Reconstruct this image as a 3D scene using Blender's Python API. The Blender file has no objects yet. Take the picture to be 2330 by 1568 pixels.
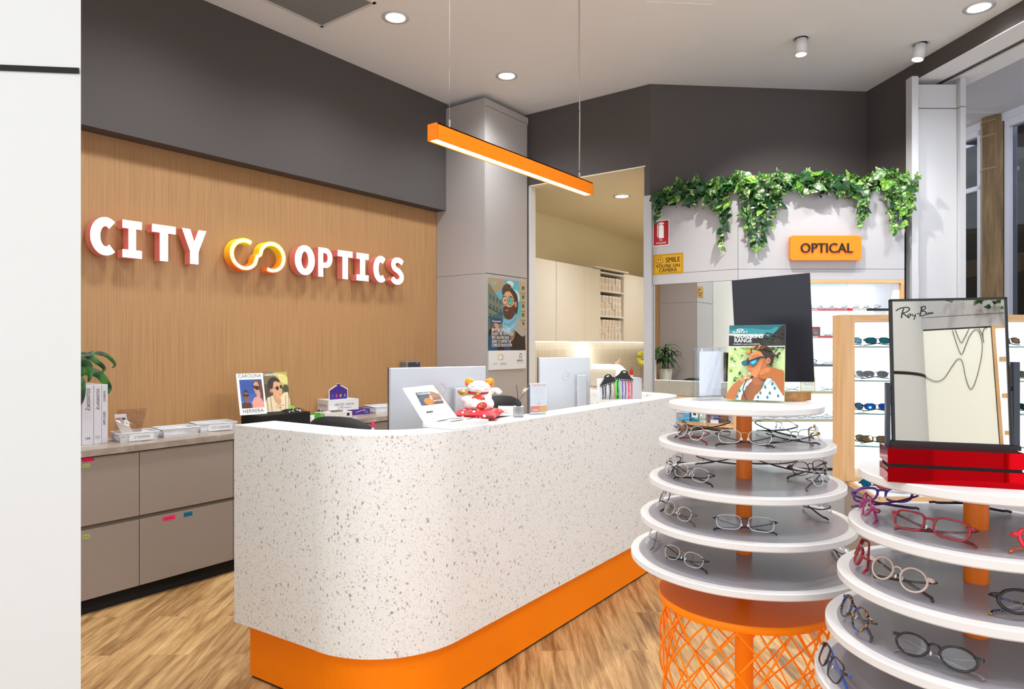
import bpy, bmesh, math, random
from mathutils import Vector, Matrix, Euler
from mathutils.geometry import tessellate_polygon

# ------------------------------------------------------------------ camera, world, light, exposure
scene = bpy.context.scene
COL = scene.collection
TH = math.atan(1130 / 1520)                 # camera yaw: room axis +Y lies 36.6 deg right of the view axis
CT, ST = math.cos(TH), math.sin(TH)
CAM_H = 1.45
cam_data = bpy.data.cameras.new('camera')
cam_data.sensor_width = 36
cam_data.lens = 36 * 1520 / 2330
cam_data.clip_start = 0.02
cam = bpy.data.objects.new('camera', cam_data)
cam.location = (0, 0, CAM_H)
cam.rotation_euler = (math.pi / 2, 0, TH)
COL.objects.link(cam)
scene.camera = cam
scene.view_settings.view_transform = 'Standard'
scene.view_settings.look = 'None'
scene.view_settings.gamma = 1
scene.view_settings.use_curve_mapping = False
scene.view_settings.exposure = 0.13
world = bpy.data.worlds.new('world')
scene.world = world
world.use_nodes = True
world.node_tree.nodes['Background'].inputs[0].default_value = (0.86, 0.93, 1.0, 1)
world.node_tree.nodes['Background'].inputs[1].default_value = 2.3

def lamp(kind, name, loc, energy, color=(1, 1, 1), aim=None, **kw):
    d = bpy.data.lights.new(name, kind)
    d.energy = energy
    d.color = color
    for k, v in kw.items():
        setattr(d, k, v)
    o = bpy.data.objects.new(name, d)
    o.location = loc
    if aim is not None:
        o.rotation_euler = (Vector(aim) - Vector(loc)).to_track_quat('-Z', 'Y').to_euler()
    COL.objects.link(o)
    return o

WARM = (0.90, 0.96, 1.0)
MALL_FILL = (0.93, 0.96, 1.0)
# visible recessed downlights, then unseen ones added as fill (a lamp behind every fitting)
DOWNLIGHTS = [(-3.426, 3.249), (-3.414, 4.518), (-0.16, 5.504), (-3.42, 1.98), (-3.42, 0.6),
              (-1.25, 1.2), (-1.25, 2.9), (0.55, 0.6), (0.6, 2.6), (-1.2, -0.8), (1.6, 1.2), (0.95, 0.1)]  # last one added to brighten the panel seen in the tilting mirror
for (x, y) in DOWNLIGHTS:
    lamp('SPOT', 'downlight_lamp', (x, y, 3.70), 122, WARM, aim=(x, y, 0), spot_size=math.radians(150),
         spot_blend=1.0, shadow_soft_size=0.16)
# adjustable ceiling spots aimed at the optical wall
SPOTS = [(-1.237, 5.267), (-0.533, 5.898)]
lamp('SPOT', 'spotlight_lamp', (-1.21, 4.45, 3.66), 150, (1, 0.97, 0.93), aim=(-1.25, 5.75, 2.25), spot_size=math.radians(74), spot_blend=0.6, shadow_soft_size=0.018)
lamp('SPOT', 'spotlight_lamp', (-0.6, 4.95, 3.66), 38, (1, 0.97, 0.93), aim=(-0.95, 6.0, 2.3), spot_size=math.radians(60), spot_blend=0.7, shadow_soft_size=0.018)
# back room downlight, under-cupboard strip, unseen area lamps added to brighten the mall
lamp('SPOT', 'downlight_lamp', (-3.28, 6.36, 3.0), 100, (1, 0.96, 0.90), aim=(-3.28, 6.36, 0), spot_size=math.radians(150), spot_blend=1, shadow_soft_size=0.08)
lamp('SPOT', 'downlight_lamp', (-3.28, 8.4, 3.0), 100, (1, 0.96, 0.90), aim=(-3.28, 8.4, 0), spot_size=math.radians(150), spot_blend=1, shadow_soft_size=0.08)
lamp('AREA', 'mall_fill_lamp', (1.5, 8.4, 3.9), 260, MALL_FILL, aim=(1.5, 8.4, 0), shape='RECTANGLE', size=1.6, size_y=1.6)
lamp('AREA', 'mall_fill_lamp', (5.0, 8.0, 3.88), 650, MALL_FILL, aim=(5.0, 8.0, 0), shape='RECTANGLE', size=5, size_y=3)

# ------------------------------------------------------------------ materials
def lin(c):
    o = []
    for v in c:
        v /= 255.0
        o.append(v / 12.92 if v <= 0.04045 else ((v + 0.055) / 1.055) ** 2.4)
    return (*o, 1.0)

MATS = {}
def mat(name, rgb, rough=0.5, metal=0.0, spec=0.5, emit=None, estr=0.0, trans=0.0, ior=1.45, coat=0.0, bump=0.0, bscale=80.0, var=0.0, vscale=3.0):
    if name in MATS:
        return MATS[name]
    m = bpy.data.materials.new(name)
    m.use_nodes = True
    nt = m.node_tree
    b = nt.nodes['Principled BSDF']
    b.inputs['Base Color'].default_value = lin(rgb)
    b.inputs['Roughness'].default_value = rough
    b.inputs['Metallic'].default_value = metal
    b.inputs['Specular IOR Level'].default_value = spec
    b.inputs['IOR'].default_value = ior
    b.inputs['Transmission Weight'].default_value = trans
    b.inputs['Coat Weight'].default_value = coat
    if emit is not None:
        b.inputs['Emission Color'].default_value = lin(emit)
        b.inputs['Emission Strength'].default_value = estr
    if bump or var:
        tc = nt.nodes.new('ShaderNodeTexCoord')
        nz = nt.nodes.new('ShaderNodeTexNoise')
        nt.links.new(tc.outputs['Object'], nz.inputs['Vector'])
        nz.inputs['Scale'].default_value = bscale if bump else vscale
        nz.inputs['Detail'].default_value = 3
        if bump:
            bp = nt.nodes.new('ShaderNodeBump')
            bp.inputs['Strength'].default_value = bump
            bp.inputs['Distance'].default_value = 0.002
            nt.links.new(nz.outputs['Fac'], bp.inputs['Height'])
            nt.links.new(bp.outputs['Normal'], b.inputs['Normal'])
        if var:
            mx = nt.nodes.new('ShaderNodeMixRGB')
            mx.inputs[1].default_value = lin([max(0, c * (1 - var)) for c in rgb])
            mx.inputs[2].default_value = lin([min(255, c * (1 + var)) for c in rgb])
            nt.links.new(nz.outputs['Fac'], mx.inputs[0])
            nt.links.new(mx.outputs[0], b.inputs['Base Color'])
    MATS[name] = m
    return m

def nodes_mat(name, rough=0.5):
    m = bpy.data.materials.new(name)
    m.use_nodes = True
    nt = m.node_tree
    b = nt.nodes['Principled BSDF']
    b.inputs['Roughness'].default_value = rough
    tc = nt.nodes.new('ShaderNodeTexCoord')
    MATS[name] = m
    return m, nt, b, tc

def N(nt, kind, **kw):
    n = nt.nodes.new(kind)
    for k, v in kw.items():
        if k.startswith('i_'):
            n.inputs[k[2:].replace('_', ' ')].default_value = v
        else:
            setattr(n, k, v)
    return n

def ramp(nt, src, stops, interp='LINEAR'):
    r = nt.nodes.new('ShaderNodeValToRGB')
    r.color_ramp.interpolation = interp
    e = r.color_ramp.elements
    while len(e) < len(stops):
        e.new(0.5)
    for el, (p, c) in zip(e, stops):
        el.position = p
        el.color = c if len(c) == 4 else lin(c)
    nt.links.new(src, r.inputs[0])
    return r

def wood(name, c1, c2, c3, scale=(60, 60, 1.6), rough=0.5, rot=(0, 0, 0)):
    m, nt, b, tc = nodes_mat(name, rough)
    mp = N(nt, 'ShaderNodeMapping')
    mp.inputs['Scale'].default_value = scale
    mp.inputs['Rotation'].default_value = rot
    nt.links.new(tc.outputs['Object'], mp.inputs['Vector'])
    n1 = N(nt, 'ShaderNodeTexNoise', i_Scale=1.0, i_Detail=6.0, i_Roughness=0.65)
    nt.links.new(mp.outputs[0], n1.inputs['Vector'])
    r = ramp(nt, n1.outputs['Fac'], [(0.28, c1), (0.5, c2), (0.72, c3)])
    nt.links.new(r.outputs[0], b.inputs['Base Color'])
    return m

WOAK = wood('oak_veneer', (160, 116, 74), (178, 134, 88), (190, 147, 100), (115, 115, 1.8))
OAKX = wood('oak_edge', (196, 152, 104), (214, 172, 122), (226, 187, 140), (3, 60, 60))
OAKZ = wood('oak_post', (196, 150, 102), (214, 172, 122), (226, 187, 140), (60, 60, 2))
OAKD = wood('dark_oak', (120, 82, 40), (158, 112, 58), (186, 138, 80), (4, 60, 60))
TIMB = wood('rustic_timber', (92, 72, 48), (128, 102, 68), (158, 134, 98), (22, 22, 1.8), 0.6)

def floor_mat():
    m, nt, b, tc = nodes_mat('plank_floor', 0.42)
    mp = N(nt, 'ShaderNodeMapping')
    mp.inputs['Rotation'].default_value = (0, 0, -math.atan2(0.789, -0.615))
    nt.links.new(tc.outputs['Object'], mp.inputs['Vector'])
    br = N(nt, 'ShaderNodeTexBrick')
    br.offset = 0.37
    br.inputs['Scale'].default_value = 1.0
    br.inputs['Brick Width'].default_value = 1.2
    br.inputs['Row Height'].default_value = 0.18
    br.inputs['Mortar Size'].default_value = 0.0012
    br.inputs['Color1'].default_value = (0, 0, 0, 1)
    br.inputs['Color2'].default_value = (1, 1, 1, 1)
    br.inputs['Mortar'].default_value = (0.35, 0.35, 0.35, 1)
    nt.links.new(mp.outputs[0], br.inputs['Vector'])
    # offset each plank's grain by its own random tone
    sep = N(nt, 'ShaderNodeVectorMath', operation='MULTIPLY_ADD')
    sep.inputs[1].default_value = (1.5, 15, 1)
    nt.links.new(mp.outputs[0], sep.inputs[0])
    sc = N(nt, 'ShaderNodeVectorMath', operation='SCALE')
    sc.inputs['Scale'].default_value = 17.0
    nt.links.new(br.outputs['Color'], sc.inputs[0])
    nt.links.new(sc.outputs[0], sep.inputs[2])
    n1 = N(nt, 'ShaderNodeTexNoise', i_Scale=1.3, i_Detail=7.0, i_Roughness=0.62, i_Distortion=0.6)
    nt.links.new(sep.outputs[0], n1.inputs['Vector'])
    r = ramp(nt, n1.outputs['Fac'], [(0.30, (116, 82, 48)), (0.43, (166, 124, 76)), (0.56, (202, 160, 106)), (0.75, (222, 184, 132))])
    sep2 = N(nt, 'ShaderNodeVectorMath', operation='MULTIPLY')
    sep2.inputs[1].default_value = (7, 190, 1)
    nt.links.new(mp.outputs[0], sep2.inputs[0])
    n2 = N(nt, 'ShaderNodeTexNoise', i_Scale=1.0, i_Detail=4.0)
    nt.links.new(sep2.outputs[0], n2.inputs['Vector'])
    mx = N(nt, 'ShaderNodeMixRGB', blend_type='MULTIPLY')
    mx.inputs[0].default_value = 0.5
    nt.links.new(r.outputs[0], mx.inputs[1])
    r2 = ramp(nt, n2.outputs['Fac'], [(0.3, (150, 140, 130)), (0.6, (255, 255, 255))])
    nt.links.new(r2.outputs[0], mx.inputs[2])
    mx2 = N(nt, 'ShaderNodeMixRGB', blend_type='MULTIPLY')
    mx2.inputs[0].default_value = 0.14
    nt.links.new(mx.outputs[0], mx2.inputs[1])
    nt.links.new(br.outputs['Color'], mx2.inputs[2])
    nt.links.new(mx2.outputs[0], b.inputs['Base Color'])
    return m
FLOOR = floor_mat()

def terrazzo(name, base, chip, fleck, s1=44.0):
    m, nt, b, tc = nodes_mat(name, 0.35)
    ns = N(nt, 'ShaderNodeTexNoise', i_Scale=38.0, i_Detail=2.0)
    nt.links.new(tc.outputs['Object'], ns.inputs['Vector'])
    ad = N(nt, 'ShaderNodeMixRGB', blend_type='ADD')
    ad.inputs[0].default_value = 0.022
    nt.links.new(tc.outputs['Object'], ad.inputs[1])
    nt.links.new(ns.outputs['Color'], ad.inputs[2])
    col = None
    prev = None
    for (sc, th, keep, c, asp) in ((310.0, 0.27, 0.75, fleck, (1, 1, 0.6)), (s1 * 2.0, 0.20, 0.42, chip, (1, 1, 0.55)), (s1, 0.19, 0.42, chip, (1, 1, 0.62))):
        mp = N(nt, 'ShaderNodeMapping')
        mp.inputs['Scale'].default_value = asp
        mp.inputs['Rotation'].default_value = (0.5, 0.9, 0.3 * sc)
        nt.links.new(ad.outputs[0], mp.inputs['Vector'])
        v = N(nt, 'ShaderNodeTexVoronoi', i_Scale=sc)
        nt.links.new(mp.outputs[0], v.inputs['Vector'])
        sx = N(nt, 'ShaderNodeSeparateColor')
        nt.links.new(v.outputs['Color'], sx.inputs[0])
        a = N(nt, 'ShaderNodeMath', operation='LESS_THAN')
        # chip radius depends on the cell's random value
        mr = N(nt, 'ShaderNodeMath', operation='MULTIPLY')
        mr.inputs[1].default_value = th * 2
        nt.links.new(sx.outputs[1], mr.inputs[0])
        nt.links.new(v.outputs['Distance'], a.inputs[0])
        nt.links.new(mr.outputs[0], a.inputs[1])
        k = N(nt, 'ShaderNodeMath', operation='LESS_THAN')
        nt.links.new(sx.outputs[0], k.inputs[0])
        k.inputs[1].default_value = keep
        mu = N(nt, 'ShaderNodeMath', operation='MULTIPLY')
        nt.links.new(a.outputs[0], mu.inputs[0])
        nt.links.new(k.outputs[0], mu.inputs[1])
        mx = N(nt, 'ShaderNodeMixRGB')
        nt.links.new(mu.outputs[0], mx.inputs[0])
        if prev is None:
            mx.inputs[1].default_value = lin(base)
        else:
            nt.links.new(prev, mx.inputs[1])
        # chips vary a little in tone
        cv = N(nt, 'ShaderNodeMixRGB')
        nt.links.new(sx.outputs[2], cv.inputs[0])
        cv.inputs[1].default_value = lin(c)
        cv.inputs[2].default_value = lin([min(225, q * 1.16) for q in c])
        nt.links.new(cv.outputs[0], mx.inputs[2])
        prev = mx.outputs[0]
    nt.links.new(prev, b.inputs['Base Color'])
    return m
TERR = terrazzo('terrazzo', (233, 233, 231), (160, 153, 143), (190, 186, 179), 74.0)

def stone_mat():
    m, nt, b, tc = nodes_mat('taupe_stone', 0.3)
    n1 = N(nt, 'ShaderNodeTexNoise', i_Scale=5.0, i_Detail=8.0, i_Distortion=1.5)
    nt.links.new(tc.outputs['Object'], n1.inputs['Vector'])
    r = ramp(nt, n1.outputs['Fac'], [(0.3, (140, 126, 114)), (0.56, (166, 152, 140)), (0.62, (204, 194, 182)), (0.66, (164, 150, 138))])
    nt.links.new(r.outputs[0], b.inputs['Base Color'])
    return m
STONE = stone_mat()

def foliage(name, c1, c2, c3, sc=60):
    m, nt, b, tc = nodes_mat(name, 0.35)
    n1 = N(nt, 'ShaderNodeTexNoise', i_Scale=float(sc), i_Detail=3.0)
    nt.links.new(tc.outputs['Object'], n1.inputs['Vector'])
    r = ramp(nt, n1.outputs['Fac'], [(0.38, c1), (0.52, c2), (0.66, c3)])
    nt.links.new(r.outputs[0], b.inputs['Base Color'])
    return m
LEAF_A = foliage('ivy_leaf_dark', (8, 38, 14), (16, 62, 20), (30, 88, 30))
LEAF_B = foliage('ivy_leaf_variegated', (24, 70, 22), (48, 98, 36), (176, 190, 120), 55)
LEAF_C = foliage('ivy_leaf_lime', (66, 124, 30), (96, 152, 44), (170, 196, 96))
LEAF_P = foliage('plant_leaf', (12, 42, 14), (26, 74, 24), (58, 118, 40), 18)

def tile_mat():
    m, nt, b, tc = nodes_mat('stacked_tiles', 0.5)
    mp = N(nt, 'ShaderNodeMapping')
    mp.inputs['Rotation'].default_value = (0, math.pi / 2, 0)
    mp.inputs['Rotation'].default_value = (math.pi / 2, 0, math.pi / 2)
    cb = N(nt, 'ShaderNodeSeparateXYZ')
    nt.links.new(tc.outputs['Object'], cb.inputs[0])
    cm = N(nt, 'ShaderNodeCombineXYZ')
    nt.links.new(cb.outputs['Y'], cm.inputs['X'])
    nt.links.new(cb.outputs['Z'], cm.inputs['Y'])
    br = N(nt, 'ShaderNodeTexBrick')
    br.offset = 0.0
    br.inputs['Scale'].default_value = 1.0
    br.inputs['Brick Width'].default_value = 0.075
    br.inputs['Row Height'].default_value = 0.2
    br.inputs['Mortar Size'].default_value = 0.0022
    br.inputs['Color1'].default_value = lin((208, 200, 182))
    br.inputs['Color2'].default_value = lin((214, 207, 190))
    br.inputs['Mortar'].default_value = lin((240, 236, 226))
    nt.links.new(cm.outputs[0], br.inputs['Vector'])
    nt.links.new(br.outputs['Color'], b.inputs['Base Color'])
    return m
TILES = tile_mat()

def glassy(name, tint=(255, 255, 255), fac=0.1, rough=0.02):
    """thin clear pane: mostly see-through with a little mirror reflection"""
    m = bpy.data.materials.new(name)
    m.use_nodes = True
    nt = m.node_tree
    nt.nodes.remove(nt.nodes['Principled BSDF'])
    out = nt.nodes['Material Output']
    t = N(nt, 'ShaderNodeBsdfTransparent')
    t.inputs[0].default_value = lin(tint)
    g = N(nt, 'ShaderNodeBsdfGlossy')
    g.inputs['Roughness'].default_value = rough
    mx = N(nt, 'ShaderNodeMixShader')
    lw = N(nt, 'ShaderNodeLayerWeight', i_Blend=0.5)
    pw = N(nt, 'ShaderNodeMath', operation='POWER')
    pw.inputs[1].default_value = 4.0
    nt.links.new(lw.outputs['Facing'], pw.inputs[0])
    ad = N(nt, 'ShaderNodeMath', operation='MULTIPLY_ADD')
    ad.inputs[1].default_value = 0.7
    ad.inputs[2].default_value = fac
    nt.links.new(pw.outputs[0], ad.inputs[0])
    nt.links.new(ad.outputs[0], mx.inputs[0])
    nt.links.new(t.outputs[0], mx.inputs[1])
    nt.links.new(g.outputs[0], mx.inputs[2])
    nt.links.new(mx.outputs[0], out.inputs[0])
    MATS[name] = m
    return m
PANE = glassy('clear_glass', (245, 252, 250), 0.05)
LENS = glassy('clear_lens', (240, 242, 242), 0.06)
ACRY = glassy('clear_acrylic', (246, 248, 250), 0.05)
BAG = glassy('plastic_bag', (238, 232, 226), 0.08, 0.15)
SHOPGL = glassy('shopfront_glass', (176, 180, 186), 0.03)

WHITE = mat('white_paint', (202, 202, 200), 0.55, bump=0.05)
CEIL = mat('ceiling_paint', (248, 251, 255), 0.8)
DARKW = mat('charcoal_paint', (84, 78, 76), 0.75, bump=0.05)
GREYC = mat('warm_grey_laminate', (178, 171, 169), 0.38)
TAUPE = mat('taupe_laminate', (148, 135, 126), 0.45)
LGREY = mat('light_grey_laminate', (182, 181, 184), 0.45)
MGREY = mat('seam_dark', (60, 54, 50), 0.6)
BLACK = mat('black_plastic', (22, 21, 22), 0.45)
BLACKM = mat('black_matt', (16, 14, 13), 0.8)
ORANGE = mat('orange_lacquer', (255, 134, 0), 0.5, spec=0.25)
ORANGE2 = mat('orange_powdercoat', (244, 120, 8), 0.45)
CORAL = mat('coral_return', (206, 116, 104), 0.5, emit=(220, 110, 95), estr=0.18)
CREAM = mat('cream_paint', (238, 228, 200), 0.7)
CREAMC = mat('cream_cupboard', (226, 222, 213), 0.5)
WHITEM = mat('white_metal', (222, 222, 224), 0.4)
WPLAS = mat('white_plastic', (222, 222, 226), 0.4)
WPAPER = mat('white_paper', (236, 236, 236), 0.7)
SILVER = mat('silver_plastic', (196, 200, 206), 0.38, metal=0.2)
CHROME = mat('chrome', (200, 200, 204), 0.2, metal=1.0)
MIRROR = mat('mirror_glass', (238, 240, 236), 0.01, metal=1.0)
GLOWW = mat('lit_white_face', (255, 255, 255), 0.5, emit=(255, 255, 255), estr=2.2)
LAMPW = mat('lamp_glow', (255, 255, 255), 0.5, emit=(255, 246, 232), estr=9.0)
LEDW = mat('led_glow', (255, 255, 255), 0.5, emit=(255, 250, 244), estr=6.0)
LITBACK = mat('lit_display_back', (250, 250, 255), 0.6, emit=(248, 249, 255), estr=0.9)
LITSIDE = mat('display_white', (236, 236, 242), 0.6)
INLAY = mat('grey_disc_inlay', (154, 150, 156), 0.24)
DISCW = mat('pale_disc_laminate', (216, 211, 208), 0.32)
GOLD = mat('gold_metal', (214, 170, 90), 0.25, metal=1.0)
GLASSEDGE = mat('glass_edge_green', (70, 130, 125), 0.2)
REDM = mat('red_mirror_acrylic', (176, 2, 16), 0.03, metal=0.92)
DOORW = mat('door_white', (196, 196, 199), 0.5)
MALLC = mat('mall_ceiling', (202, 202, 212), 0.8)
MALLF = mat('mall_frame_white', (214, 214, 228), 0.5)
DARKIN = mat('dark_interior', (40, 40, 42), 0.8, var=0.3)

def col(rgb, rough=0.5, **kw):
    return mat('c_%d_%d_%d_%d' % (rgb[0], rgb[1], rgb[2], int(rough * 100)), rgb, rough, **kw)

# ------------------------------------------------------------------ mesh building
class M:
    def __init__(s):
        s.v, s.f, s.mi, s.mats, s.sm = [], [], [], [], []
    def _m(s, m):
        if m not in s.mats:
            s.mats.append(m)
        return s.mats.index(m)
    def add(s, vs, fs, m, X=None, smooth=False):
        o = len(s.v)
        s.v += [tuple(X @ Vector(p)) if X is not None else tuple(p) for p in vs]
        s.f += [tuple(i + o for i in f) for f in fs]
        k = s._m(m)
        s.mi += [k] * len(fs)
        s.sm += [smooth] * len(fs)
        return s
    def box(s, a, b, m, X=None, bev=0.0):
        x0, y0, z0 = [min(p, q) for p, q in zip(a, b)]
        x1, y1, z1 = [max(p, q) for p, q in zip(a, b)]
        if bev <= 0:
            vs = [(x0, y0, z0), (x1, y0, z0), (x1, y1, z0), (x0, y1, z0), (x0, y0, z1), (x1, y0, z1), (x1, y1, z1), (x0, y1, z1)]
            return s.add(vs, [(0, 3, 2, 1), (4, 5, 6, 7), (0, 1, 5, 4), (1, 2, 6, 5), (2, 3, 7, 6), (3, 0, 4, 7)], m, X)
        bm = bmesh.new()
        bmesh.ops.create_cube(bm, size=1)
        for v in bm.verts:
            v.co = Vector(((x0 + x1) / 2 + v.co.x * (x1 - x0), (y0 + y1) / 2 + v.co.y * (y1 - y0), (z0 + z1) / 2 + v.co.z * (z1 - z0)))
        bmesh.ops.bevel(bm, geom=bm.edges[:], offset=bev, segments=2, affect='EDGES', profile=0.5)
        return s.bm(bm, m, X)
    def bm(s, bm, m, X=None, smooth=False):
        bm.verts.index_update()
        s.add([v.co.copy() for v in bm.verts], [tuple(v.index for v in f.verts) for f in bm.faces], m, X, smooth)
        bm.free()
        return s
    def prism(s, poly, z0, z1, m, X=None, smooth=False, caps=True):
        n = len(poly)
        area = sum(poly[i][0] * poly[(i + 1) % n][1] - poly[(i + 1) % n][0] * poly[i][1] for i in range(n))
        if area < 0:
            poly = poly[::-1]
        vs = [(p[0], p[1], z0) for p in poly] + [(p[0], p[1], z1) for p in poly]
        s.add(vs, [(i, (i + 1) % n, n + (i + 1) % n, n + i) for i in range(n)], m, X, smooth)
        if caps:
            t = tessellate_polygon([[Vector((p[0], p[1], 0)) for p in poly]])
            tr = []
            for a, b_, c in t:
                ar = (poly[b_][0] - poly[a][0]) * (poly[c][1] - poly[a][1]) - (poly[c][0] - poly[a][0]) * (poly[b_][1] - poly[a][1])
                tr.append((a, b_, c) if ar > 0 else (a, c, b_))
            s.add(vs[:n], [(a, c, b_) for a, b_, c in tr], m, X)
            s.add(vs[n:], tr, m, X)
        return s
    def lathe(s, prof, m, seg=48, X=None, smooth=True):
        vs, fs = [], []
        k = len(prof)
        for i in range(seg):
            a = 2 * math.pi * i / seg
            for r, z in prof:
                vs.append((r * math.cos(a), r * math.sin(a), z))
        for i in range(seg):
            j = (i + 1) % seg
            for q in range(k - 1):
                fs.append((i * k + q, j * k + q, j * k + q + 1, i * k + q + 1))
        return s.add(vs, fs, m, X, smooth)
    def cyl(s, p, r, z0, z1, m, seg=32, X=None, r2=None):
        T = Matrix.Translation((p[0], p[1], 0))
        if X is not None:
            T = X @ T
        r2 = r if r2 is None else r2
        s.lathe([(r, z0), (r2, z1)], m, seg, T)
        return s.lathe([(0.0001, z0), (r, z0)], m, seg, T, False).lathe([(r2, z1), (0.0001, z1)], m, seg, T, False)
    def tube(s, pts, r, m, seg=8, X=None, closed=False, caps=True):
        pts = [Vector(p) for p in pts]
        n = len(pts)
        rr = r if isinstance(r, (list, tuple)) else [r] * n
        vs, fs = [], []
        up = None
        for i in range(n):
            if closed:
                t = pts[(i + 1) % n] - pts[i - 1]
            else:
                t = pts[min(i + 1, n - 1)] - pts[max(i - 1, 0)]
            t = t.normalized() if t.length > 1e-9 else Vector((0, 0, 1))
            if up is None:
                up = Vector((0, 0, 1)) if abs(t.z) < 0.9 else Vector((1, 0, 0))
            a = t.cross(up)
            if a.length < 1e-6:
                a = t.cross(Vector((0, 1, 0.3)))
            a.normalize()
            b = a.cross(t).normalized()
            up = b
            for k in range(seg):
                an = 2 * math.pi * k / seg
                vs.append(pts[i] + (a * math.cos(an) + b * math.sin(an)) * rr[i])
        for i in range(n if closed else n - 1):
            j = (i + 1) % n
            for k in range(seg):
                k2 = (k + 1) % seg
                fs.append((i * seg + k, i * seg + k2, j * seg + k2, j * seg + k))
        if not closed and caps:
            fs.append(tuple(range(seg))[::-1])
            fs.append(tuple((n - 1) * seg + k for k in range(seg)))
        return s.add(vs, fs, m, X, True)
    def ball(s, c, r, m, X=None, seg=16):
        if not isinstance(r, (list, tuple)):
            r = (r, r, r)
        T = Matrix.Translation(c) @ Matrix.Diagonal((*r, 1))
        if X is not None:
            T = X @ T
        pr = [(max(1e-4, math.cos(a)), math.sin(a)) for a in [(-math.pi / 2) + math.pi * i / (seg // 2) for i in range(seg // 2 + 1)]]
        return s.lathe(pr, m, seg, T)
    def quad(s, a, b, c, d, m, X=None):
        return s.add([a, b, c, d], [(0, 1, 2, 3)], m, X)
    def text(s, string, size, m, X=None, bold=0.0, sx=1.0, ext=0.0, align='CENTER', shear=0.0, spacing=1.0):
        cu = bpy.data.curves.new('t', 'FONT')
        cu.body = string
        cu.size = size
        cu.extrude = ext
        cu.align_x = align
        cu.shear = shear
        cu.space_character = spacing
        cu.resolution_u = 3
        o = bpy.data.objects.new('t', cu)
        COL.objects.link(o)
        dg = bpy.context.evaluated_depsgraph_get()
        me = o.evaluated_get(dg).to_mesh()
        vs = [(v.co.x * sx, v.co.y, v.co.z) for v in me.vertices]
        fs = [tuple(p.vertices) for p in me.polygons]
        o.evaluated_get(dg).to_mesh_clear()
        bpy.data.objects.remove(o)
        bpy.data.curves.remove(cu)
        if bold > 0:
            k_ = min(.022, bold / size * .6)
            for j, dx in enumerate((-k_, k_) if k_ < .014 else (-k_, -k_ / 2, k_ / 2, k_)):
                s.add([(v[0] + dx * size * sx, v[1], v[2] - (j + 1) * 1.5e-5) for v in vs], fs, m, X)
        return s.add(vs, fs, m, X)
    def build(s, name, parent=None, world=False):
        me = bpy.data.meshes.new(name)
        vs = s.v
        if parent is not None and world:
            inv = wm(parent).inverted()
            vs = [inv @ Vector(p) for p in vs]
        me.from_pydata(vs, [], s.f)
        for m in s.mats:
            me.materials.append(m)
        me.polygons.foreach_set('material_index', s.mi)
        me.polygons.foreach_set('use_smooth', s.sm)
        me.update()
        o = bpy.data.objects.new(name, me)
        COL.objects.link(o)
        if parent is not None:
            o.parent = parent
        return o

def wm(o):
    m = Matrix.LocRotScale(o.location, o.rotation_euler, o.scale)
    return wm(o.parent) @ m if o.parent else m

def tag(o, label=None, cat=None, group=None, kind=None):
    if label: o['label'] = label
    if cat: o['category'] = cat
    if group: o['group'] = group
    if kind: o['kind'] = kind
    return o

def thing(name, label, cat, loc=(0, 0, 0), rotz=0.0, group=None, rot=None):
    o = bpy.data.objects.new(name, None)
    o.empty_display_size = 0.05
    COL.objects.link(o)
    o.location = loc
    o.rotation_euler = rot if rot is not None else (0, 0, rotz)
    return tag(o, label, cat, group)

def struct(name, m, **kw):
    o = m.build(name)
    o['kind'] = 'structure'
    return o

def dup(root, loc=None, rotz=None, label=None, group=None):
    def cp(o, p):
        c = o.copy()
        COL.objects.link(c)
        if p is not None:
            c.parent = p
        for ch in list(o.children):
            cp(ch, c)
        return c
    r = cp(root, None)
    if loc is not None: r.location = loc
    if rotz is not None: r.rotation_euler = (r.rotation_euler.x, r.rotation_euler.y, rotz)
    if label: r['label'] = label
    if group: r['group'] = group
    return r

def smoothpts(P, k=6, closed=True):
    """Catmull-Rom through the points"""
    n = len(P)
    out = []
    rng = range(n) if closed else range(n - 1)
    for i in rng:
        p0, p1, p2, p3 = (P[(i + d) % n] if closed else P[min(max(i + d, 0), n - 1)] for d in (-1, 0, 1, 2))
        for j in range(k):
            t = j / k
            out.append(tuple(0.5 * (2 * b + (c - a) * t + (2 * a - 5 * b + 4 * c - d) * t * t + (3 * b - a - 3 * c + d) * t ** 3)
                             for a, b, c, d in zip(p0, p1, p2, p3)))
    if not closed:
        out.append(tuple(P[-1]))
    return out

def RD(x, d, z=0.0):
    """room point x metres right of and d metres ahead of the shop's diagonal axis (the display wall's own axes)"""
    return (CT * x - ST * d, ST * x + CT * d, z)

# local frame for a flat print: x right, z up, front faces -y
FRONT = Matrix(((1, 0, 0, 0), (0, 0, -1, 0), (0, 1, 0, 0), (0, 0, 0, 1)))      # text xy -> xz, +z -> -y
def onface(x, y, off):
    return Matrix.Translation((x, -off, y)) @ FRONT

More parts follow.
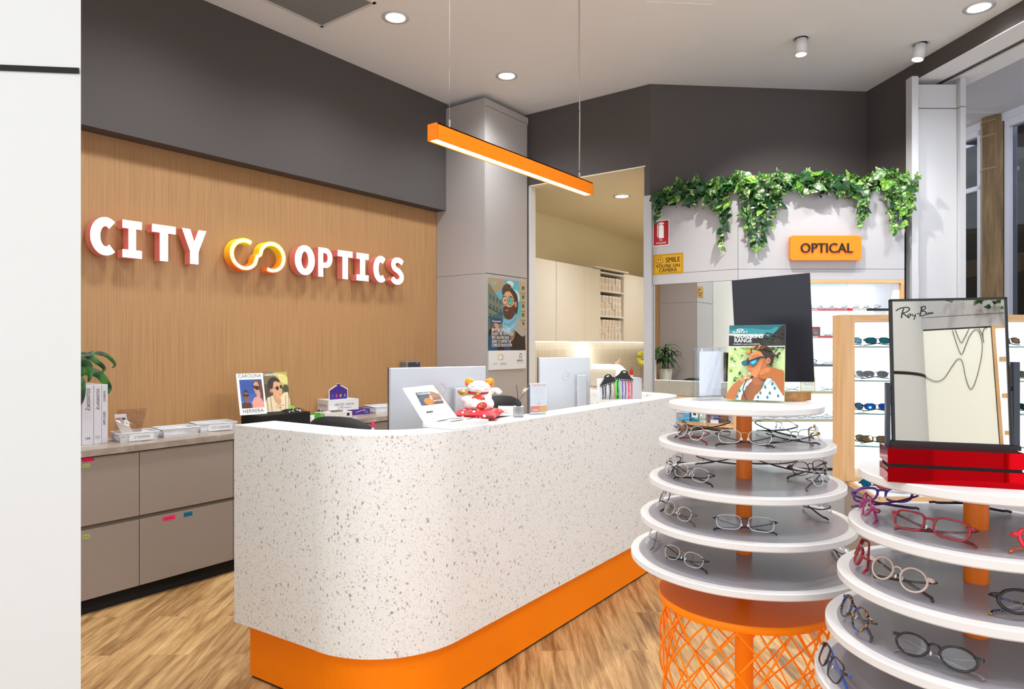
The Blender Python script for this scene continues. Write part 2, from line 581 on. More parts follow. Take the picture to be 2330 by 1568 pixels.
class Print:
    """layers of flat colour shapes printed on a sheet w x h (unit coordinates 0..1)"""
    def __init__(s, w, h, y0=0.0):
        s.m, s.w, s.h, s.k, s.y0 = M(), w, h, 0, y0
    def poly(s, rgb, pts, smooth=0, rough=0.5):
        s.k += 1
        if smooth:
            pts = [(min(1, max(0, a)), min(1, max(0, b))) for a, b in smoothpts(pts, smooth)]
        P = [(p[0] * s.w - s.w / 2, p[1] * s.h) for p in pts]
        y = s.y0 - 0.00012 * s.k
        tr = tessellate_polygon([[Vector((a, b, 0)) for a, b in P]])
        fs = []
        for a, b, c in tr:
            ar = (P[b][0] - P[a][0]) * (P[c][1] - P[a][1]) - (P[c][0] - P[a][0]) * (P[b][1] - P[a][1])
            fs.append((a, b, c) if ar > 0 else (a, c, b))
        m_ = rgb if not isinstance(rgb, tuple) else col(rgb, rough)
        s.m.add([(a, y, b) for a, b in P], fs, m_)
        return s
    def rect(s, rgb, x0, y0, x1, y1, rough=0.5):
        return s.poly(rgb, [(x0, y0), (x1, y0), (x1, y1), (x0, y1)], 0, rough)
    def ell(s, rgb, cx, cy, rx, ry, rough=0.5, a0=0, n=18):
        c, q = math.cos(a0), math.sin(a0)
        P = []
        for i in range(n):
            t = 2 * math.pi * i / n
            ex, ey = rx * math.cos(t) * s.w, ry * math.sin(t) * s.h
            P.append((cx + (ex * c - ey * q) / s.w, cy + (ex * q + ey * c) / s.h))
        return s.poly(rgb, P, 0, rough)
    def stroke(s, rgb, pts, wd, smooth=4, closed=False):
        pts = smoothpts(pts, smooth, closed) if smooth else pts
        n = len(pts)
        L, R = [], []
        for i in range(n):
            a = pts[i - 1] if (closed or i) else pts[0]
            b = pts[(i + 1) % n] if (closed or i < n - 1) else pts[-1]
            dx, dy = (b[0] - a[0]) * s.w, (b[1] - a[1]) * s.h
            l = math.hypot(dx, dy) or 1
            nx, ny = -dy / l * wd / 2, dx / l * wd / 2
            L.append((pts[i][0] + nx / s.w, pts[i][1] + ny / s.h))
            R.append((pts[i][0] - nx / s.w, pts[i][1] - ny / s.h))
        s.k += 1
        y = s.y0 - 0.00012 * s.k
        P = [(p[0] * s.w - s.w / 2, y, p[1] * s.h) for p in L + R]
        rng = range(n) if closed else range(n - 1)
        m_ = rgb if not isinstance(rgb, tuple) else col(rgb)
        s.m.add(P, [(n + i, n + (i + 1) % n, (i + 1) % n, i) for i in rng], m_)
        return s
    def text(s, string, rgb, cx, cy, size, sx=1.0, bold=0.0, align='CENTER', shear=0.0, spacing=1.0, rot=0.0):
        s.k += 1
        m_ = rgb if not isinstance(rgb, tuple) else col(rgb)
        X = onface(cx * s.w - s.w / 2, cy * s.h, -s.y0 + 0.00012 * s.k) @ Matrix.Rotation(rot, 4, 'Z')
        s.m.text(string, size, m_, X, bold, sx, 0, align, shear, spacing)
        return s
# ------------------------------------------------------------------ the room
CZ = 3.73
C1, C2 = (-2.518, 5.41), (-1.03, 6.738)
D4 = (0.687, -0.7266)
def LN(t, o=0.0):           # along the shop front line from the far corner, o metres outwards
    return (C2[0] + D4[0] * t + 0.7266 * o, C2[1] + D4[1] * t + 0.687 * o)

struct('floor', M().prism([(-6, -4), (9, -4), (9, 13), (-6, 13)], -0.1, 0, FLOOR))
cm = M()
cm.prism([(-4.6, -3), (-4.6, 5.53), (-2.6, 5.53), C1, C2, LN(11.2), (6.6, -3)], CZ, CZ + 0.1, CEIL)
struct('ceiling', cm)
# lightly marked access hatch
hm = M()
hx = [(-2.212, 4.447), (-1.933, 4.092), (-1.586, 4.4), (-1.871, 4.743)]
hc = (sum(p[0] for p in hx) / 4, sum(p[1] for p in hx) / 4)
hatch = thing('ceiling_hatch', 'flush square access hatch in the white ceiling above the optical sign', 'hatch', (hc[0], hc[1], CZ))
M().prism([(p[0] - hc[0], p[1] - hc[1]) for p in hx], -0.0025, -0.0005, CEIL).build('panel', hatch)

struct('wall_left', M().box((-4.6, -3, 0), (-4.5, 5.53, CZ), WHITE).box((-4.5, 0.80, 0), (-4.4, 4.705, 2.72), WOAK))
struct('trim_1', M().box((-4.5, 0.6, 2.717), (-4.276, 4.705, CZ), DARKW))          # charcoal bulkhead over the oak wall
wb = M()
wb.box((-4.5, 5.41, 0), (-3.81, 5.50, CZ), DARKW)
wb.box((-3.81, 5.41, 3.018), (-2.572, 5.50, CZ), DARKW)
wb.prism([(-2.572, 5.41), (-2.572, 5.50), (-2.56, 5.53), C1], 0, CZ, DARKW)
struct('wall_back', wb)
struct('trim_2', M().box((-3.812, 5.405, 0), (-3.80, 5.506, 3.02), WHITEM).box((-3.812, 5.405, 3.012), (-2.56, 5.506, 3.022), CREAM))
struct('trim_3', M().box((-2.512, 5.27, 0), (-2.44, 5.42, 2.722), LGREY))             # pale post at the opening
struct('wall_corner', M().prism([C1, C2, (C2[0] - 0.05, C2[1] + 0.12), (C1[0] - 0.08, C1[1] + 0.09)], 0, CZ, DARKW))
struct('wall_right', M().prism([LN(0), LN(0.56), LN(0.56, 0.46), LN(0, 0.46)], 0, CZ, DARKW))
struct('trim_4', M().prism([LN(0.56), LN(11), LN(11, 0.06), LN(0.56, 0.06)], 3.592, CZ, DARKW))
struct('trim_5', M().prism([LN(0.56, 0.0), LN(11, 0.0), LN(11, 0.215), LN(0.56, 0.215)], 3.586, 3.592, CEIL)
       .prism([LN(0.56, 0.285), LN(11, 0.285), LN(11, 0.49), LN(0.56, 0.49)], 3.586, 3.60, CEIL)
       .prism([LN(0.56, 0.06), LN(11, 0.06), LN(11, 0.49), LN(0.56, 0.49)], 3.62, 4.2, CEIL))
struct('trim_6', M().prism([LN(0.5, 0.215), LN(11, 0.215), LN(11, 0.268), LN(0.5, 0.268)], 3.60, 3.615, col((120, 112, 104)))
       .prism([LN(0.5, 0.268), LN(11, 0.268), LN(11, 0.285), LN(0.5, 0.285)], 3.60, 3.61, BLACKM))
# white wall beside the camera, with its black band
def RP(pts): return [RD(x, d)[:2] for x, d in pts]
x1 = (184 - 1165) / 1520 * 1.62
nw = M()
nw.prism(RP([(x1, 1.62), (-2.9, 1.42), (-2.9, 1.55), (x1 - 0.06, 1.70)]), 0, CZ, WHITE)
struct('wall_near', nw)
bz = lambda v, d: CAM_H + (784 - v) * d / 1520
k0, k1 = x1 - 0.0022, -2.88
dd = lambda x: 1.62 + (x - x1) * (0.20 / (2.9 + x1)) - 0.0
bm_ = M()
zt, zb = bz(155.5, 1.62), bz(169, 1.62)
bm_.add([(*RD(k0, dd(k0) - .003)[:2], zb), (*RD(k1, dd(k1) - .003)[:2], zb), (*RD(k1, dd(k1) - .003)[:2], zt), (*RD(k0, dd(k0) - .003)[:2], zt)], [(0, 1, 2, 3)], BLACKM)
struct('trim_7', bm_)
struct('wall_front', M().box((-4.5, -3.0, 0), (-3.8, 0.085, CZ), CREAMC))

# ------------------------------------------------------------------ back room
kr = M()
kr.box((-4.6, 5.5, 0), (-4.5, 10.6, 3.1), CREAM)
kr.box((-4.5, 10.5, 0), (-2.4, 10.6, 3.02), CREAM)
kr.box((-2.56, 5.54, 0), (-2.50, 10.5, 3.02), CREAM)
struct('wall_backroom', kr)
struct('ceiling_backroom', M().box((-4.5, 5.5, 3.022), (-2.56, 10.6, 3.1), CREAM))
struct('wall_splashback', M().box((-4.5, 5.52, 0.9), (-4.492, 10.5, 1.50), TILES))
ug = 'overhead cupboards in the back room'
def cup(y0, y1, dep, label, zt=2.40):
    t = thing('wall_cupboard', label, 'cupboard', (-4.5, (y0 + y1) / 2, 1.488), group=ug)
    M().box((-4.5, y0, 1.492), (-4.5 + dep - 0.02, y1, zt), CREAMC).build('body', t, True)
    M().box((-4.5 + dep - 0.018, y0 + .003, 1.488), (-4.5 + dep, y1 - .003, zt), CREAMC).build('door', t, True)
    return t
cup(5.52, 6.43, .35, 'cream overhead cupboard nearest the doorway jamb in the back room')
cup(6.43, 7.06, .352, 'cream overhead cupboard with a wide door, second from the doorway jamb')
cup(7.06, 7.44, .35, 'narrow cream overhead cupboard just left of the open carton cubby')
cup(8.13, 8.75, .35, 'cream overhead cupboard just right of the open carton cubby')
cup(8.75, 9.6, .35, 'cream overhead cupboard at the far right end in the back room')
cb = thing('open_cubby', 'open cream cubby with two shelves full of small white cartons', 'shelf', (-4.5, 7.77, 1.488))
o = M()
for z in (1.488, 1.80, 2.125, 2.36):
    o.box((-4.5, 7.46, z), (-4.15, 8.10, z + 0.018), CREAMC)
o.build('shelf', cb, True)
M().box((-4.5, 7.44, 1.488), (-4.15, 7.46, 2.40), CREAMC).box((-4.5, 8.10, 1.488), (-4.15, 8.13, 2.40), CREAMC).box((-4.5, 7.46, 1.49), (-4.48, 8.1, 2.38), CREAMC).build('carcass', cb, True)
M().box((-4.5, 7.3, 2.41), (-4.13, 8.2, 2.43), CREAMC).build('top_board', cb, True)
bmx = M().box((0, -0.039, 0), (0.22, 0.039, 0.088), col((232, 224, 218), .6)).box((0.2201, -0.026, 0.012), (0.2206, 0.026, 0.066), col((216, 204, 186), .6)).box((0.2201, 0.030, 0.002), (0.2206, 0.0385, 0.086), col((176, 164, 168), .6))
me0 = None
tiers = [('bottom', 1.506, 3), ('middle', 1.818, 3), ('top', 2.143, 2)]
rown = {3: ['lowest', 'second', 'topmost'], 2: ['lower', 'upper']}
random.seed(4)
for tn, z0, nr in tiers:
    for r in range(nr):
        for k in range(7):
            if me0 is None:
                ob = bmx.build('carton'); me0 = ob.data
            else:
                ob = bpy.data.objects.new('carton', me0); COL.objects.link(ob)
            ob.location = (-4.395 + random.uniform(-.012, .004), 7.515 + k * 0.0885, z0 + r * 0.0885 + .0005)
            tag(ob, 'small white carton in the %s row on the %s level of the cubby' % (rown[nr][r], tn), 'carton', 'small white cartons in the open cubby')
st = thing('led_strip', 'glowing white light strip under the back room overhead cupboards', 'light', (-4.2, 7.8, 1.483))
M().box((-4.42, 5.6, 1.478), (-4.40, 9.6, 1.487), LEDW).build('diffuser', st, True)
lamp('AREA', 'led_strip_lamp', (-4.38, 7.6, 1.474), 34, (1, 0.97, 0.92), aim=(-4.44, 7.6, 0), shape='RECTANGLE', size=0.02, size_y=4.2)
kb = thing('base_cupboard', 'cream base cupboard run under the tiled splashback in the back room', 'cupboard', (-4.2, 7.9, 0))
M().box((-4.488, 5.52, 0.0), (-3.92, 10.4, 0.86), CREAMC).build('body', kb, True)
tag(M().box((-4.488, 5.52, 0.862), (-3.9, 10.4, 0.897), STONE).build('worktop'), 'stone worktop of the back room bench below the tiles', 'worktop')
# lens edging machine, card, brush, tap with cloth, soap bottle on the back bench
lm_ = t = thing('lens_machine', 'white rounded lens edging machine on the back room bench behind the rear monitor', 'machine', (-4.12, 7.3, 0.90))
M().prism([(a_, max(.002, b_)) for a_, b_ in smoothpts([(-.24, .0), (-.1, .0), (.1, .0), (.22, .0), (.24, .12), (.17, .25), (-.02, .36), (-.2, .38), (-.25, .2)], 4)], -.24, .24, col((214, 212, 206), .35), Matrix.Rotation(math.pi / 2, 4, 'Z') @ Matrix.Rotation(math.pi / 2, 4, 'X')).build('housing', t)
M().box((-.12, -.12, .335), (.02, .1, .375), col((188, 190, 190), .25), Matrix.Rotation(0.12, 4, 'Y')).build('lid', t)
M().box((.215, -.11, .10), (.235, .12, .17), col((190, 188, 184), .3)).build('front_panel', t)
lm_.scale = (.76, .76, .76); lm_.location = (-4.17, 7.75, .899)
t = thing('card_holder', 'blue card standing on the bench beside the lens machine', 'card', (-4.42, 8.15, 0.90))
M().box((-.01, -.14, 0), (.01, .16, .21), col((40, 110, 140))).build('card', t)
t = thing('kitchen_tap', 'chrome gooseneck tap with a yellow cloth draped on it', 'tap', (-4.35, 9.05, 0.90))
M().tube([(0, 0, 0), (0, 0, .28), (.02, 0, .33), (.08, 0, .36), (.14, 0, .33), (.15, 0, .28)], .012, CHROME, 8).build('spout', t)
M().tube(smoothpts([(.0, -.08, .38), (.03, -.02, .42), (.08, .04, .42), (.12, .0, .37), (.1, -.08, .30), (.04, -.1, .28)], 3), [.035] * 18, col((220, 214, 70), .8), 6).build('cloth', t)
t = thing('soap_bottle', 'small red and white pump bottle near the kitchen tap', 'bottle', (-4.36, 8.75, 0.90))
M().cyl((0, 0), .028, 0, .11, WPLAS, 16).build('bottle', t)
M().cyl((0, 0), .022, .11, .18, col((220, 40, 40)), 12).cyl((0, 0), .008, .18, .21, col((220, 40, 40)), 8).build('pump', t)
t = thing('feather_duster', 'pink feathery duster head sticking up behind the lanyards', 'duster', (-4.25, 7.95, 0.90))
random.seed(9)
b = M()
for k in range(26):
    a = random.uniform(-.6, .6)
    b.tube([(0, 0, .2), (0, .08 + .1 * random.random() + a * .05, .27 + a * .07), (0, .22 + .05 * random.random(), .30 + a * .12)], [.004, .006, .001], col((222, 178, 164), .9), 4)
b.build('feathers', t)
M().cyl((0, 0), .012, 0, .22, WPLAS, 8).build('handle', t)

# ------------------------------------------------------------------ tall grey cupboards
def tall(y0, y1, label, posts=False):
    t = thing('tall_cupboard', label, 'cupboard', (-4.1, (y0 + y1) / 2, 0), group='tall grey cupboards at each end of the oak wall')
    X0, X1 = -4.398, -3.805
    b = M().box((X0, y0 + .018, 0.05), (X1 - .02, y1 - .018, 3.66), MGREY)
    b.build('carcass', t, True)
    b = M()
    for yy in ((y0, y0 + .018), (y1 - .018, y1)):
        b.box((X0, yy[0], 0), (X1, yy[1], 2.094), GREYC).box((X0, yy[0], 2.097), (X1, yy[1], 3.685), GREYC)
    b.build('side_panel', t, True)
    M().box((X0, y0 + .018, 3.622), (X1, y1 - .018, 3.685), GREYC).build('top_rail', t, True)
    M().box((X1 - .02, y0 + .021, 2.102), (X1, y1 - .004, 3.617), GREYC).build('door', t, True)
    M().box((X1 - .02, y0 + .021, 0.08), (X1, y1 - .004, 2.096), GREYC).build('door', t, True)
    return t
tall(4.705, 5.387, 'tall grey laminate cupboard carrying the framed man poster, beside the doorway')
tall(0.085, 0.80, 'tall grey laminate cupboard at the near end of the oak wall')

# ------------------------------------------------------------------ low cabinets along the oak wall
LB = {0: [('DUPLICATE (3PM)', (225, 22, 84), 1.484, 1.539, .824, .846, 0), ('A - L', (170, 178, 108), 1.484, 1.522, .795, .815, 0), ('M - R', (160, 178, 100), 1.484, 1.52, .414, .437, 1)],
      1: [('ON HOLD', (235, 45, 105), 1.903, 1.977, .421, .447, 1), ('LENS CLOTH', (10, 104, 138), 2.027, 2.08, .421, .447, 1)]}
names = ['low taupe cabinet beside the near tall cupboard, mostly hidden by the white wall',
         'low taupe cabinet with pink and green stickers at the edge of the white wall',
         'low taupe cabinet with a pink and a blue sticker left of the reception desk',
         'low taupe cabinet under the black riser, behind the desk end',
         'low taupe cabinet under the white trial device behind the office chair',
         'low taupe cabinet under the carton and wire basket beside the large monitor',
         'low taupe cabinet in front of the oak wall next to the poster cupboard']
ys = [0.80, 1.204, 1.774, 2.344, 2.914, 3.484, 4.054, 4.705]
for i in range(7):
    y0, y1 = ys[i], ys[i + 1]
    t = thing('low_cabinet', names[i], 'cabinet', (-4.17, (y0 + y1) / 2, 0), group='low drawer cabinets along the oak wall')
    M().box((-4.398, y0 + .001, .09), (-3.966, y1 - .001, .848), MGREY).build('body', t, True)
    M().box((-4.398, y0, 0.0), (-3.985, y1, .088), BLACKM).build('plinth', t, True)
    d1 = M().box((-3.964, y0 + .002, .484), (-3.944, y1 - .002, .845), TAUPE).build('drawer', t, True)
    d2 = M().box((-3.964, y0 + .002, .088), (-3.944, y1 - .002, .459), TAUPE).build('drawer', t, True)
    M().box((-3.964, y0 + .001, .455), (-3.957, y1 - .001, .49), col((110, 98, 88), .4)).build('finger_groove', t, True)
    for (s_, c_, ya, yb, za, zb, dr) in LB.get(i - 1, []):
        b = M().box((-3.9439, ya, za), (-3.9432, yb, zb), col(c_, .5))
        X = Matrix.Translation((-3.9430, (ya + yb) / 2, (za + zb) / 2 - .004)) @ Matrix.Rotation(math.pi / 2, 4, 'Z') @ Matrix.Rotation(math.pi / 2, 4, 'X')
        b.text(s_, .011 if len(s_) < 8 else .008, col((30, 20, 30)), X, .0003)
        ch = b.build('label_tape', d2 if dr else d1, True)
        ch['label'] = 'bright label sticker'
tag(M().box((-4.398, 0.80, .852), (-3.928, 4.70, .887), STONE).build('worktop'), 'long marbled taupe stone worktop on the low cabinets along the oak wall', 'worktop')

# ------------------------------------------------------------------ illuminated wall sign
def letter(ch, yc, w, zb, zt, label):
    """slab capitals built from thick strokes; local x -> +y, local y -> z"""
    H_ = zt - zb
    s_ = 0.30 * w
    bar = 0.21 * H_
    polys = []
    R = lambda x0, y0, x1, y1: polys.append([(x0, y0), (x1, y0), (x1, y1), (x0, y1)])
    def arcstroke(cx, cy, rx, ry, a0, a1, tx, ty, n=22):
        o, i_ = [], []
        for k in range(n + 1):
            a = math.radians(a0 + (a1 - a0) * k / n)
            o.append((cx + rx * math.cos(a), cy + ry * math.sin(a)))
            i_.append((cx + (rx - tx) * math.cos(a), cy + (ry - ty) * math.sin(a)))
        polys.append(o + i_[::-1])
    if ch == 'I':
        R(-w / 2, 0, w / 2, bar); R(-w / 2, H_ - bar, w / 2, H_); R(-s_ * .62, bar, s_ * .62, H_ - bar)
    elif ch == 'T':
        R(-w / 2, H_ - bar, w / 2, H_); R(-s_ * .55, 0, s_ * .55, H_ - bar)
    elif ch == 'Y':
        polys.append([(-w / 2, H_), (-w / 2 + s_ * 1.05, H_), (0, H_ * .62), (w / 2 - s_ * 1.05, H_), (w / 2, H_), (s_ * .55, H_ * .36), (s_ * .55, 0), (-s_ * .55, 0), (-s_ * .55, H_ * .36)])
    elif ch == 'O':
        arcstroke(0, H_ / 2, w / 2, H_ / 2, 0, 359.9, s_ * 1.02, H_ * .20, 40)
    elif ch == 'C':
        arcstroke(w * .05, H_ / 2, w * .55, H_ / 2, 52, 308, s_ * 1.15, H_ * .23, 30)
    elif ch == 'P':
        R(-w / 2, 0, -w / 2 + s_ * 1.05, H_)
        arcstroke(w * .02, H_ * .66, w * .48, H_ * .34, -90, 90, s_ * 1.0, H_ * .17, 20)
        R(-w / 2 + s_, H_ * .83, w * .03, H_); R(-w / 2 + s_, H_ * .32, w * .03, H_ * .49)
    elif ch == 'S':
        P = smoothpts([(.42, .84), (.12, .93), (-.2, .9), (-.33, .75), (-.22, .60), (.1, .5), (.33, .36), (.33, .2), (.1, .085), (-.2, .10), (-.42, .2)], 5, False)
        n = len(P)
        L, Q = [], []
        for i in range(n):
            a, b_ = P[max(i - 1, 0)], P[min(i + 1, n - 1)]
            dx, dy = (b_[0] - a[0]) * w, (b_[1] - a[1]) * H_
            l = math.hypot(dx, dy)
            k_ = s_ * .5 * (1.0 if 2 < i < n - 3 else .95)
            L.append((P[i][0] * w - dy / l * k_, P[i][1] * H_ + dx / l * k_)); Q.append((P[i][0] * w + dy / l * k_, P[i][1] * H_ - dx / l * k_))
        polys.append(L + Q[::-1])
    t = thing('sign_letter', label, 'sign letter', (-4.4, yc, zb), group='white glowing slab letters on the oak wall')
    X = Matrix(((0, 0, 1, -4.4), (1, 0, 0, yc), (0, 1, 0, zb), (0, 0, 0, 1)))
    a, b = M(), M()
    for p in polys:
        a.prism(p, 0.02, 0.092, CORAL, X)
        b.prism(p, 0.0925, 0.098, GLOWW, X)
    a.build('return', t, True)
    b.build('face', t, True)
CITY = [('C', 1.737, .150), ('I', 1.895, .110), ('T', 2.086, .145), ('Y', 2.283, .16)]
OPT = [('O', 3.145, .175), ('P', 3.335, .13), ('T', 3.53, .145), ('I', 3.712, .125), ('C', 3.905, .145), ('S', 4.105, .145)]
nth = ['first', 'second', 'third', 'fourth', 'fifth', 'last']
for k, (c_, y, w) in enumerate(CITY):
    letter(c_, y, w, 1.98, 2.206, 'glowing white letter %s, %s letter of the word left of the ring symbol' % (c_, nth[k] if k < 3 else 'last'))
for k, (c_, y, w) in enumerate(OPT):
    letter(c_, y, w, 1.98, 2.206, 'glowing white letter %s, %s letter of the word right of the ring symbol' % (c_, nth[k]))
# the gradient double ring symbol
def sym_path():
    P = []
    r = .098
    y1, y2, z1, z2 = 2.645, 2.862, 2.083, 2.085
    for a in range(60, 330, 12):
        P.append((y1 + r * math.cos(math.radians(a)), z1 + r * math.sin(math.radians(a))))
    P += [(y1 + r * .98, z1 - .005), (y2 - r * .98, z2 + .008)]
    for a in range(150, -121, -12):
        P.append((y2 + r * math.cos(math.radians(a)), z2 + r * math.sin(math.radians(a))))
    return P
def grad_mat(name, z0, z1, estr):
    m, nt, b, tc = nodes_mat(name, .4)
    sp = N(nt, 'ShaderNodeSeparateXYZ')
    nt.links.new(tc.outputs['Object'], sp.inputs[0])
    mr = N(nt, 'ShaderNodeMapRange')
    mr.inputs['From Min'].default_value = z0
    mr.inputs['From Max'].default_value = z1
    nt.links.new(sp.outputs['Z'], mr.inputs['Value'])
    r = ramp(nt, mr.outputs[0], [(0, (225, 90, 30)), (.5, (240, 170, 40)), (1, (226, 226, 30))])
    nt.links.new(r.outputs[0], b.inputs['Base Color'])
    nt.links.new(r.outputs[0], b.inputs['Emission Color'])
    b.inputs['Emission Strength'].default_value = estr
    return m
t = thing('ring_symbol', 'glowing yellow and orange double ring symbol between the two words on the oak wall', 'sign symbol', (-4.4, 2.75, 1.98))
SP = sym_path()
def ribbon(P, wd):
    n = len(P); L, Q = [], []
    for i in range(n):
        a, b_ = P[max(i - 1, 0)], P[min(i + 1, n - 1)]
        dx, dy = b_[0] - a[0], b_[1] - a[1]; l = math.hypot(dx, dy)
        L.append((P[i][0] - dy / l * wd / 2, P[i][1] + dx / l * wd / 2)); Q.append((P[i][0] + dy / l * wd / 2, P[i][1] - dx / l * wd / 2))
    return L + Q[::-1]
rp = ribbon(SP, .032)
X = Matrix(((0, 0, 1, -4.4), (1, 0, 0, 0), (0, 1, 0, 0), (0, 0, 0, 1)))
M().prism(rp, .02, .092, grad_mat('symbol_return', 0.0, .21, .25), X).build('return', t, True)
M().prism(rp, .0925, .0965, grad_mat('symbol_edge', 0.0, .21, 1.2), X).build('face_edge', t, True)
M().prism(ribbon(SP, .021), .097, .099, mat('symbol_core', (255, 240, 190), .5, emit=(255, 236, 190), estr=1.5), X).build('face', t, True)

# ------------------------------------------------------------------ ceiling fittings
dl = thing('downlight', 'round glowing recessed downlight in the ceiling, the larger one above the oak wall', 'downlight', (-3.426, 3.249, CZ), group='round recessed downlights')
M().lathe([(.070, -.001), (.092, -.002), (.094, -.006), (.072, -.008), (.066, -.004)], WHITEM, 40).build('trim_ring', dl)
M().cyl((0, 0), .066, -.006, -.003, LAMPW, 32).build('lens', dl)
DL = {1: 'round glowing recessed downlight in front of the tall poster cupboard', 2: 'round glowing recessed downlight at the upper right, beside the sliding door header'}
for i, (x, y) in enumerate(DOWNLIGHTS):
    if i == 0: continue
    dup(dl, (x, y, CZ), label=DL.get(i, 'round glowing recessed downlight nearer the camera, one of the unseen ones added to light the shop'))
dup(dl, (-3.28, 6.36, 3.02), label='round glowing recessed downlight in the cream back room ceiling')
dup(dl, (-3.28, 8.4, 3.02), label='round glowing recessed downlight deeper in the back room')
for k, (x, y) in enumerate(SPOTS):
    t = thing('ceiling_spotlight', ['white cylinder spotlight hanging straight down above the optical sign', 'white cylinder spotlight tilted towards the ivy, beside the header'][k], 'spotlight', (x, y, CZ), group='white cylinder spotlights')
    M().lathe([(.045, .0), (.058, -.001), (.06, -.005), (.047, -.006)], WHITEM, 32).build('trim_ring', t)
    M().cyl((0, 0), .044, -.003, -.001, BLACKM, 28).build('recess', t)
    X = Matrix.Translation((0, 0, -.01)) @ (Matrix.Rotation(0.22, 4, Vector((-.6, .8, 0))) if k else Matrix.Rotation(-.06, 4, 'X'))
    M().lathe([(.001, -.005), (.042, -.005), (.043, -.12), (.038, -.12), (.036, -.112)], WHITEM, 32, X).build('barrel', t)
    M().cyl((0, 0), .036, -.1185, -.112, LAMPW, 24, X).build('lens', t)
# air grille
AC = [(-3.979, 2.40), (-3.94, 3.035), (-3.384, 3.049), (-3.36, 2.40)]
t = thing('air_grille', 'square grey honeycomb air grille with a white frame in the ceiling', 'vent', (-3.67, 2.72, CZ))
x0, x1_, y0, y1 = -3.955, -3.385, 2.20, 3.035
M().box((x0, y0, CZ - .006), (x1_, y0 + .022, CZ), WHITEM).box((x0, y1 - .022, CZ - .006), (x1_, y1, CZ), WHITEM).box((x0, y0, CZ - .006), (x0 + .022, y1, CZ), WHITEM).box((x1_ - .022, y0, CZ - .006), (x1_, y1, CZ), WHITEM).build('frame', t, True)
gm, nt, b, tc = nodes_mat('honeycomb_grille', .5)
ck = N(nt, 'ShaderNodeTexVoronoi', i_Scale=105.0)
ck.inputs['Randomness'].default_value = 0.0
nt.links.new(tc.outputs['Object'], ck.inputs['Vector'])
rr = ramp(nt, ck.outputs['Distance'], [(0.30, (70, 74, 76)), (0.42, (142, 148, 150))])
nt.links.new(rr.outputs[0], b.inputs['Base Color'])
M().box((x0 + .02, y0 + .02, CZ - .003), (x1_ - .02, y1 - .02, CZ - .001), gm).build('grille', t, True)

# pendant
t = thing('pendant_light', 'long orange linear pendant light hanging over the reception desk', 'pendant light', (-2.22, 3.09, 2.43))
hs = M()
hs.box((-2.2525, 2.35, 2.432), (-2.247, 3.835, 2.512), ORANGE).box((-2.197, 2.35, 2.432), (-2.1915, 3.835, 2.512), ORANGE)
hs.box((-2.2525, 2.35, 2.506), (-2.1915, 3.835, 2.512), ORANGE).box((-2.2525, 2.346, 2.432), (-2.1915, 2.352, 2.512), ORANGE).box((-2.2525, 3.833, 2.432), (-2.1915, 3.839, 2.512), ORANGE)
hs.build('housing', t, True)
M().box((-2.247, 2.352, 2.437), (-2.197, 3.833, 2.441), LEDW).build('diffuser', t, True)
for yy, rr_ in ((2.47, .0012), (3.715, .004)):
    c_ = M().tube([(-2.222, yy, 2.51), (-2.222 + (.004 if yy > 3 else 0), yy, 2.9), (-2.222, yy, 3.3), (-2.222, yy, CZ)], rr_, CHROME if yy < 3 else col((170, 168, 166), .3), 8)
    if yy > 3:
        for zz in (2.56, 2.95): c_.cyl((-2.222, yy), .006, zz, zz + .008, BLACK, 8)
    c_.build('cable', t, True)
    M().cyl((-2.222, yy), .007, 2.512, 2.56, CHROME, 12).box((-2.232, yy - .02, 2.511), (-2.212, yy + .02, 2.522), CHROME).build('clamp', t, True)
lamp('AREA', 'pendant_lamp', (-2.222, 3.09, 2.43), 26, (1, 0.96, 0.9), aim=(-2.222, 3.09, 0), shape='RECTANGLE', size=0.045, size_y=1.45)
# ------------------------------------------------------------------ optical wall: left unit (mirror and niche)
t = thing('mirror_unit', 'pale grey wall unit with a large mirror over an oak medicine niche', 'wall unit', (-2.08, 5.45, 0))
YA = 5.30
b = M()
b.box((-2.438, YA, 2.048), (-1.718, YA + .018, 2.69), LGREY)
b.build('fascia_panel', t, True)
M().box((-2.438, YA, 1.96), (-1.718, YA + .018, 2.045), LGREY).build('rail', t, True)
M().box((-2.438, YA + .02, 0), (-1.74, YA + .09, .65), MGREY).box((-2.438, YA + .02, 1.025), (-1.74, YA + .09, 2.68), MGREY).box((-2.438, YA + .02, 2.66), (-1.74, YA + .14, 2.688), LGREY).build('carcass', t, True)
M().box((-2.436, YA + .006, 1.022), (-1.735, YA + .014, 1.958), MIRROR).build('mirror', t, True)
b = M()
b.box((-2.438, YA - .002, .995), (-1.727, YA + .2, 1.018), OAKX)
b.box((-2.438, YA, .655), (-1.727, YA + .2, .675), OAKX)
b.box((-1.752, YA, .655), (-1.727, YA + .04, 1.0), OAKZ)
b.build('niche_frame', t, True)
M().box((-2.438, YA + .004, .786), (-1.752, YA + .19, .812), OAKX).build('niche_shelf', t, True)
M().box((-2.438, YA + .19, .66), (-1.74, YA + .2, 1.0), WOAK).box((-1.755, YA + .03, .66), (-1.745, YA + .2, 1.0), WOAK).build('niche_back', t, True)
for (xa, xb) in ((-2.438, -2.176), (-2.172, -2.0), (-1.996, -1.727)):
    M().box((xa, YA, .475), (xb, YA + .018, .652), LGREY).build('drawer', t, True)
M().box((-2.438, YA, .10), (-1.727, YA + .018, .45), LGREY).build('base_door', t, True)
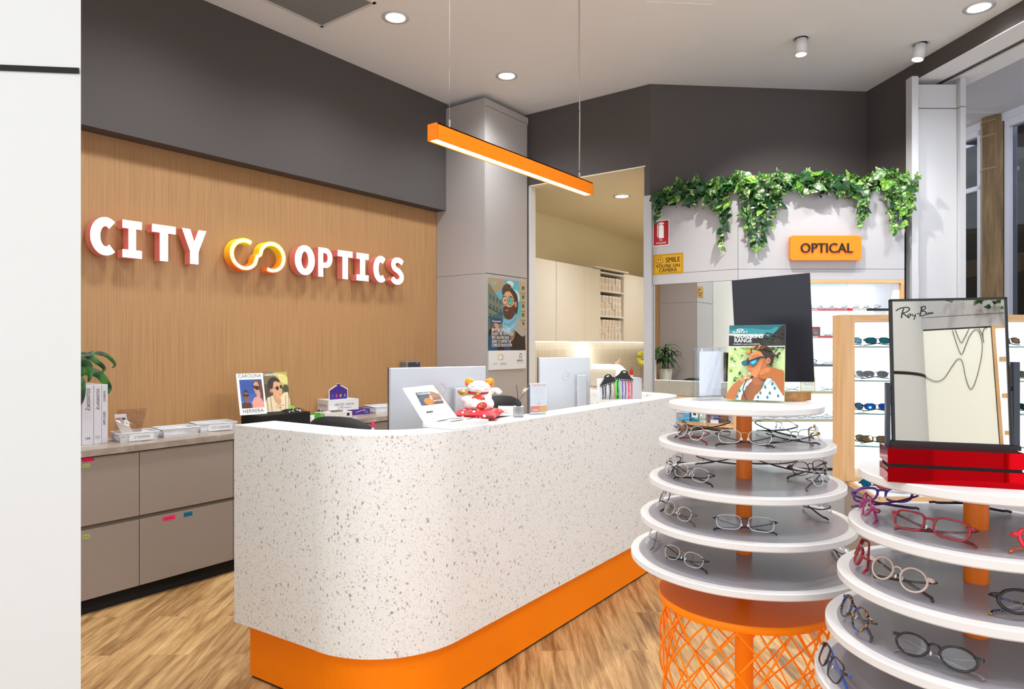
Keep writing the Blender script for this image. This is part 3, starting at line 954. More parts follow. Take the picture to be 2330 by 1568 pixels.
# the niche is shallow in front of a deeper back so packets stand on its shelf
def packet(name, label, x0, x1, h, z, cols, words):
    w = x1 - x0
    t = thing(name, label, 'medicine box', ((x0 + x1) / 2, YA + .02, z), group='eye care boxes in the oak niche')
    t['group'] = 'eye care boxes in the oak niche'
    M().box((-w / 2, 0, 0), (w / 2, .045, h), col(cols[0])).build('carton', t)
    p = Print(w, h, -.0004)
    for (c_, a, b_, c2, d) in cols[1]:
        p.rect(c_, a, b_, c2, d)
    for (s_, c_, cx, cy, sz) in words:
        p.text(s_, c_, cx, cy, sz, .8, .0004)
    p.m.build('printed_front', t)
packet('medicine_box', 'light blue eye drop box on the niche shelf, the leftmost packet', -2.232, -2.125, .09, .8125, [(84, 172, 222), [((236, 240, 245), .0, .78, 1, .97), ((210, 150, 110), .1, .35, .5, .62), ((40, 120, 180), .6, .45, .95, .5), ((40, 120, 180), .55, .1, .9, .2)]], [('OCUSOFT', (40, 110, 180), .45, .82, .018), ('LID SCRUB', (190, 50, 60), .5, .68, .011)])
packet('medicine_box', 'narrow teal and white drop box, second packet on the niche shelf', -2.104, -2.052, .088, .8125, [(232, 236, 238), [((20, 130, 165), 0, 0, 1, .42), ((60, 60, 60), .25, .6, .75, .9), ((210, 240, 240), .55, .3, .9, .6)]], [])
packet('medicine_box', 'green and white box, third packet on the niche shelf', -2.043, -2.012, .08, .8125, [(222, 236, 228), [((40, 160, 90), 0, .0, .3, 1), ((60, 80, 170), .55, .1, .8, .6)]], [])
packet('medicine_box', 'slim pale green striped box, fourth packet on the niche shelf', -2.009, -1.988, .078, .8125, [(226, 232, 228), [((90, 170, 130), .1, .0, .35, .9), ((150, 150, 160), .6, .1, .8, .8)]], [])
packet('medicine_box', 'purple eye drop box with white lower part, rightmost packet in the niche', -1.946, -1.878, .093, .8125, [(92, 58, 138), [((232, 230, 238), .0, .0, 1, .3), ((60, 150, 70), .45, .5, .95, .62), ((150, 130, 190), .1, .3, .4, .65)]], [('ROHTO', (255, 255, 255), .5, .84, .017)])

# ------------------------------------------------------------------ optical wall: right unit (lit display)
WX, WD = 1.786, 5.28                       # left front corner in display axes
O3 = RD(WX, WD)
UW = 1.316
t = thing('display_bay', 'white lit frame display recessed in an oak border under the optical sign', 'display unit', (O3[0], O3[1], 0), TH)
M().box((0.003, 0, 2.048), (UW, .018, 2.69), LGREY).build('fascia_panel', t)
M().box((0.003, 0, 1.962), (UW, .018, 2.045), LGREY).build('rail', t)
M().box((0, .02, 2.05), (UW, .04, 2.68), MGREY).box((0, .02, 2.665), (UW, .30, 2.688), LGREY).build('carcass', t)
M().box((0, 0, 1.937), (UW, .03, 1.961), OAKX).box((UW - .024, 0, .66), (UW, .03, 1.937), OAKZ).box((0, 0, .66), (.022, .03, 1.937), OAKZ).build('oak_border', t)
M().box((.02, .32, .66), (UW - .02, .33, 1.96), LITBACK).build('lit_back', t)
M().box((0, .03, .66), (.02, .32, 1.95), LITSIDE).box((UW - .07, .03, .66), (UW - .02, .32, 1.95), LITSIDE).box((.02, .03, 1.935), (UW - .07, .32, 1.95), LITSIDE).build('side_lining', t)
for z, c_, kind in ((1.722, (206, 34, 52), 'r'), (1.505, (206, 34, 52), 'r'), (1.278, (44, 48, 62), 'd'), (1.062, (206, 168, 124), 'o'), (.838, (206, 168, 124), 'o')):
    sh = M().box((.022, .05, z), (UW - .07, .318, z + .008), PANE if kind != 'o' else LITSIDE).build('shelf', t)
    m = M().box((.022 if kind != 'x' else 0, .045, z - .004), ((.93 if z > 1.7 else 1.0) if kind == 'r' else UW - .07, .05, z + .016), col(c_))
    if kind == 'r' and z > 1.7:
        m.box((1.04, .045, z - .004), (UW - .07, .05, z + .016), col((30, 30, 32))).box((.93, .045, z - .004), (1.04, .05, z + .016), col((196, 196, 200)))
    if kind == 'r':
        for xx in ((.56,)):
            m.text('CARRERA', .02, WPAPER, Matrix.Translation((xx + .05, .0445, z - .001)) @ FRONT, .0008)
    m.build('shelf_strip', sh)
M().box((.86, .006, .68), (.866, .012, 1.935), PANE).box((.022, .008, .67), (.866, .010, 1.935), PANE).build('sliding_glass', t)
for k, (xa, xb) in enumerate(((.003, .33), (.334, .676), (.68, UW))):
    M().box((xa, -.002, .475), (xb, .016, .645), LGREY).build('drawer', t)
    M().box((xa, -.002, .10), (xb, .016, .45), LGREY).build('drawer', t)
M().box((0.05, .02, 0), (UW, .33, .647), MGREY).build('base', t)
M().box((0, -.004, .648), (UW, .33, .66), LITSIDE).build('ledge', t)

# orange optical sign, safety signs
def wallsign(name, label, cat, w, h, loc, rz):
    return thing(name, label, cat, loc, rz)
L = RD((1872 - 1165) / 1520 * 5.28, 5.28 - .02)
t = thing('optical_sign', 'orange rounded wall sign reading OPTICAL below the ivy', 'sign', (L[0], L[1], 2.11), TH)
w, h, r = .555, .192, .02
rp_ = []
for cx, cy, a0 in ((w / 2 - r, h - r, 0), (-w / 2 + r, h - r, 90), (-w / 2 + r, r, 180), (w / 2 - r, r, 270)):
    for k in range(6):
        a = math.radians(a0 + 18 * k); rp_.append((cx + r * math.cos(a), cy + r * math.sin(a)))
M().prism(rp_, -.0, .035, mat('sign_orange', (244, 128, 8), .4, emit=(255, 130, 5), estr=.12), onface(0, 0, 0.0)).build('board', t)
M().text('OPTICAL', .108, BLACK, onface(0.002, .058, .040), .0022, .94, .004).build('lettering', t)

t = thing('fire_extinguisher_sign', 'red and white fire extinguisher sign above the yellow camera sign', 'sign', (-2.3645, YA - .001, 2.286), 0)
w, h = .147, .217
M().box((-w / 2, -.002, 0), (w / 2, 0, h), WPAPER).build('plate', t)
p = Print(w, h, -.0022)
p.rect((172, 12, 28), .04, .03, .96, .97)
W_ = (238, 238, 238)
p.poly(W_, [(.36, .30), (.67, .30), (.67, .75), (.62, .82), (.41, .82), (.36, .75)]).rect(W_, .45, .82, .56, .9)
p.poly(W_, [(.38, .87), (.70, .84), (.66, .90), (.42, .925)])
p.stroke(W_, [(.40, .88), (.30, .82), (.29, .6), (.29, .36)], .006, 3)
p.text('FIRE', W_, .5, .20, .019, .78, .0003).text('EXTINGUISHER', W_, .5, .085, .0185, .72, .0003)
p.m.build('print', t)
t = thing('smile_sign', 'yellow SMILE YOU\'RE ON CAMERA sign with a smiley face on the grey panel', 'sign', (-2.3025, YA - .001, 2.043), 0)
w, h = .270, .173
r = .008
M().box((-w / 2, -.0015, 0), (w / 2, 0, h), col((206, 154, 14))).build('plate', t)
p = Print(w, h, -.0018)
K = (26, 22, 16)
Y_ = (206, 154, 14)
p.rect(K, .035, .05, .965, .95).rect(Y_, .045, .066, .955, .934)
p.ell(K, .22, .68, .128, .205, n=30).ell(Y_, .22, .68, .118, .19, n=30).ell(K, .185, .74, .015, .045).ell(K, .255, .74, .015, .045)
p.stroke(K, [(.145, .63), (.18, .575), (.22, .56), (.26, .575), (.295, .63)], .0035, 4)
p.text("SMILE", K, .665, .57, .060, .88, .002).text("YOU'RE ON", K, .5, .315, .041, 1.0, .0016).text("CAMERA", K, .5, .115, .041, 1.0, .0016)
p.m.build('print', t)
sm2 = dup(t, (-3.800, .68, 2.17), math.pi / 2, 'reflected yellow camera sign stuck on the near tall grey cupboard')
sm2.location = (-3.803, .66, 2.17)

# ------------------------------------------------------------------ free-standing oak display cabinet with glass shelves
def DT(D): return D
t = thing('oak_display_cabinet', 'lit white sunglasses cabinet framed in oak behind the tilting mirror', 'display cabinet', RD(1.95, 3.9), TH)
def L_(x, d): return x, d              # display axes written directly, converted by world=True
def rbox(m, x0, d0, z0, x1_, d1, z1, mt):
    P = [RD(x0, d0), RD(x1_, d0), RD(x1_, d1), RD(x0, d1)]
    return m.prism([q[:2] for q in P], z0, z1, mt)
XR = 3.36
rbox(M(), 1.929, 3.9, .652, 2.001, 4.02, 1.624, OAKZ).build('left_stile', t, True)
rbox(M(), 2.001, 3.9, 1.586, XR - .072, 4.02, 1.624, OAKX).build('top_rail', t, True)
rbox(M(), XR - .072, 3.9, .652, XR, 4.02, 1.624, OAKZ).build('right_stile', t, True)
rbox(rbox(M(), 2.14, 4.30, .652, XR, 4.32, 1.60, LITBACK), 2.14, 4.02, 1.59, XR, 4.3, 1.60, LITSIDE).build('lit_back', t, True)
for z in (1.432, 1.228, 1.030, .835):
    g = rbox(M(), 1.90, 4.03, z, XR - .08, 4.29, z + .007, PANE)
    # curved front edge
    P = smoothpts([(1.90, 4.10), (1.93, 4.03), (2.1, 3.98), (2.5, 3.95), (XR - .08, 3.95), (XR - .08, 4.03), (2.5, 4.03)], 4)
    g = M()
    pl_ = [(1.975, 4.12), (2.0, 4.05), (2.03, 4.03), (2.2, 3.985), (2.5, 3.96), (XR - .08, 3.96), (XR - .08, 4.29), (2.14, 4.29)]
    g.prism([RD(*q)[:2] for q in pl_], z, z + .007, PANE)
    e = M()
    for a, b_ in zip(pl_[:5], pl_[1:6]):
        pa, pb = RD(*a), RD(*b_)
        nx, ny = RD(0, -.0006)[:2]
        e.add([(pa[0] + nx, pa[1] + ny, z), (pb[0] + nx, pb[1] + ny, z), (pb[0] + nx, pb[1] + ny, z + .007), (pa[0] + nx, pa[1] + ny, z + .007)], [(0, 1, 2, 3)], GLASSEDGE)
    s_ = g.build('glass_shelf', t, True)
    e.build('polished_edge', s_, True)
M().prism([RD(*q)[:2] for q in ((1.907, 3.5), (XR, 3.5), (XR, 4.34), (2.14, 4.34), (1.975, 3.95))], .624, .650, OAKX).build('oak_ledge', t, True)
M().prism([RD(*q)[:2] for q in ((1.922, 3.515), (XR - .01, 3.515), (XR - .01, 3.89), (1.985, 3.89))], .6505, .6515, LITSIDE).build('ledge_top', t, True)
rbox(M().prism([RD(*q)[:2] for q in ((1.915, 3.52), (XR - .02, 3.52), (XR - .02, 4.3), (2.14, 4.3), (1.982, 3.95))], 0, .623, TAUPE), 1.94, 3.515, .02, XR - .02, 3.52, .62, LGREY).build('base', t, True)
rbox(M(), 1.95, 3.513, .575, 2.03, 3.515, .612, WPAPER).build('price_label', t, True)

# ------------------------------------------------------------------ folding door stack at the shop front
t = thing('folding_door', 'white folded shopfront door panels standing under the header', 'door', RD(3.3, 5.35))
rbox(M(), 3.173, 5.30, 0, 3.225, 5.38, 3.58, DOORW).build('jamb', t, True)
rbox(rbox(M(), 3.240, 5.37, .01, 3.575, 5.41, 3.345, DOORW), 3.240, 5.37, 3.352, 3.575, 5.41, 3.54, DOORW).build('door_leaf', t, True)
rbox(rbox(M(), 3.578, 5.33, .01, 3.622, 5.41, 3.345, DOORW), 3.578, 5.33, 3.352, 3.622, 5.41, 3.58, DOORW).build('door_leaf', t, True)
for z in (3.30, 2.68, 1.86, 1.0):
    rbox(M(), 3.222, 5.318, z, 3.238, 5.37, z + .115, CHROME).build('hinge', t, True)

# ------------------------------------------------------------------ the mall beyond
struct('floor_mall', M().prism([LN(-3, .5), LN(14, .5), LN(14, 9), LN(-3, 9)], .001, .004, col((226, 226, 228), .3)))
struct('ceiling_mall', M().prism([LN(-2, .46), LN(14, .46), LN(14, 9), LN(-2, 9)], 3.94, 4.04, MALLC))
P0 = (-0.218, 9.184)
def MS(s_, o_=0.0): return (P0[0] + D4[0] * s_ + .7266 * o_, P0[1] + D4[1] * s_ + .687 * o_)
def mbox(m, s0, s1, o0, o1, z0, z1, mt): return m.prism([MS(s0, o0), MS(s1, o0), MS(s1, o1), MS(s0, o1)], z0, z1, mt)
struct('wall_mall', mbox(mbox(M(), -6, 14, -.06, .1, 3.86, 3.94, MALLF), -6, -1.2, -.05, .1, 0, 3.86, MALLC))
t = thing('shopfront_frame', 'white framed shopfront window across the mall beyond the folding door', 'shopfront', (*MS(-.3), 0))
f = M()
for (a, b_) in ((-.045, .0), (-1.2, -1.15), (.317, .375)):
    mbox(f, a, b_, -.05, .05, 0, 3.86, MALLF)
mbox(f, -1.2, .0, -.05, .05, 3.80, 3.86, MALLF)
mbox(f, -1.2, .0, -.05, .05, 3.19, 3.24, MALLF)
mbox(f, .375, 6, -.05, .05, 3.78, 3.86, MALLF)
for s_ in (1.9, 3.4, 4.9): mbox(f, s_, s_ + .06, -.05, .05, 0, 3.8, MALLF)
f.build('frame', t, True)
mbox(mbox(M(), -1.15, -.045, -.004, .004, 0.1, 3.80, SHOPGL), .375, 6, -.004, .004, .1, 3.78, SHOPGL).build('glass', t, True)
t = thing('timber_column', 'rustic timber clad column between the white mall window frames', 'column', (*MS(.19), 0))
cx = [(.045, 0), (.06, -.10), (.15, -.16), (.27, -.10), (.30, -.05), (.30, .05), (.045, .05)]
M().prism([MS(*q) for q in cx], 0, 3.935, TIMB).build('cladding', t, True)
e = M()
for z in (3.72, 3.36, 3.88): e.prism([MS(.055, -.105), MS(.15, -.165), MS(.27, -.107), MS(.27, -.10), MS(.15, -.158), MS(.06, -.098)], z, z + .02, col((150, 128, 96)))
e.build('cracked_band', t, True)
struct('wall_cafe', mbox(mbox(mbox(M(), -4, 7, 3.0, 3.1, 0, 3.9, DARKIN), -4, 7, .2, 3.0, 3.75, 3.8, col((104, 104, 110), .8)), -4, -3.9, .1, 3, 0, 3.8, DARKIN))
t = thing('cafe_beam', 'pale timber beam with greenery inside the dark mall shop', 'beam', (*MS(-.3, .9), 0))
mbox(mbox(M(), -2.5, .3, .9, 1.05, 2.36, 2.56, OAKX), .375, 1.6, .5, .65, 2.9, 3.1, OAKX).build('beam', t, True)
t = thing('cafe_ceiling_beam', 'dark timber ceiling beam high inside the mall shop', 'beam', (*MS(-.3, 1.5), 0))
mbox(M(), -2.5, 2, 1.2, 1.5, 3.5, 3.75, wood('dark_beam', (60, 44, 30), (84, 62, 42), (104, 78, 54), (20, 20, 2))).build('beam', t, True)
t = thing('cafe_pendant', 'small round pendant lamp on a thin cord inside the mall shop', 'pendant light', (*MS(-.30, .6), 2.2))
M().cyl((0, 0), .09, 1.30, 1.33, WHITEM, 20).build('canopy', t)
M().tube([(0, 0, .3), (0, 0, 1.3)], .006, WPLAS, 6).build('cord', t)
M().lathe([(.01, .32), (.09, .25), (.11, .1), (.10, .1)], col((200, 140, 90), .5), 20).cyl((0, 0), .07, -.3, .1, col((150, 156, 160), .3), 16).build('shade', t)
lamp('POINT', 'cafe_lamp', (*MS(.3, 1.6), 2.7), 110, (1, .85, .7), shadow_soft_size=.2)

# ------------------------------------------------------------------ second display bay behind the camera (seen in the tilting mirror)
rh = (0.5501, -0.8351); tg = (0.8351, 0.5501); BB = (1.3426, -0.7253)
def BK(s_, o_=0.0): return (BB[0] + tg[0] * s_ + rh[0] * o_, BB[1] + tg[1] * s_ + rh[1] * o_)
def bbox(m, s0, s1, o0, o1, z0, z1, mt): return m.prism([BK(s0, o0), BK(s1, o0), BK(s1, o1), BK(s0, o1)], z0, z1, mt)
t = thing('rear_wall_unit', 'grey rear wall unit with a cream panel bearing painted wavy reflections, seen in the tilting mirror', 'wall unit', (*BK(.3, .2), 0))
bbox(M(), -.125, 1.6, 0, .02, 2.110, 2.62, LGREY).build('fascia_panel', t, True)
bbox(M(), -.125, 1.6, 0, .02, 2.045, 2.107, LGREY).build('rail', t, True)
bbox(M(), -.125, 1.6, .02, .35, 0, 2.6, MGREY).build('carcass', t, True)
bbox(M(), -.12, .188, -.004, .004, .3, 2.036, col((246, 247, 238), .3)).build('panel', t, True)
bbox(M(), -.124, .192, -.001, .003, .29, 2.043, BLACK).build('panel_border', t, True)
bbox(bbox(M(), .192, .206, -.01, .02, .3, 2.044, OAKZ), .206, 1.5, -.01, .02, 2.03, 2.044, OAKX).build('oak_border', t, True)
bbox(M(), .206, 1.5, -.004, .0, .3, 2.03, LITBACK).build('lit_back', t, True)
for z in (1.86, 1.68, 1.5):
    bbox(M(), .212, 1.5, -.05, -.002, z, z + .018, OAKX).build('shelf', t, True)
w_ = M()
def wave(P, r=.0014):
    w_.tube([(*BK(a, -.008), z) for a, z in smoothpts(P, 6, False)], r, BLACK, 6)
wave([(-.12, 1.815), (-.09, 1.785), (-.055, 1.769), (-.02, 1.785), (.02, 1.85), (.045, 1.882), (.062, 1.865), (.072, 1.78), (.088, 1.726), (.112, 1.77), (.14, 1.88), (.149, 1.95), (.142, 2.01), (.125, 2.03), (.10, 2.0), (.08, 1.95), (.060, 1.905), (.045, 1.95), (.028, 2.034)])
wave([(.040, 2.034), (.052, 1.99), (.062, 1.965), (.075, 1.985), (.098, 2.034)])
wave([(.140, 2.034), (.152, 2.0), (.156, 1.96), (.154, 2.0), (.16, 2.03), (.175, 2.034)])
w_.build('wavy_reflection', t, True)  # painted lines stand in for a band's rippled reflection in a mirror
t = thing('round_pillar', 'round white pillar with a black band behind the camera', 'pillar', (*BK(-.29, -.0), 0))
M().cyl((0, 0), .19, 0, CZ - .005, WHITE, 48).build('shaft', t)
M().lathe([(.1905, 1.785), (.1915, 1.785), (.1915, 1.80), (.1905, 1.80)], BLACKM, 48).build('band', t)
# ------------------------------------------------------------------ reception desk
def arc(cx, cy, r, a0, a1, n):
    return [(cx + r * math.cos(math.radians(a0 + (a1 - a0) * k / n)), cy + r * math.sin(math.radians(a0 + (a1 - a0) * k / n))) for k in range(n + 1)]
outer = [(-2.705, 1.612)] + arc(-2.2, 2.05, .4, -92, 0, 20) + arc(-2.1, 4.23, .3, 0, 90, 14) + [(-2.95, 4.53)]
inner = [(-2.705, 1.812)] + arc(-2.2, 2.09, .25, -92, 0, 20) + arc(-2.1, 4.23, .15, 0, 90, 14) + [(-2.95, 4.38)]
kick = [(-2.652, 1.655)] + arc(-2.2, 2.05, .365, -91, 0, 20) + arc(-2.1, 4.20, .265, 0, 90, 14) + [(-2.9, 4.47)]
kin = [(-2.652, 1.80)] + arc(-2.2, 2.09, .26, -91, 0, 20) + arc(-2.1, 4.20, .17, 0, 90, 14) + [(-2.9, 4.38)]
def band(m, A, B, z0, z1, mt):
    n = len(A)
    V = [(*p, z0) for p in A] + [(*p, z1) for p in A] + [(*p, z0) for p in B] + [(*p, z1) for p in B]
    F = []
    for i in range(n - 1):
        F += [(i, i + 1, n + i + 1, n + i), (2 * n + i + 1, 2 * n + i, 3 * n + i, 3 * n + i + 1), (n + i, n + i + 1, 3 * n + i + 1, 3 * n + i), (i + 1, i, 2 * n + i, 2 * n + i + 1)]
    F += [(0, n, 3 * n, 2 * n), (n - 1, 3 * n - 1, 4 * n - 1, 2 * n - 1)]
    return m.add(V, F, mt)
t = thing('reception_desk', 'curved white terrazzo reception desk with an orange kickboard', 'reception desk', (-2.2, 3.0, 0))
band(M(), outer, inner, .243, 1.088, TERR).build('front_panel', t, True)
o2 = [(x, y) for x, y in outer]
band(M(), o2, inner, 1.0882, 1.10, TERR).build('counter_top', t, True)
band(M(), kick, kin, .012, .2425, ORANGE).build('kickboard', t, True)
band(M(), [(x + (-.01 if x > -2 else 0), y + .01) for x, y in kick], kin, 0.0, .012, BLACKM).build('shadow_gap', t, True)
M().prism([(-2.64, 1.83), (-2.2, 1.845), (-1.96, 2.1), (-1.96, 4.2), (-2.1, 4.37), (-2.64, 4.37), (-2.64, 3.95), (-2.5, 3.9), (-2.5, 2.3), (-2.64, 2.25)], .715, .74, col((150, 140, 134), .4)).build('worktop', t, True)
M().box((-2.62, 1.84, 0), (-2.58, 2.2, .712), TAUPE).box((-2.62, 4.0, 0), (-2.58, 4.36, .712), TAUPE).build('leg_panel', t, True)
t = thing('return_counter', 'low terrazzo return counter behind the rear monitor', 'counter', (-2.6, 4.3, 0))
M().box((-2.94, 4.0, 1.0), (-2.2, 4.3, 1.012), TERR).build('top', t, True)
bpy.data.objects.remove(t.children[0]); bpy.data.objects.remove(t)

# ------------------------------------------------------------------ monitors
def monitor(name, label, w, h, loc, yaw, z0, drop, footz, logo='DELL', slim=.012, standx=0.0, armz=None):
    t = thing(name, label, 'monitor', (*loc, footz), yaw)
    zb = z0 - footz
    M().box((-w / 2, -.004, zb), (w / 2, .002, zb + h), BLACK).build('bezel', t)
    M().box((-w / 2 + .004, -.0055, zb + .01), (w / 2 - .004, -.004, zb + h - .006), col((10, 10, 12), .1)).build('screen', t)
    b = M().box((-w / 2 + .001, .002, zb + .001), (w / 2 - .001, .028, zb + h - .001), SILVER, bev=.004)
    b.build('back_cover', t)
    X = Matrix(((-1, 0, 0, 0), (0, 0, 1, .0285), (0, 1, 0, 0), (0, 0, 0, 1)))
    g = M()
    g.tube([(x * .028, y * .028, .0) for x, y in [(math.cos(a * .2618), math.sin(a * .2618)) for a in range(24)]], .0008, CHROME, 5, X @ Matrix.Translation((0, zb + h * .66, 0)), True)
    g.text(logo, .019, CHROME, X @ Matrix.Translation((0, zb + h * .66 - .006, .0003)), .0006)
    g.build('logo', t)
    M().box((standx - .032, .045, 0.01), (standx + .032, .068, zb + h * .68), SILVER, bev=.003).build('stand', t)
    M().box((standx - .022, .026, zb + h * .36), (standx + .022, .05, zb + h * .46), WPLAS, bev=.003).build('mount', t)
    M().box((standx - .12, -.06, 0), (standx + .12, .14, .010), SILVER).build('foot', t)
    return t
MX = (-2.2764, 2.4443)
# the screen faces the staff side (-x), its silver back faces the camera
monitor('monitor', 'large silver backed monitor behind the lucky cat, nearest on the desk', .526, .33, MX, math.radians(69.4) + math.pi, 1.01, 0, .742, standx=-.095)
mc = RD((1290 - 1165) / 1520 * 4.95, 4.95)
monitor('monitor', 'smaller silver backed monitor at the far end of the desk', .38, .362, (-2.345, 3.72), math.radians(62) + math.pi, 1.005, 0, .742, standx=-.105)

# ------------------------------------------------------------------ things on the reception desk
# open sample box with lid
yb = math.radians(72)
t = thing('sample_box', 'open white lens sample box with a printed lid, nearest on the desk', 'box', (-1.925, 2.085, 1.1005), 0)
P = {'a': (-1.990, 2.045), 'b': (-1.816, 2.049)}
ang = math.atan2(2.236 - 2.049, -1.812 + 1.816)      # long side direction
bx = M()
q0, q1 = Vector((-1.992, 2.046, 0)), Vector((-1.818, 2.050, 0))
dv = Vector((0.015, .205, 0))
q2, q3 = q1 + dv, q0 + dv
bx.prism([tuple(p)[:2] for p in (q0, q1, q2, q3)], 1.101, 1.127, WPAPER)
bx.build('tray', t, True)
cut = M()
for (cx, cy, rx, ry, a) in ((-1.93, 2.10, .014, .05, .3), (-1.875, 2.13, .012, .055, .1), (-1.935, 2.19, .014, .045, -.3), (-1.88, 2.22, .01, .03, .2)):
    pts = [(cx + rx * math.cos(k * .35) * math.cos(a) - ry * math.sin(k * .35) * math.sin(a), cy + rx * math.cos(k * .35) * math.sin(a) + ry * math.sin(k * .35) * math.cos(a)) for k in range(18)]
    cut.prism(pts, 1.1272, 1.1276, BLACK)
cut.build('cutout', t, True)
# lid leaning back from the left edge: width along q0->q3, facing the camera
lid = bpy.data.objects.new('lid', None)
bpy.data.objects.remove(lid)
def slab(name, TL, TR, BR, BL, th, m, parent):
    """thin panel through four corner points, th thick behind its face"""
    TL, TR, BR, BL = map(Vector, (TL, TR, BR, BL))
    n = (TR - TL).cross(BL - TL).normalized()       # points away from viewer
    v = [TL, TR, BR, BL] + [p + n * th for p in (TL, TR, BR, BL)]
    o = M().add(v, [(0, 3, 2, 1), (4, 5, 6, 7), (0, 1, 5, 4), (1, 2, 6, 5), (2, 3, 7, 6), (3, 0, 4, 7)], m).build(name, parent, True)
    return o
def frame_of(TL, TR, BR, BL):
    """matrix: print coords (x centred, z up, front -y) onto the panel, plus its width and height"""
    TL, TR, BR, BL = map(Vector, (TL, TR, BR, BL))
    ex = ((BR - BL) + (TR - TL)).normalized()
    w = ((BR - BL).length + (TR - TL).length) / 2
    n = (TR - TL).cross(BL - TL).normalized()
    ez = ex.cross(n).normalized()
    if ez.dot(TL - BL) < 0: ez = -ez
    ey = n
    c = (BL + BR) / 2
    h = ((TL - BL).length + (TR - BR).length) / 2
    X = Matrix(((ex.x, ey.x, ez.x, c.x), (ex.y, ey.y, ez.y, c.y), (ex.z, ey.z, ez.z, c.z), (0, 0, 0, 1)))
    return X, w, h
def place_print(p, X, name, parent):
    p.m.v = [tuple(X @ Vector(v)) for v in p.m.v]
    return p.m.build(name, parent, True)
LT = [(-2.085, 2.000, 1.262), (-2.04, 2.165, 1.268), (-1.975, 2.235, 1.127), (-1.990, 2.046, 1.127)]
LT = [(-2.095, 2.028, 1.262), (-2.085, 2.205, 1.268), (-1.978, 2.250, 1.127), (-1.992, 2.046, 1.127)]
slab('lid', *LT, .003, WPAPER, t)
X, w, h = frame_of(*LT)
p = Print(w, h, -.0006)
p.rect((70, 84, 96), .14, .42, .84, .80).rect((150, 108, 84), .5, .42, .84, .80).rect((120, 92, 78), .5, .55, .84, .62).rect((92, 72, 66), .55, .42, .84, .5)
p.poly((44, 66, 58), [(.14, .62), (.34, .8), (.14, .8)]).poly((60, 74, 110), [(.14, .42), (.14, .6), (.38, .42)]).ell((232, 118, 44), .40, .52, .13, .10).ell((214, 166, 140), .53, .62, .04, .07)
p.text('COLORMATIC', (240, 240, 240), .38, .73, .012, 1, .0004).text('READY TO RIDE', (240, 240, 240), .68, .5, .007, 1, .0003)
for k in range(4): p.ell((40, 40, 44), .2 + k * .05, .22, .022, .03).ell((240, 170, 110), .18 + k * .09, .29, .01, .012)
p.rect((190, 190, 195), .14, .35, .7, .358).text('RODENSTOCK', (120, 120, 120), .76, .14, .008, 1)
p.stroke((60, 60, 60), [(.76, .22), (.74, .26), (.77, .29), (.8, .26), (.78, .22), (.8, .18)], .0012)
place_print(p, X, 'printed_lid', t)

# lucky cat figurine on a red cushion
CA = (-2.005, 2.435)
t = thing('cushion', 'red floral cushion under the lucky cat figurine', 'cushion', (*CA, 1.1), math.radians(28))
def floral(name, base, cols_, sc):
    m, nt, b, tc = nodes_mat(name, .6)
    v = N(nt, 'ShaderNodeTexVoronoi', i_Scale=float(sc))
    nt.links.new(tc.outputs['Object'], v.inputs['Vector'])
    sx = N(nt, 'ShaderNodeSeparateColor')
    nt.links.new(v.outputs['Color'], sx.inputs[0])
    st = [(0.0, base)]
    for k, c_ in enumerate(cols_): st.append((.40 + .6 * k / len(cols_), c_))
    r = ramp(nt, sx.outputs[0], st, 'CONSTANT')
    lt = N(nt, 'ShaderNodeMath', operation='LESS_THAN')
    lt.inputs[1].default_value = .42
    nt.links.new(v.outputs['Distance'], lt.inputs[0])
    mx = N(nt, 'ShaderNodeMixRGB')
    mx.inputs[1].default_value = lin(base)
    nt.links.new(lt.outputs[0], mx.inputs[0])
    nt.links.new(r.outputs[0], mx.inputs[2])
    nt.links.new(mx.outputs[0], b.inputs['Base Color'])
    return m
FLOR = floral('red_floral_cloth', (196, 22, 44), [(236, 150, 180), (250, 236, 232), (60, 110, 60), (200, 40, 60)], 60)
FLORM = floral('festive_enamel', (224, 60, 30), [(240, 170, 30), (60, 90, 190), (230, 60, 120), (250, 230, 90), (90, 40, 130), (60, 140, 60)], 110)
cs = M()
bm = bmesh.new()
bmesh.ops.create_grid(bm, x_segments=16, y_segments=16, size=1)
vt, vb = [], []
V, F = [], []
n = 17
def cz(x, y): return .024 * (max(0, (1 - x ** 4)) * max(0, (1 - y ** 4))) ** .45
bm.free()
for sgn in (1, -1):
    for i in range(n):
        for j in range(n):
            x, y = -1 + 2 * i / (n - 1), -1 + 2 * j / (n - 1)
            kx = .105 * (1 - .10 * (1 - abs(y)) * abs(x)); ky = .105 * (1 - .10 * (1 - abs(x)) * abs(y))
            V.append((x * kx, y * ky, .026 + sgn * cz(x, y)))
for i in range(n - 1):
    for j in range(n - 1):
        a = i * n + j
        F.append((a, a + n, a + n + 1, a + 1)); F.append((n * n + a, n * n + a + 1, n * n + a + n + 1, n * n + a + n))
cs.add(V, F, FLOR, None, True).build('cushion', t)
PORC = mat('white_porcelain', (238, 236, 232), .12, coat=.6)
t = thing('lucky_cat', 'white porcelain lucky cat figurine with gold ingot and red scarf on a cushion', 'figurine', (*CA, 1.150), math.radians(28))
b = M()
t.scale = (1.12, 1.05, .80)
t.location.z = 1.146
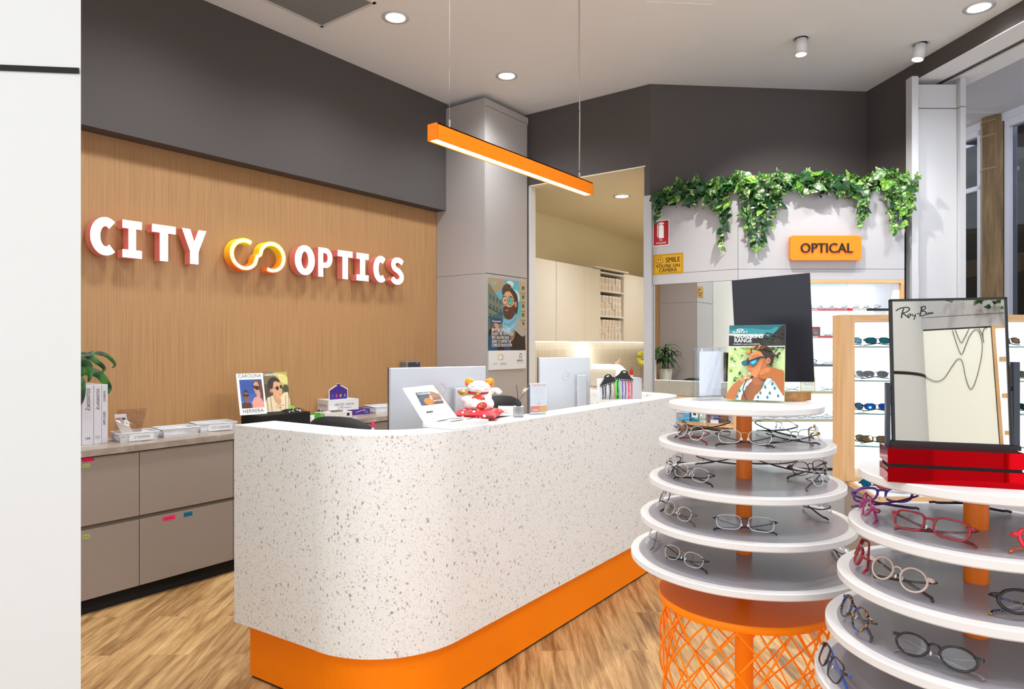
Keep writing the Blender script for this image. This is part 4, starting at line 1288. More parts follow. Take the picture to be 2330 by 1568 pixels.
# body: one lathed-and-shaped skin made by metaball-like hull
def blob(m, centers, res, mt, thr=1.0):
    """one continuous surface around several soft balls (a remeshed metaball)"""
    mb = bpy.data.metaballs.new('mb')
    mb.resolution = res
    mb.threshold = .6
    for (c_, r_) in centers:
        e = mb.elements.new()
        e.co = c_; e.radius = r_ * 1.55
        e.stiffness = 2
    o = bpy.data.objects.new('mb', mb)
    COL.objects.link(o)
    dg = bpy.context.evaluated_depsgraph_get()
    me = bpy.data.meshes.new_from_object(o.evaluated_get(dg))
    m.add([tuple(v.co) for v in me.vertices], [tuple(p.vertices) for p in me.polygons], mt, None, True)
    bpy.data.objects.remove(o); bpy.data.metaballs.remove(mb); bpy.data.meshes.remove(me)
    return m
SC = 100.0
def blobS(m, centers, mt, res=.9):
    k0 = len(m.v)
    blob(m, [((c[0] * SC, c[1] * SC, c[2] * SC), r * SC) for c, r in centers], res, mt)
    m.v[k0:] = [(v[0] / SC, v[1] / SC, v[2] / SC) for v in m.v[k0:]]
    return m
blobS(b, [((0, 0, .035), .05), ((0, .0, .065), .043), ((0, -.012, .045), .046), ((-.03, -.005, .03), .04), ((.03, -.005, .03), .04), ((0, -.005, .095), .035),
          ((-.05, -.02, .075), .017), ((-.055, -.03, .062), .018), ((.045, -.02, .075), .016)], PORC, 1.0)
b.build('body', t)
b = M()
b.ball((0.004, -.012, .128), (.050, .044, .040), PORC, seg=24)
hd = b.build('head', t)
b = M()
for sx_, mt in ((-1, FLORM), (1, FLORM)):
    Xe = Matrix.Translation((sx_ * .034 + .004, -.008, .142)) @ Matrix.Rotation(sx_ * .42, 4, 'Y') @ Matrix.Diagonal((1, .55, 1, 1))
    e = M().lathe([(.026, 0), (.0255, .012), (.019, .028), (.008, .042), (.001, .047)], mat('amber_enamel', (236, 150, 20), .2), 20, Xe)
    ea = e.build('ear', hd)
    M().prism([(-.019, .006), (.019, .006), (.015, .024), (.003, .040), (-.003, .040), (-.015, .024)], -.001, .001, FLORM, Matrix.Translation((sx_ * .034 + .004, -.0225, .142)) @ Matrix.Rotation(sx_ * .42, 4, 'Y') @ Matrix.Rotation(-.25, 4, 'X') @ FRONT).build('inner_ear', ea)
f = M()
def face_pt(x, z):      # point on the head's front
    zz = (z - .128) / .040; xx = (x - .004) / .050
    q = max(0, 1 - zz * zz - xx * xx)
    return (x, -.012 - .044 * math.sqrt(q) - .0006, z)
for s_ in (-1, 1):
    f.tube([face_pt(.004 + s_ * x, z) for x, z in ((.012, .133), (.018, .137), (.024, .136), (.029, .132))], .0007, BLACK, 5)
    f.tube([face_pt(.004 + s_ * x, z) for x, z in ((0, .117), (.005, .113), (.011, .115), (.014, .119))], .0007, col((190, 60, 50)), 5)
    for dz in (0, .006): f.tube([face_pt(.004 + s_ * x, z + dz) for x, z in ((.030, .117), (.039, .119))], .0005, col((200, 60, 50)), 4)
f.ball(face_pt(.004, .1225), .002, col((230, 140, 40)), seg=8)
f.build('face_marks', hd)
M().tube([(.036 * math.cos(a), -.010 + .034 * math.sin(a), .099 + .003 * math.sin(a)) for a in [k * .2618 for k in range(24)]], .0075, FLOR, 8, closed=True).ball((0.005, -.050, .094), .010, GOLD).build('scarf', t)
M().add(*(lambda P: (P, [(0, 1, 2, 3, 4, 5, 6, 7)]))([( .05 * math.cos(a) * .62 + .008, -.062 + .002 * k, .060 + .030 * math.sin(a)) for k, a in enumerate([math.pi * j / 7 for j in range(8)])]), FLORM).build('fan', t)
g = M().lathe([(.001, 0), (.014, .002), (.024, .018), (.026, .026), (.018, .020), (.012, .030), (.001, .034)], GOLD, 20, Matrix.Translation((-.060, -.03, .082)) @ Matrix.Diagonal((1, .75, 1, 1)))
g.build('gold_ingot', t)
g = M().ball((.018, -.045, .028), (.026, .014, .024), FLORM).ball((-.012, -.052, .028), (.016, .012, .015), PORC).ball((-.018, -.058, .040), (.011, .010, .010), PORC)
g.build('held_charm', t)
M().tube(smoothpts([(.03, .03, .07), (.05, .04, .105), (.07, .035, .11), (.085, .02, .095)], 4, False), [.014] * 13, PORC, 10).build('tail', t)

t = thing('business_cards', 'small stack of white business cards leaning beside the cat cushion', 'card', (-1.985, 2.62, 1.1), math.radians(30))
M().box((-.04, 0, 0), (.04, .018, .048), WPAPER, Matrix.Rotation(-.25, 4, 'X')).build('card_stack', t)
p = Print(.08, .048, -.0006)
p.stroke((228, 170, 60), [(.45, .62), (.38, .62), (.38, .45), (.46, .45), (.52, .62), (.60, .62), (.6, .45), (.52, .45)], .0018).text('CITYOPTICS', (120, 120, 120), .5, .22, .007, 1)
p.m.v = [tuple(Matrix.Rotation(-.25, 4, 'X') @ Vector(v)) for v in p.m.v]
p.m.build('card_print', t)
t = thing('reed_diffuser', 'frosted square reed diffuser with a black stick and a white flower', 'diffuser', (-1.905, 2.615, 1.1), math.radians(36))
M().box((-.026, -.026, 0), (.026, .026, .052), glassy('frosted_glass', (214, 214, 216), .25, .4), bev=.004).box((-.022, -.022, .004), (.022, .022, .012), col((206, 206, 206), .4)).build('bottle', t)
M().cyl((0, 0), .0125, .052, .074, col((34, 42, 56), .2), 20).build('cap', t)
M().tube([(0.004, 0, .01), (0, 0, .07), (-.010, 0, .155)], .0018, BLACK, 6).tube([(-.002, 0, .01), (.004, 0, .08), (.03, 0, .118)], .0012, BLACK, 6).build('reeds', t)
fl = M()
for ring, (n_, r_, zz) in enumerate(((14, .024, 0), (12, .019, .004), (8, .012, .008))):
    for k in range(n_):
        a = 2 * math.pi * k / n_ + ring * .3
        X = Matrix.Translation((.036, -.002, .125)) @ Matrix.Rotation(-.7, 4, 'Y') @ Matrix.Rotation(a, 4, 'Z') @ Matrix.Rotation(-.25 * ring - .15, 4, 'Y')
        fl.add([(0, -.002, zz), (r_ * .7, -.0036, zz), (r_, 0, zz), (r_ * .7, .0036, zz), (0, .002, zz)], [(0, 1, 2, 3, 4)], col((244, 240, 222), .6), X)
fl.build('flower', t)
t = thing('leaflet_holder', 'clear acrylic leaflet holder with a white and orange THANK YOU card on the desk', 'leaflet holder', (-1.888, 2.768, 1.1), math.radians(68))
M().box((-.055, -.003, .004), (.055, .0, .160), ACRY).box((-.055, .022, 0), (.055, .025, .152), ACRY).box((-.055, 0, 0), (.055, .025, .003), ACRY).box((-.058, -.003, 0), (-.055, .028, .155), ACRY).build('holder', t)
M().box((-.05, .004, .006), (.05, .008, .156), WPAPER).box((-.05, .011, .006), (.05, .02, .150), col((120, 124, 140))).build('leaflets', t)
p = Print(.10, .15, .0036)
p.rect((236, 118, 66), 0, .04, 1, .24).rect((240, 168, 70), .55, .04, 1, .24)
p.text('THANK YOU', (226, 130, 80), .5, .9, .016, .95, .0003)
for k in range(7): p.rect((206, 206, 210), .22, .82 - k * .075, .85 if k % 2 else .78, .827 - k * .075)
p.text('CO', (230, 110, 70), .5, .29, .013, 1, .0005)
for k in range(4): p.rect((250, 220, 210), .12 + k * .09, .08, .18 + k * .09, .14)
p.m.v = [tuple((v[0], v[1], v[2] + .006)) for v in p.m.v]
p.m.build('card_print', t)
# lanyard holder
t = thing('lanyard_stand', 'white acrylic box stand on the desk holding lanyards on two black hangers', 'lanyard display', (-1.99, 3.83, 1.1), math.radians(50))
M().box((-.15, 0, 0), (.15, .012, .135), WPLAS).box((.05, .0, 0), (.15, .09, .135), WPLAS).build('stand', t)
def hanger(xc, z, tilt, cols_, lab):
    X = Matrix.Translation((xc, -.012, z)) @ Matrix.Rotation(tilt, 4, 'Y')
    o = M().prism([(-.062, -.008), (.062, -.008), (.066, .004), (.048, .018), (.028, .036), (.022, .050), (.008, .058), (-.008, .058), (-.022, .050), (-.028, .036), (-.048, .018), (-.066, .004)], -.002, .002, BLACK, X @ FRONT)
    o.prism([(-.010, .043), (.010, .043), (.007, .050), (-.007, .050)], .0022, .003, WPAPER, X @ FRONT)
    for k in range(9): o.prism([(-.056 + k * .014 + .0028 * math.cos(a), -.001 + .0028 * math.sin(a)) for a in (0, 1, 2, 3.1, 4.2, 5.2)], .0022, .003, WPAPER, X @ FRONT)
    h_ = o.build('hanger', t)
    for k, c_ in enumerate(cols_):
        a = X @ Vector((-.052 + k * (.104 / max(1, len(cols_) - 1)), -.003, -.006))
        g_ = M().tube([a, (a.x + .001, a.y - .002, a.z * .5), (a.x + (-.004 if k % 2 else .005), a.y - .003, .004)], .0021, col(c_, .6), 6)
        g_.tube([a + Vector((.003, 0, 0)), (a.x + .005, a.y - .003, a.z * .45), (a.x + (.004 if k % 2 else -.003), a.y - .004, .003)], .0018, col(c_, .6), 6)
        q = g_.build('lanyard', h_)
        q['label'] = 'coloured cord'
hanger(-.075, .105, -.28, [(20, 20, 22), (60, 58, 60), (220, 216, 214), (20, 20, 22), (200, 190, 186), (190, 150, 60), (24, 22, 40)], 'a')
hanger(.02, .128, .10, [(60, 214, 70), (60, 214, 70), (96, 60, 150), (96, 60, 150), (214, 34, 50), (214, 34, 50)], 'b')
# small clear trinkets at the inner edge
t = thing('pink_marker', 'small pink topped pen standing behind the front edge of the desk', 'pen', (-2.235, 1.985, .742), 0)
M().cyl((0, 0), .006, 0, .345, WPLAS, 10).cyl((0, 0), .0075, .345, .372, col((232, 40, 110)), 10).build('barrel', t)

# ------------------------------------------------------------------ office chairs
def chair(label, loc, yaw, ztop, mesh_c, frame_c):
    t = thing('office_chair', label, 'office chair', (*loc, 0), yaw)
    V, F = [], []
    n_, m_ = 13, 9
    for s_ in (0, 1):
        for i in range(n_):
            for j in range(m_):
                u_ = -1 + 2 * i / (n_ - 1); v_ = j / (m_ - 1)
                wd = .23 * (1 - .12 * v_)
                z = ztop - .55 + .55 * v_ - (.06 * abs(u_) ** 3.0 if j == m_ - 1 else .055 * abs(u_) ** 3 * v_)
                y = .055 * u_ * u_ * -1 + .02 * math.sin(v_ * 3) + s_ * .025
                V.append((u_ * wd, y, z))
    for i in range(n_ - 1):
        for j in range(m_ - 1):
            a = i * m_ + j
            F.append((a, a + m_, a + m_ + 1, a + 1)); q = n_ * m_
            F.append((q + a, q + a + 1, q + a + m_ + 1, q + a + m_))
    for j in range(m_ - 1):
        for i in (0, n_ - 1):
            a = i * m_ + j; F.append((a, a + 1, n_ * m_ + a + 1, n_ * m_ + a))
    for i in range(n_ - 1):
        a = i * m_ + m_ - 1; F.append((a, a + m_, n_ * m_ + a + m_, n_ * m_ + a))
    M().add(V, F, mesh_c, None, True).build('backrest', t)
    M().box((-.24, -.47, .44), (.24, -.02, .52), BLACKM, bev=.03).build('seat', t)
    M().tube([(0, -.24, .44), (0, .06, .40), (0, .07, ztop - .3)], .022, frame_c, 8).build('back_support', t)
    M().cyl((0, -.24), .03, .10, .44, BLACK, 14).build('gas_lift', t)
    for s_ in (-1, 1):
        M().tube(smoothpts([(s_ * .2, -.24, .43), (s_ * .29, -.22, .46), (s_ * .30, -.2, .66), (s_ * .28, -.32, .70), (s_ * .27, -.12, .70)], 4, False), .014, BLACK, 8).build('armrest', t)
    for k in range(5):
        a = 2 * math.pi * k / 5
        lg = M().tube([(0, -.24, .11), (.28 * math.cos(a), -.24 + .28 * math.sin(a), .07)], .018, BLACK, 8).build('base_arm', t)
        M().cyl((.28 * math.cos(a), -.24 + .28 * math.sin(a)), .025, 0.0, .055, BLACK, 12).build('caster', lg)
chair('black mesh office chair behind the near curved end of the desk', (-3.16, 2.52), math.radians(200), 1.03, col((26, 25, 27), .7), BLACK)
chair('black and grey office chair behind the flower and leaflet holder', (-2.62, 3.36), math.radians(248), 1.125, col((28, 27, 28), .7), BLACK)

# ------------------------------------------------------------------ along the oak wall worktop
WZ = .8872
def binder(x, y0, y1, z1, words, label):
    t = thing('box_binder', label, 'binder', (x, (y0 + y1) / 2, WZ), math.pi / 2, 'white lens catalogue binders on the stone worktop')
    w = y1 - y0
    M().box((-w / 2, 0, 0), (w / 2, .22, z1 - WZ), col((206, 202, 208), .5), bev=.002).build('case', t)
    p = Print(w, z1 - WZ, -.0006)
    for (s_, cx, cy, sz, rot) in words:
        p.text(s_, (30, 30, 34), cx, cy, sz, .62 if rot else .8, .0003, rot=rot)
    if words and words[0][0] == 'RODENSTOCK':
        p.stroke((30, 30, 34), [(.28, .60), (.62, .655)], .0022, 0).stroke((30, 30, 34), [(.62, .655), (.70, .62), (.62, .59), (.5, .61)], .0018, 3).stroke((30, 30, 34), [(.28, .605), (.72, .575)], .0018, 0)
    p.m.build('spine_print', t)
R90 = math.pi / 2
binder(-4.142, 1.556, 1.616, 1.222, [('RODENSTOCK', .70, .80, .024, R90), ('UNI', .5, .09, .018, 0)], 'widest white lens binder, leftmost in view behind the plant leaf')
binder(-4.143, 1.618, 1.658, 1.222, [('RODENSTOCK', .72, .80, .022, R90), ('ADVANCED', .5, .12, .006, 0), ('SEASONAL', .5, .09, .006, 0)], 'white lens binder in the middle of the three binders')
binder(-4.146, 1.660, 1.692, 1.222, [('SAMPLE LENSES', .6, .42, .018, R90), ('COLORMATIC', .6, .80, .016, R90)], 'thin white sample lenses binder next to the plastic bag')
binder(-4.142, 1.494, 1.554, 1.222, [], 'white lens binder mostly hidden by the near white wall')
# pot plant
t = thing('potted_plant', 'leafy green potted plant beside the white binders on the stone worktop', 'plant', (-4.15, 1.16, WZ))
M().lathe([(.085, 0), (.105, .2), (.098, .2), (.08, .02), (.001, .02)], col((206, 200, 190), .5), 24).cyl((0, 0), .095, .17, .175, col((60, 44, 34), .9), 20).build('pot', t)
random.seed(21)
b, sm = M(), M()
def strap(b, base, d, L, droop, w, mt, up=.6, twist=0.0, nseg=9):
    d = Vector((d[0], d[1], 0)).normalized(); s_ = Vector((-d.y, d.x, 0))
    V, F = [], []
    for i in range(nseg + 1):
        q = i / nseg
        c_ = Vector(base) + d * (L * (q ** 1.0)) * (1 - .15 * q) + Vector((0, 0, up * L * q - droop * L * q * q))
        ww = w * math.sin(math.pi * min(1, (q * .92 + .08))) ** .7 + .0006
        sv = (s_ * math.cos(twist) + Vector((0, 0, math.sin(twist)))) * ww
        c_.x = max(c_.x, -.20)
        V += [c_ - sv, c_ - Vector((0, 0, ww * .35)), c_ + sv]
    for i in range(nseg):
        a = 3 * i
        F += [(a, a + 3, a + 4, a + 1), (a + 1, a + 4, a + 5, a + 2)]
    b.add(V, F, mt, None, True)
for k, (px_, py_, h_) in enumerate(((0, 0, .36), (-.03, .02, .28), (.03, -.02, .22))):
    sm.tube([(px_, py_, .17), (px_ * 1.2, py_ * 1.2, .17 + h_ * .55), (px_ * 1.3, py_ * 1.3, .17 + h_)], .009, col((96, 92, 50), .7), 6)
    for j in range(15):
        a = random.uniform(0, 6.283)
        strap(b, (px_ * 1.2, py_ * 1.2, .20 + h_ * random.uniform(.35, 1.0)), (math.cos(a), math.sin(a)), random.uniform(.2, .33), random.uniform(.5, 1.1), random.uniform(.016, .026), LEAF_P, random.uniform(.35, .8))
def curl(pts, w):
    """a strap leaf through room points"""
    P_ = smoothpts([(x_ + 4.15, y_ - 1.16, z_ - WZ) for x_, y_, z_ in pts], 5, False)
    V, F = [], []
    n_ = len(P_)
    for i, q in enumerate(P_):
        q = Vector(q); a_ = Vector(P_[max(i - 1, 0)]); c_ = Vector(P_[min(i + 1, n_ - 1)])
        d_ = (c_ - a_).normalized(); s_ = d_.cross(Vector((.75, -.35, .3))).normalized()
        f_ = i / (n_ - 1)
        ww = w * (math.sin(math.pi * min(1, f_ * .86 + .13)) ** .8) * (1 if f_ > .25 else .35 + 2.6 * f_) + .0006
        V += [q - s_ * ww, q + Vector((.004, -.002, 0)), q + s_ * ww]
    for i in range(n_ - 1):
        a_ = 3 * i
        F += [(a_, a_ + 3, a_ + 4, a_ + 1), (a_ + 1, a_ + 4, a_ + 5, a_ + 2)]
    b.add(V, F, LEAF_P, None, True)
curl([(-4.15, 1.30, 1.36), (-4.17, 1.56, 1.385), (-4.2, 1.643, 1.402), (-4.2, 1.708, 1.385), (-4.2, 1.752, 1.335), (-4.2, 1.735, 1.312)], .012)
curl([(-4.15, 1.28, 1.37), (-4.17, 1.50, 1.395), (-4.2, 1.60, 1.388), (-4.2, 1.655, 1.352), (-4.2, 1.694, 1.313), (-4.2, 1.682, 1.285)], .016)
curl([(-4.14, 1.30, 1.24), (-4.17, 1.50, 1.30), (-4.2, 1.60, 1.297), (-4.2, 1.66, 1.282), (-4.2, 1.70, 1.235), (-4.2, 1.722, 1.19), (-4.2, 1.708, 1.160)], .023)
curl([(-4.13, 1.32, 1.33), (-4.16, 1.50, 1.37), (-4.17, 1.585, 1.35), (-4.17, 1.61, 1.29), (-4.17, 1.60, 1.24)], .021)
curl([(-4.12, 1.30, 1.30), (-4.12, 1.46, 1.31), (-4.12, 1.535, 1.25), (-4.12, 1.545, 1.16), (-4.12, 1.535, 1.11)], .024)
curl([(-4.13, 1.30, 1.30), (-4.16, 1.48, 1.34), (-4.18, 1.56, 1.33), (-4.18, 1.575, 1.27)], .024)
b.build('leaves', t); sm.build('stems', t)

# baskets
def basket(label, x, y, w, d, h, rz, note=None, words=''):
    t = thing('wire_basket', label, 'basket', (x, y, WZ), rz, 'white plastic baskets on the stone worktop')
    b = M()
    tp, bt = 1.0, .90
    def P_(sx, sy, z, k): return (sx * w / 2 * k, sy * d / 2 * k, z)
    b.box((-w / 2 * bt, -d / 2 * bt, 0), (w / 2 * bt, d / 2 * bt, .003), WPLAS)
    nz = [0.003, .012, h - .012, h]
    # solid bands low and high, slanted slots between
    def kk(z): return bt + (tp - bt) * z / h
    for z0, z1 in ((.0, .012), (h - .014, h)):
        for (ax, s_) in (('x', -1), ('x', 1), ('y', -1), ('y', 1)):
            if ax == 'x': q = [(s_ * w / 2 * kk(z0), -d / 2 * kk(z0), z0), (s_ * w / 2 * kk(z0), d / 2 * kk(z0), z0), (s_ * w / 2 * kk(z1), d / 2 * kk(z1), z1), (s_ * w / 2 * kk(z1), -d / 2 * kk(z1), z1)]
            else: q = [(-w / 2 * kk(z0), s_ * d / 2 * kk(z0), z0), (w / 2 * kk(z0), s_ * d / 2 * kk(z0), z0), (w / 2 * kk(z1), s_ * d / 2 * kk(z1), z1), (-w / 2 * kk(z1), s_ * d / 2 * kk(z1), z1)]
            b.add(q, [(0, 1, 2, 3)], WPLAS)
    for (ax, s_, L) in (('x', -1, d), ('x', 1, d), ('y', -1, w), ('y', 1, w)):
        n_ = int(L / .011)
        for i in range(n_ + 1):
            a = -1 + 2 * i / n_
            for sl in (-1, 1):
                a2 = max(-1, min(1, a + sl * .012 * 2 / L * 1.2))
                z0, z1 = .010, h - .012
                if ax == 'x': p0, p1 = (s_ * w / 2 * kk(z0), a * d / 2 * kk(z0), z0), (s_ * w / 2 * kk(z1), a2 * d / 2 * kk(z1), z1)
                else: p0, p1 = (a * w / 2 * kk(z0), s_ * d / 2 * kk(z0), z0), (a2 * w / 2 * kk(z1), s_ * d / 2 * kk(z1), z1)
                b.tube([p0, p1], .0019, WPLAS, 4, caps=False)
    b.tube([(sx * w / 2, sy * d / 2, h) for sx, sy in ((-1, -1), (1, -1), (1, 1), (-1, 1))], .004, WPLAS, 6, closed=True)
    b.build('basket', t)
    if note:
        p = Print(note, h * .82, 0)
        p.rect((226, 226, 228), 0, 0, 1, 1).text(words, (110, 110, 116), .5, .3, h * .42, 1.1, .0, shear=.15)
        X = Matrix.Translation((.01, -d / 2 * 1.0 - .004, h * .12)) @ Matrix.Rotation(.08, 4, 'X')
        p.m.v = [tuple(X @ Vector(v)) for v in p.m.v]
        p.m.build('paper_label', t)
    return t
basket('white plastic basket with a handwritten paper label beside the zip bag', -4.135, 1.835, .215, .17, .050, math.radians(82), .13, 'STEPPER')
basket('unlabelled white plastic basket, middle of the three by the near drawers', -4.155, 2.085, .22, .18, .050, math.radians(85))
basket('white plastic basket labelled TO ORDER, next to the black riser', -4.20, 2.355, .24, .19, .052, math.radians(80), .15, 'TO ORDER')
basket('white plastic basket right of the carton, behind the large monitor', -4.19, 3.81, .22, .2, .055, math.radians(78))
# zip bag with paper
t = thing('zip_bag', 'clear zip bag with a folded printed slip standing in the near basket', 'bag', (-4.15, 1.79, WZ + .004), math.radians(75))
def sheet(m, f, nu, nv, mt):
    V = [f(i / nu, j / nv) for i in range(nu + 1) for j in range(nv + 1)]
    F = [(i * (nv + 1) + j, (i + 1) * (nv + 1) + j, (i + 1) * (nv + 1) + j + 1, i * (nv + 1) + j + 1) for i in range(nu) for j in range(nv)]
    return m.add(V, F, mt, None, True)
sheet(sheet(M(), lambda u, v: (-.07 + .15 * u + .03 * v, -.01 - .02 * math.sin(u * 5) * (1 - v) + .01 * math.sin(v * 9 + u * 4), .01 + .17 * v), 12, 12, BAG), lambda u, v: (-.07 + .15 * u + .03 * v, .03 * (1 - v) + .008 * math.sin(v * 8 + u * 5), .01 + .17 * v), 12, 12, BAG).tube([(-.04, 0, .168), (.03, 0, .162), (.105, 0, .165)], .0018, col((230, 120, 70)), 5).build('bag', t)
sheet(M(), lambda u, v: (-.06 + .06 * u + .05 * (1 - v) ** 1.5, -.012 + .012 * math.sin(v * 4), .02 + .135 * v), 6, 12, WPAPER).build('paper_slip', t)
p = Print(.06, .12, 0)
p.rect((232, 80, 140), .1, .86, .5, .93).rect((90, 90, 90), .6, .84, .9, .93)
for k in range(9): p.rect((190, 190, 192), .1, .76 - k * .07, .9, .765 - k * .07)
p.m.v = [(v[0] - .032 + .05 * (1 - min(1, v[2] / .135)) ** 1.5, -.0145 + .012 * math.sin(v[2] / .135 * 4) + v[1], v[2] + .02) for v in p.m.v]
p.m.build('slip_print', t)

# black riser with two posters and spare frames
t = thing('display_riser', 'black fabric covered riser box carrying two fashion posters', 'riser', (-4.08, 2.74, WZ))
M().box((-4.195, 2.55, WZ + .0003), (-3.962, 2.94, .977), BLACKM, bev=.003).build('box', t, True)
def leaner(name, label, w, h, x, y, z, yaw, lean):
    t = thing(name, label, 'poster', (x, y, z), rot=(-lean, 0, yaw))
    t.rotation_mode = 'XYZ'
    M().box((-w / 2, 0, 0), (w / 2, .003, h), WPAPER).build('board', t)
    return t, Print(w, h, -.0003)
SK1, SK2, SK3 = (214, 160, 124), (192, 136, 100), (150, 96, 64)
t, p = leaner('poster_board', 'white bordered poster with two women in sunglasses, leaning on the oak wall', .182, .284, -4.080, 2.573, .9785, math.radians(80), .26)
p.rect((238, 236, 234), 0, 0, 1, 1)
p.text('CAROLINA', (40, 34, 34), .5, .895, .036, .88).text('HERRERA', (40, 34, 34), .5, .045, .036, .95)
p.rect((38, 74, 150), .09, .16, .93, .85).rect((52, 92, 168), .09, .16, .93, .5).rect((74, 116, 186), .09, .16, .93, .32)
p.poly((96, 58, 40), [(.62, .80), (.72, .84), (.86, .80), (.93, .68), (.93, .36), (.84, .40), (.74, .52), (.70, .66)], 4)
p.poly((206, 146, 118), [(.60, .70), (.64, .77), (.74, .79), (.80, .70), (.78, .58), (.74, .52), (.66, .50), (.61, .58)], 4)
p.poly((206, 146, 118), [(.68, .56), (.80, .58), (.82, .42), (.70, .42)], 3)
p.poly((232, 152, 132), [(.50, .16), (.49, .30), (.58, .40), (.72, .44), (.84, .38), (.93, .26), (.93, .16)])
p.poly((24, 22, 24), [(.55, .72), (.62, .69), (.72, .69), (.80, .67), (.78, .60), (.70, .585), (.64, .62), (.60, .65)], 3)
p.poly((130, 84, 60), [(.18, .50), (.23, .56), (.34, .56), (.38, .49), (.38, .40), (.33, .345), (.26, .34), (.2, .40)], 4)
p.poly((40, 26, 22), [(.19, .50), (.22, .57), (.29, .60), (.35, .575), (.385, .50), (.34, .54), (.24, .54)], 3)
p.poly((130, 84, 60), [(.25, .37), (.34, .37), (.36, .26), (.22, .26)])
p.poly((86, 36, 30), [(.09, .16), (.11, .28), (.22, .31), (.29, .28), (.40, .30), (.46, .24), (.46, .16)])
p.poly((22, 20, 22), [(.175, .50), (.28, .485), (.39, .49), (.37, .435), (.30, .435), (.28, .46), (.25, .435), (.19, .44)], 2)
p.rect((150, 60, 50), .27, .38, .32, .39)
p.rect((170, 70, 60), .63, .555, .68, .565)
p.m.build('print', t)
t, p = leaner('poster_board', 'poster of a man in round sunglasses and striped shirt on the black riser', .182, .284, -4.130, 2.795, .9785, math.radians(78), .26)
p.rect((110, 96, 60), 0, 0, 1, 1).poly((176, 158, 80), [(.45, 1), (1, 1), (1, .5), (.8, .55), (.6, .8)]).poly((214, 200, 120), [(.6, .95), (.95, .9), (1, .7), (.75, .72)], 3).poly((70, 58, 38), [(0, .4), (.35, .4), (.3, .62), (.1, .7), (0, .66)], 3).poly((60, 62, 34), [(.78, .62), (.9, .67), (1, .62), (1, .48), (.8, .5)], 3)
p.poly((226, 206, 168), [(0, 0), (.02, .22), (.14, .36), (.4, .42), (.62, .34), (.78, .46), (.95, .48), (1, .3), (1, 0)])
p.poly((206, 150, 112), [(.36, .44), (.60, .42), (.66, .24), (.56, .16), (.42, .24)], 3)
p.poly((214, 158, 118), [(.34, .66), (.42, .76), (.60, .78), (.70, .68), (.73, .52), (.70, .40), (.60, .315), (.50, .33), (.40, .42), (.34, .52)], 4)
p.poly((36, 26, 20), [(.22, .58), (.18, .70), (.28, .83), (.46, .87), (.62, .83), (.68, .73), (.56, .755), (.44, .75), (.40, .66), (.36, .58), (.30, .54)], 4)
p.ell((196, 136, 100), .30, .53, .045, .055)
p.ell((24, 24, 24), .55, .585, .065, .052).ell((24, 24, 24), .705, .62, .05, .048).stroke((30, 28, 26), [(.36, .60), (.50, .60)], .0022, 0).stroke((30, 28, 26), [(.58, .615), (.7, .64)], .002, 0)
p.stroke((160, 84, 70), [(.60, .425), (.67, .44)], .003, 0)
for x0, x1 in ((.12, .10), (.26, .25), (.80, .86), (.92, .97)): p.stroke((36, 32, 30), [(x0, .02), (x1, .40)], .0022, 0)
p.text('CARRERA', (236, 232, 220), .30, .905, .026, .95, .0013, shear=.2).stroke((236, 232, 220), [(.64, .90), (.72, .95), (.68, .89), (.8, .94), (.78, .9), (.92, .92)], .0012, 4)
p.stroke((60, 50, 40), [(.42, .14), (.74, .15)], .002, 0).stroke((60, 50, 40), [(.44, .09), (.60, .09), (.60, .02)], .002, 0).rect((190, 40, 40), .58, .08, .62, .11)
p.m.build('print', t)

# green carton, white trial device, boxes
t = thing('green_carton', 'low open green and white carton between the riser and the white device', 'box', (-4.10, 3.085, WZ), math.radians(84))
M().box((-.075, 0, 0), (.075, .08, .003), col((74, 170, 40))).box((-.075, 0, 0), (.075, .003, .045), col((74, 170, 40))).box((-.075, .077, 0), (.075, .08, .045), col((74, 170, 40))).box((-.075, 0, 0), (-.072, .08, .045), WPAPER).box((.072, 0, 0), (.075, .08, .045), col((74, 170, 40))).build('carton', t)
p = Print(.15, .045, -.0004)
p.rect((232, 232, 232), 0, 0, .45, 1).stroke((40, 110, 30), [(.5, .2), (.46, .55), (.6, .8), (.75, .5), (.68, .2)], .002).stroke((60, 60, 60), [(.1, .5), (.2, .7), (.3, .4), (.2, .2)], .0015, 4, True).text('A7', (230, 230, 230), .88, .6, .014, 1, .0005)
p.m.build('print', t)
t = thing('lens_meter', 'low white electronic trial device with a small dark display beside the green carton', 'device', (-4.13, 3.285, WZ), math.radians(80))
M().prism(smoothpts([(-.105, -.05), (.105, -.055), (.12, 0), (.11, .09), (-.11, .09), (-.12, .02)], 4), .004, .048, col((214, 208, 204), .35)).box((-.1, -.04, 0), (.1, .08, .004), BLACK).build('housing', t)
M().box((.045, -.0585, .018), (.095, -.050, .040), col((40, 46, 58), .2)).build('display', t)
M().tube(smoothpts([(-.10, 0, .05), (-.13, -.02, .078), (-.05, -.01, .062), (.03, .0, .062), (.07, .02, .085), (.09, .04, .055)], 4, False), .003, CHROME, 6).box((-.02, -.02, .049), (.06, .03, .058), col((120, 112, 104), .3)).build('holder', t)
t = thing('purple_carton', 'flat purple carton lying under the white lens cleaner box', 'box', (-4.19, 3.52, WZ), math.radians(78))
M().box((-.145, 0, 0), (.145, .2, .044), col((74, 44, 128))).build('carton', t)
p = Print(.29, .044, -.0004)
p.ell((196, 50, 90), .2, .5, .10, .4).ell((74, 44, 128), .2, .5, .07, .28).stroke((236, 220, 240), [(.12, .9), (.33, .45)], .003, 0).stroke((236, 220, 240), [(.56, .45), (.86, .9)], .003, 0).text('Bausch', (220, 210, 232), .87, .5, .012, 1).text('+ Lomb', (220, 210, 232), .9, .2, .01, 1)
p.m.build('print', t)
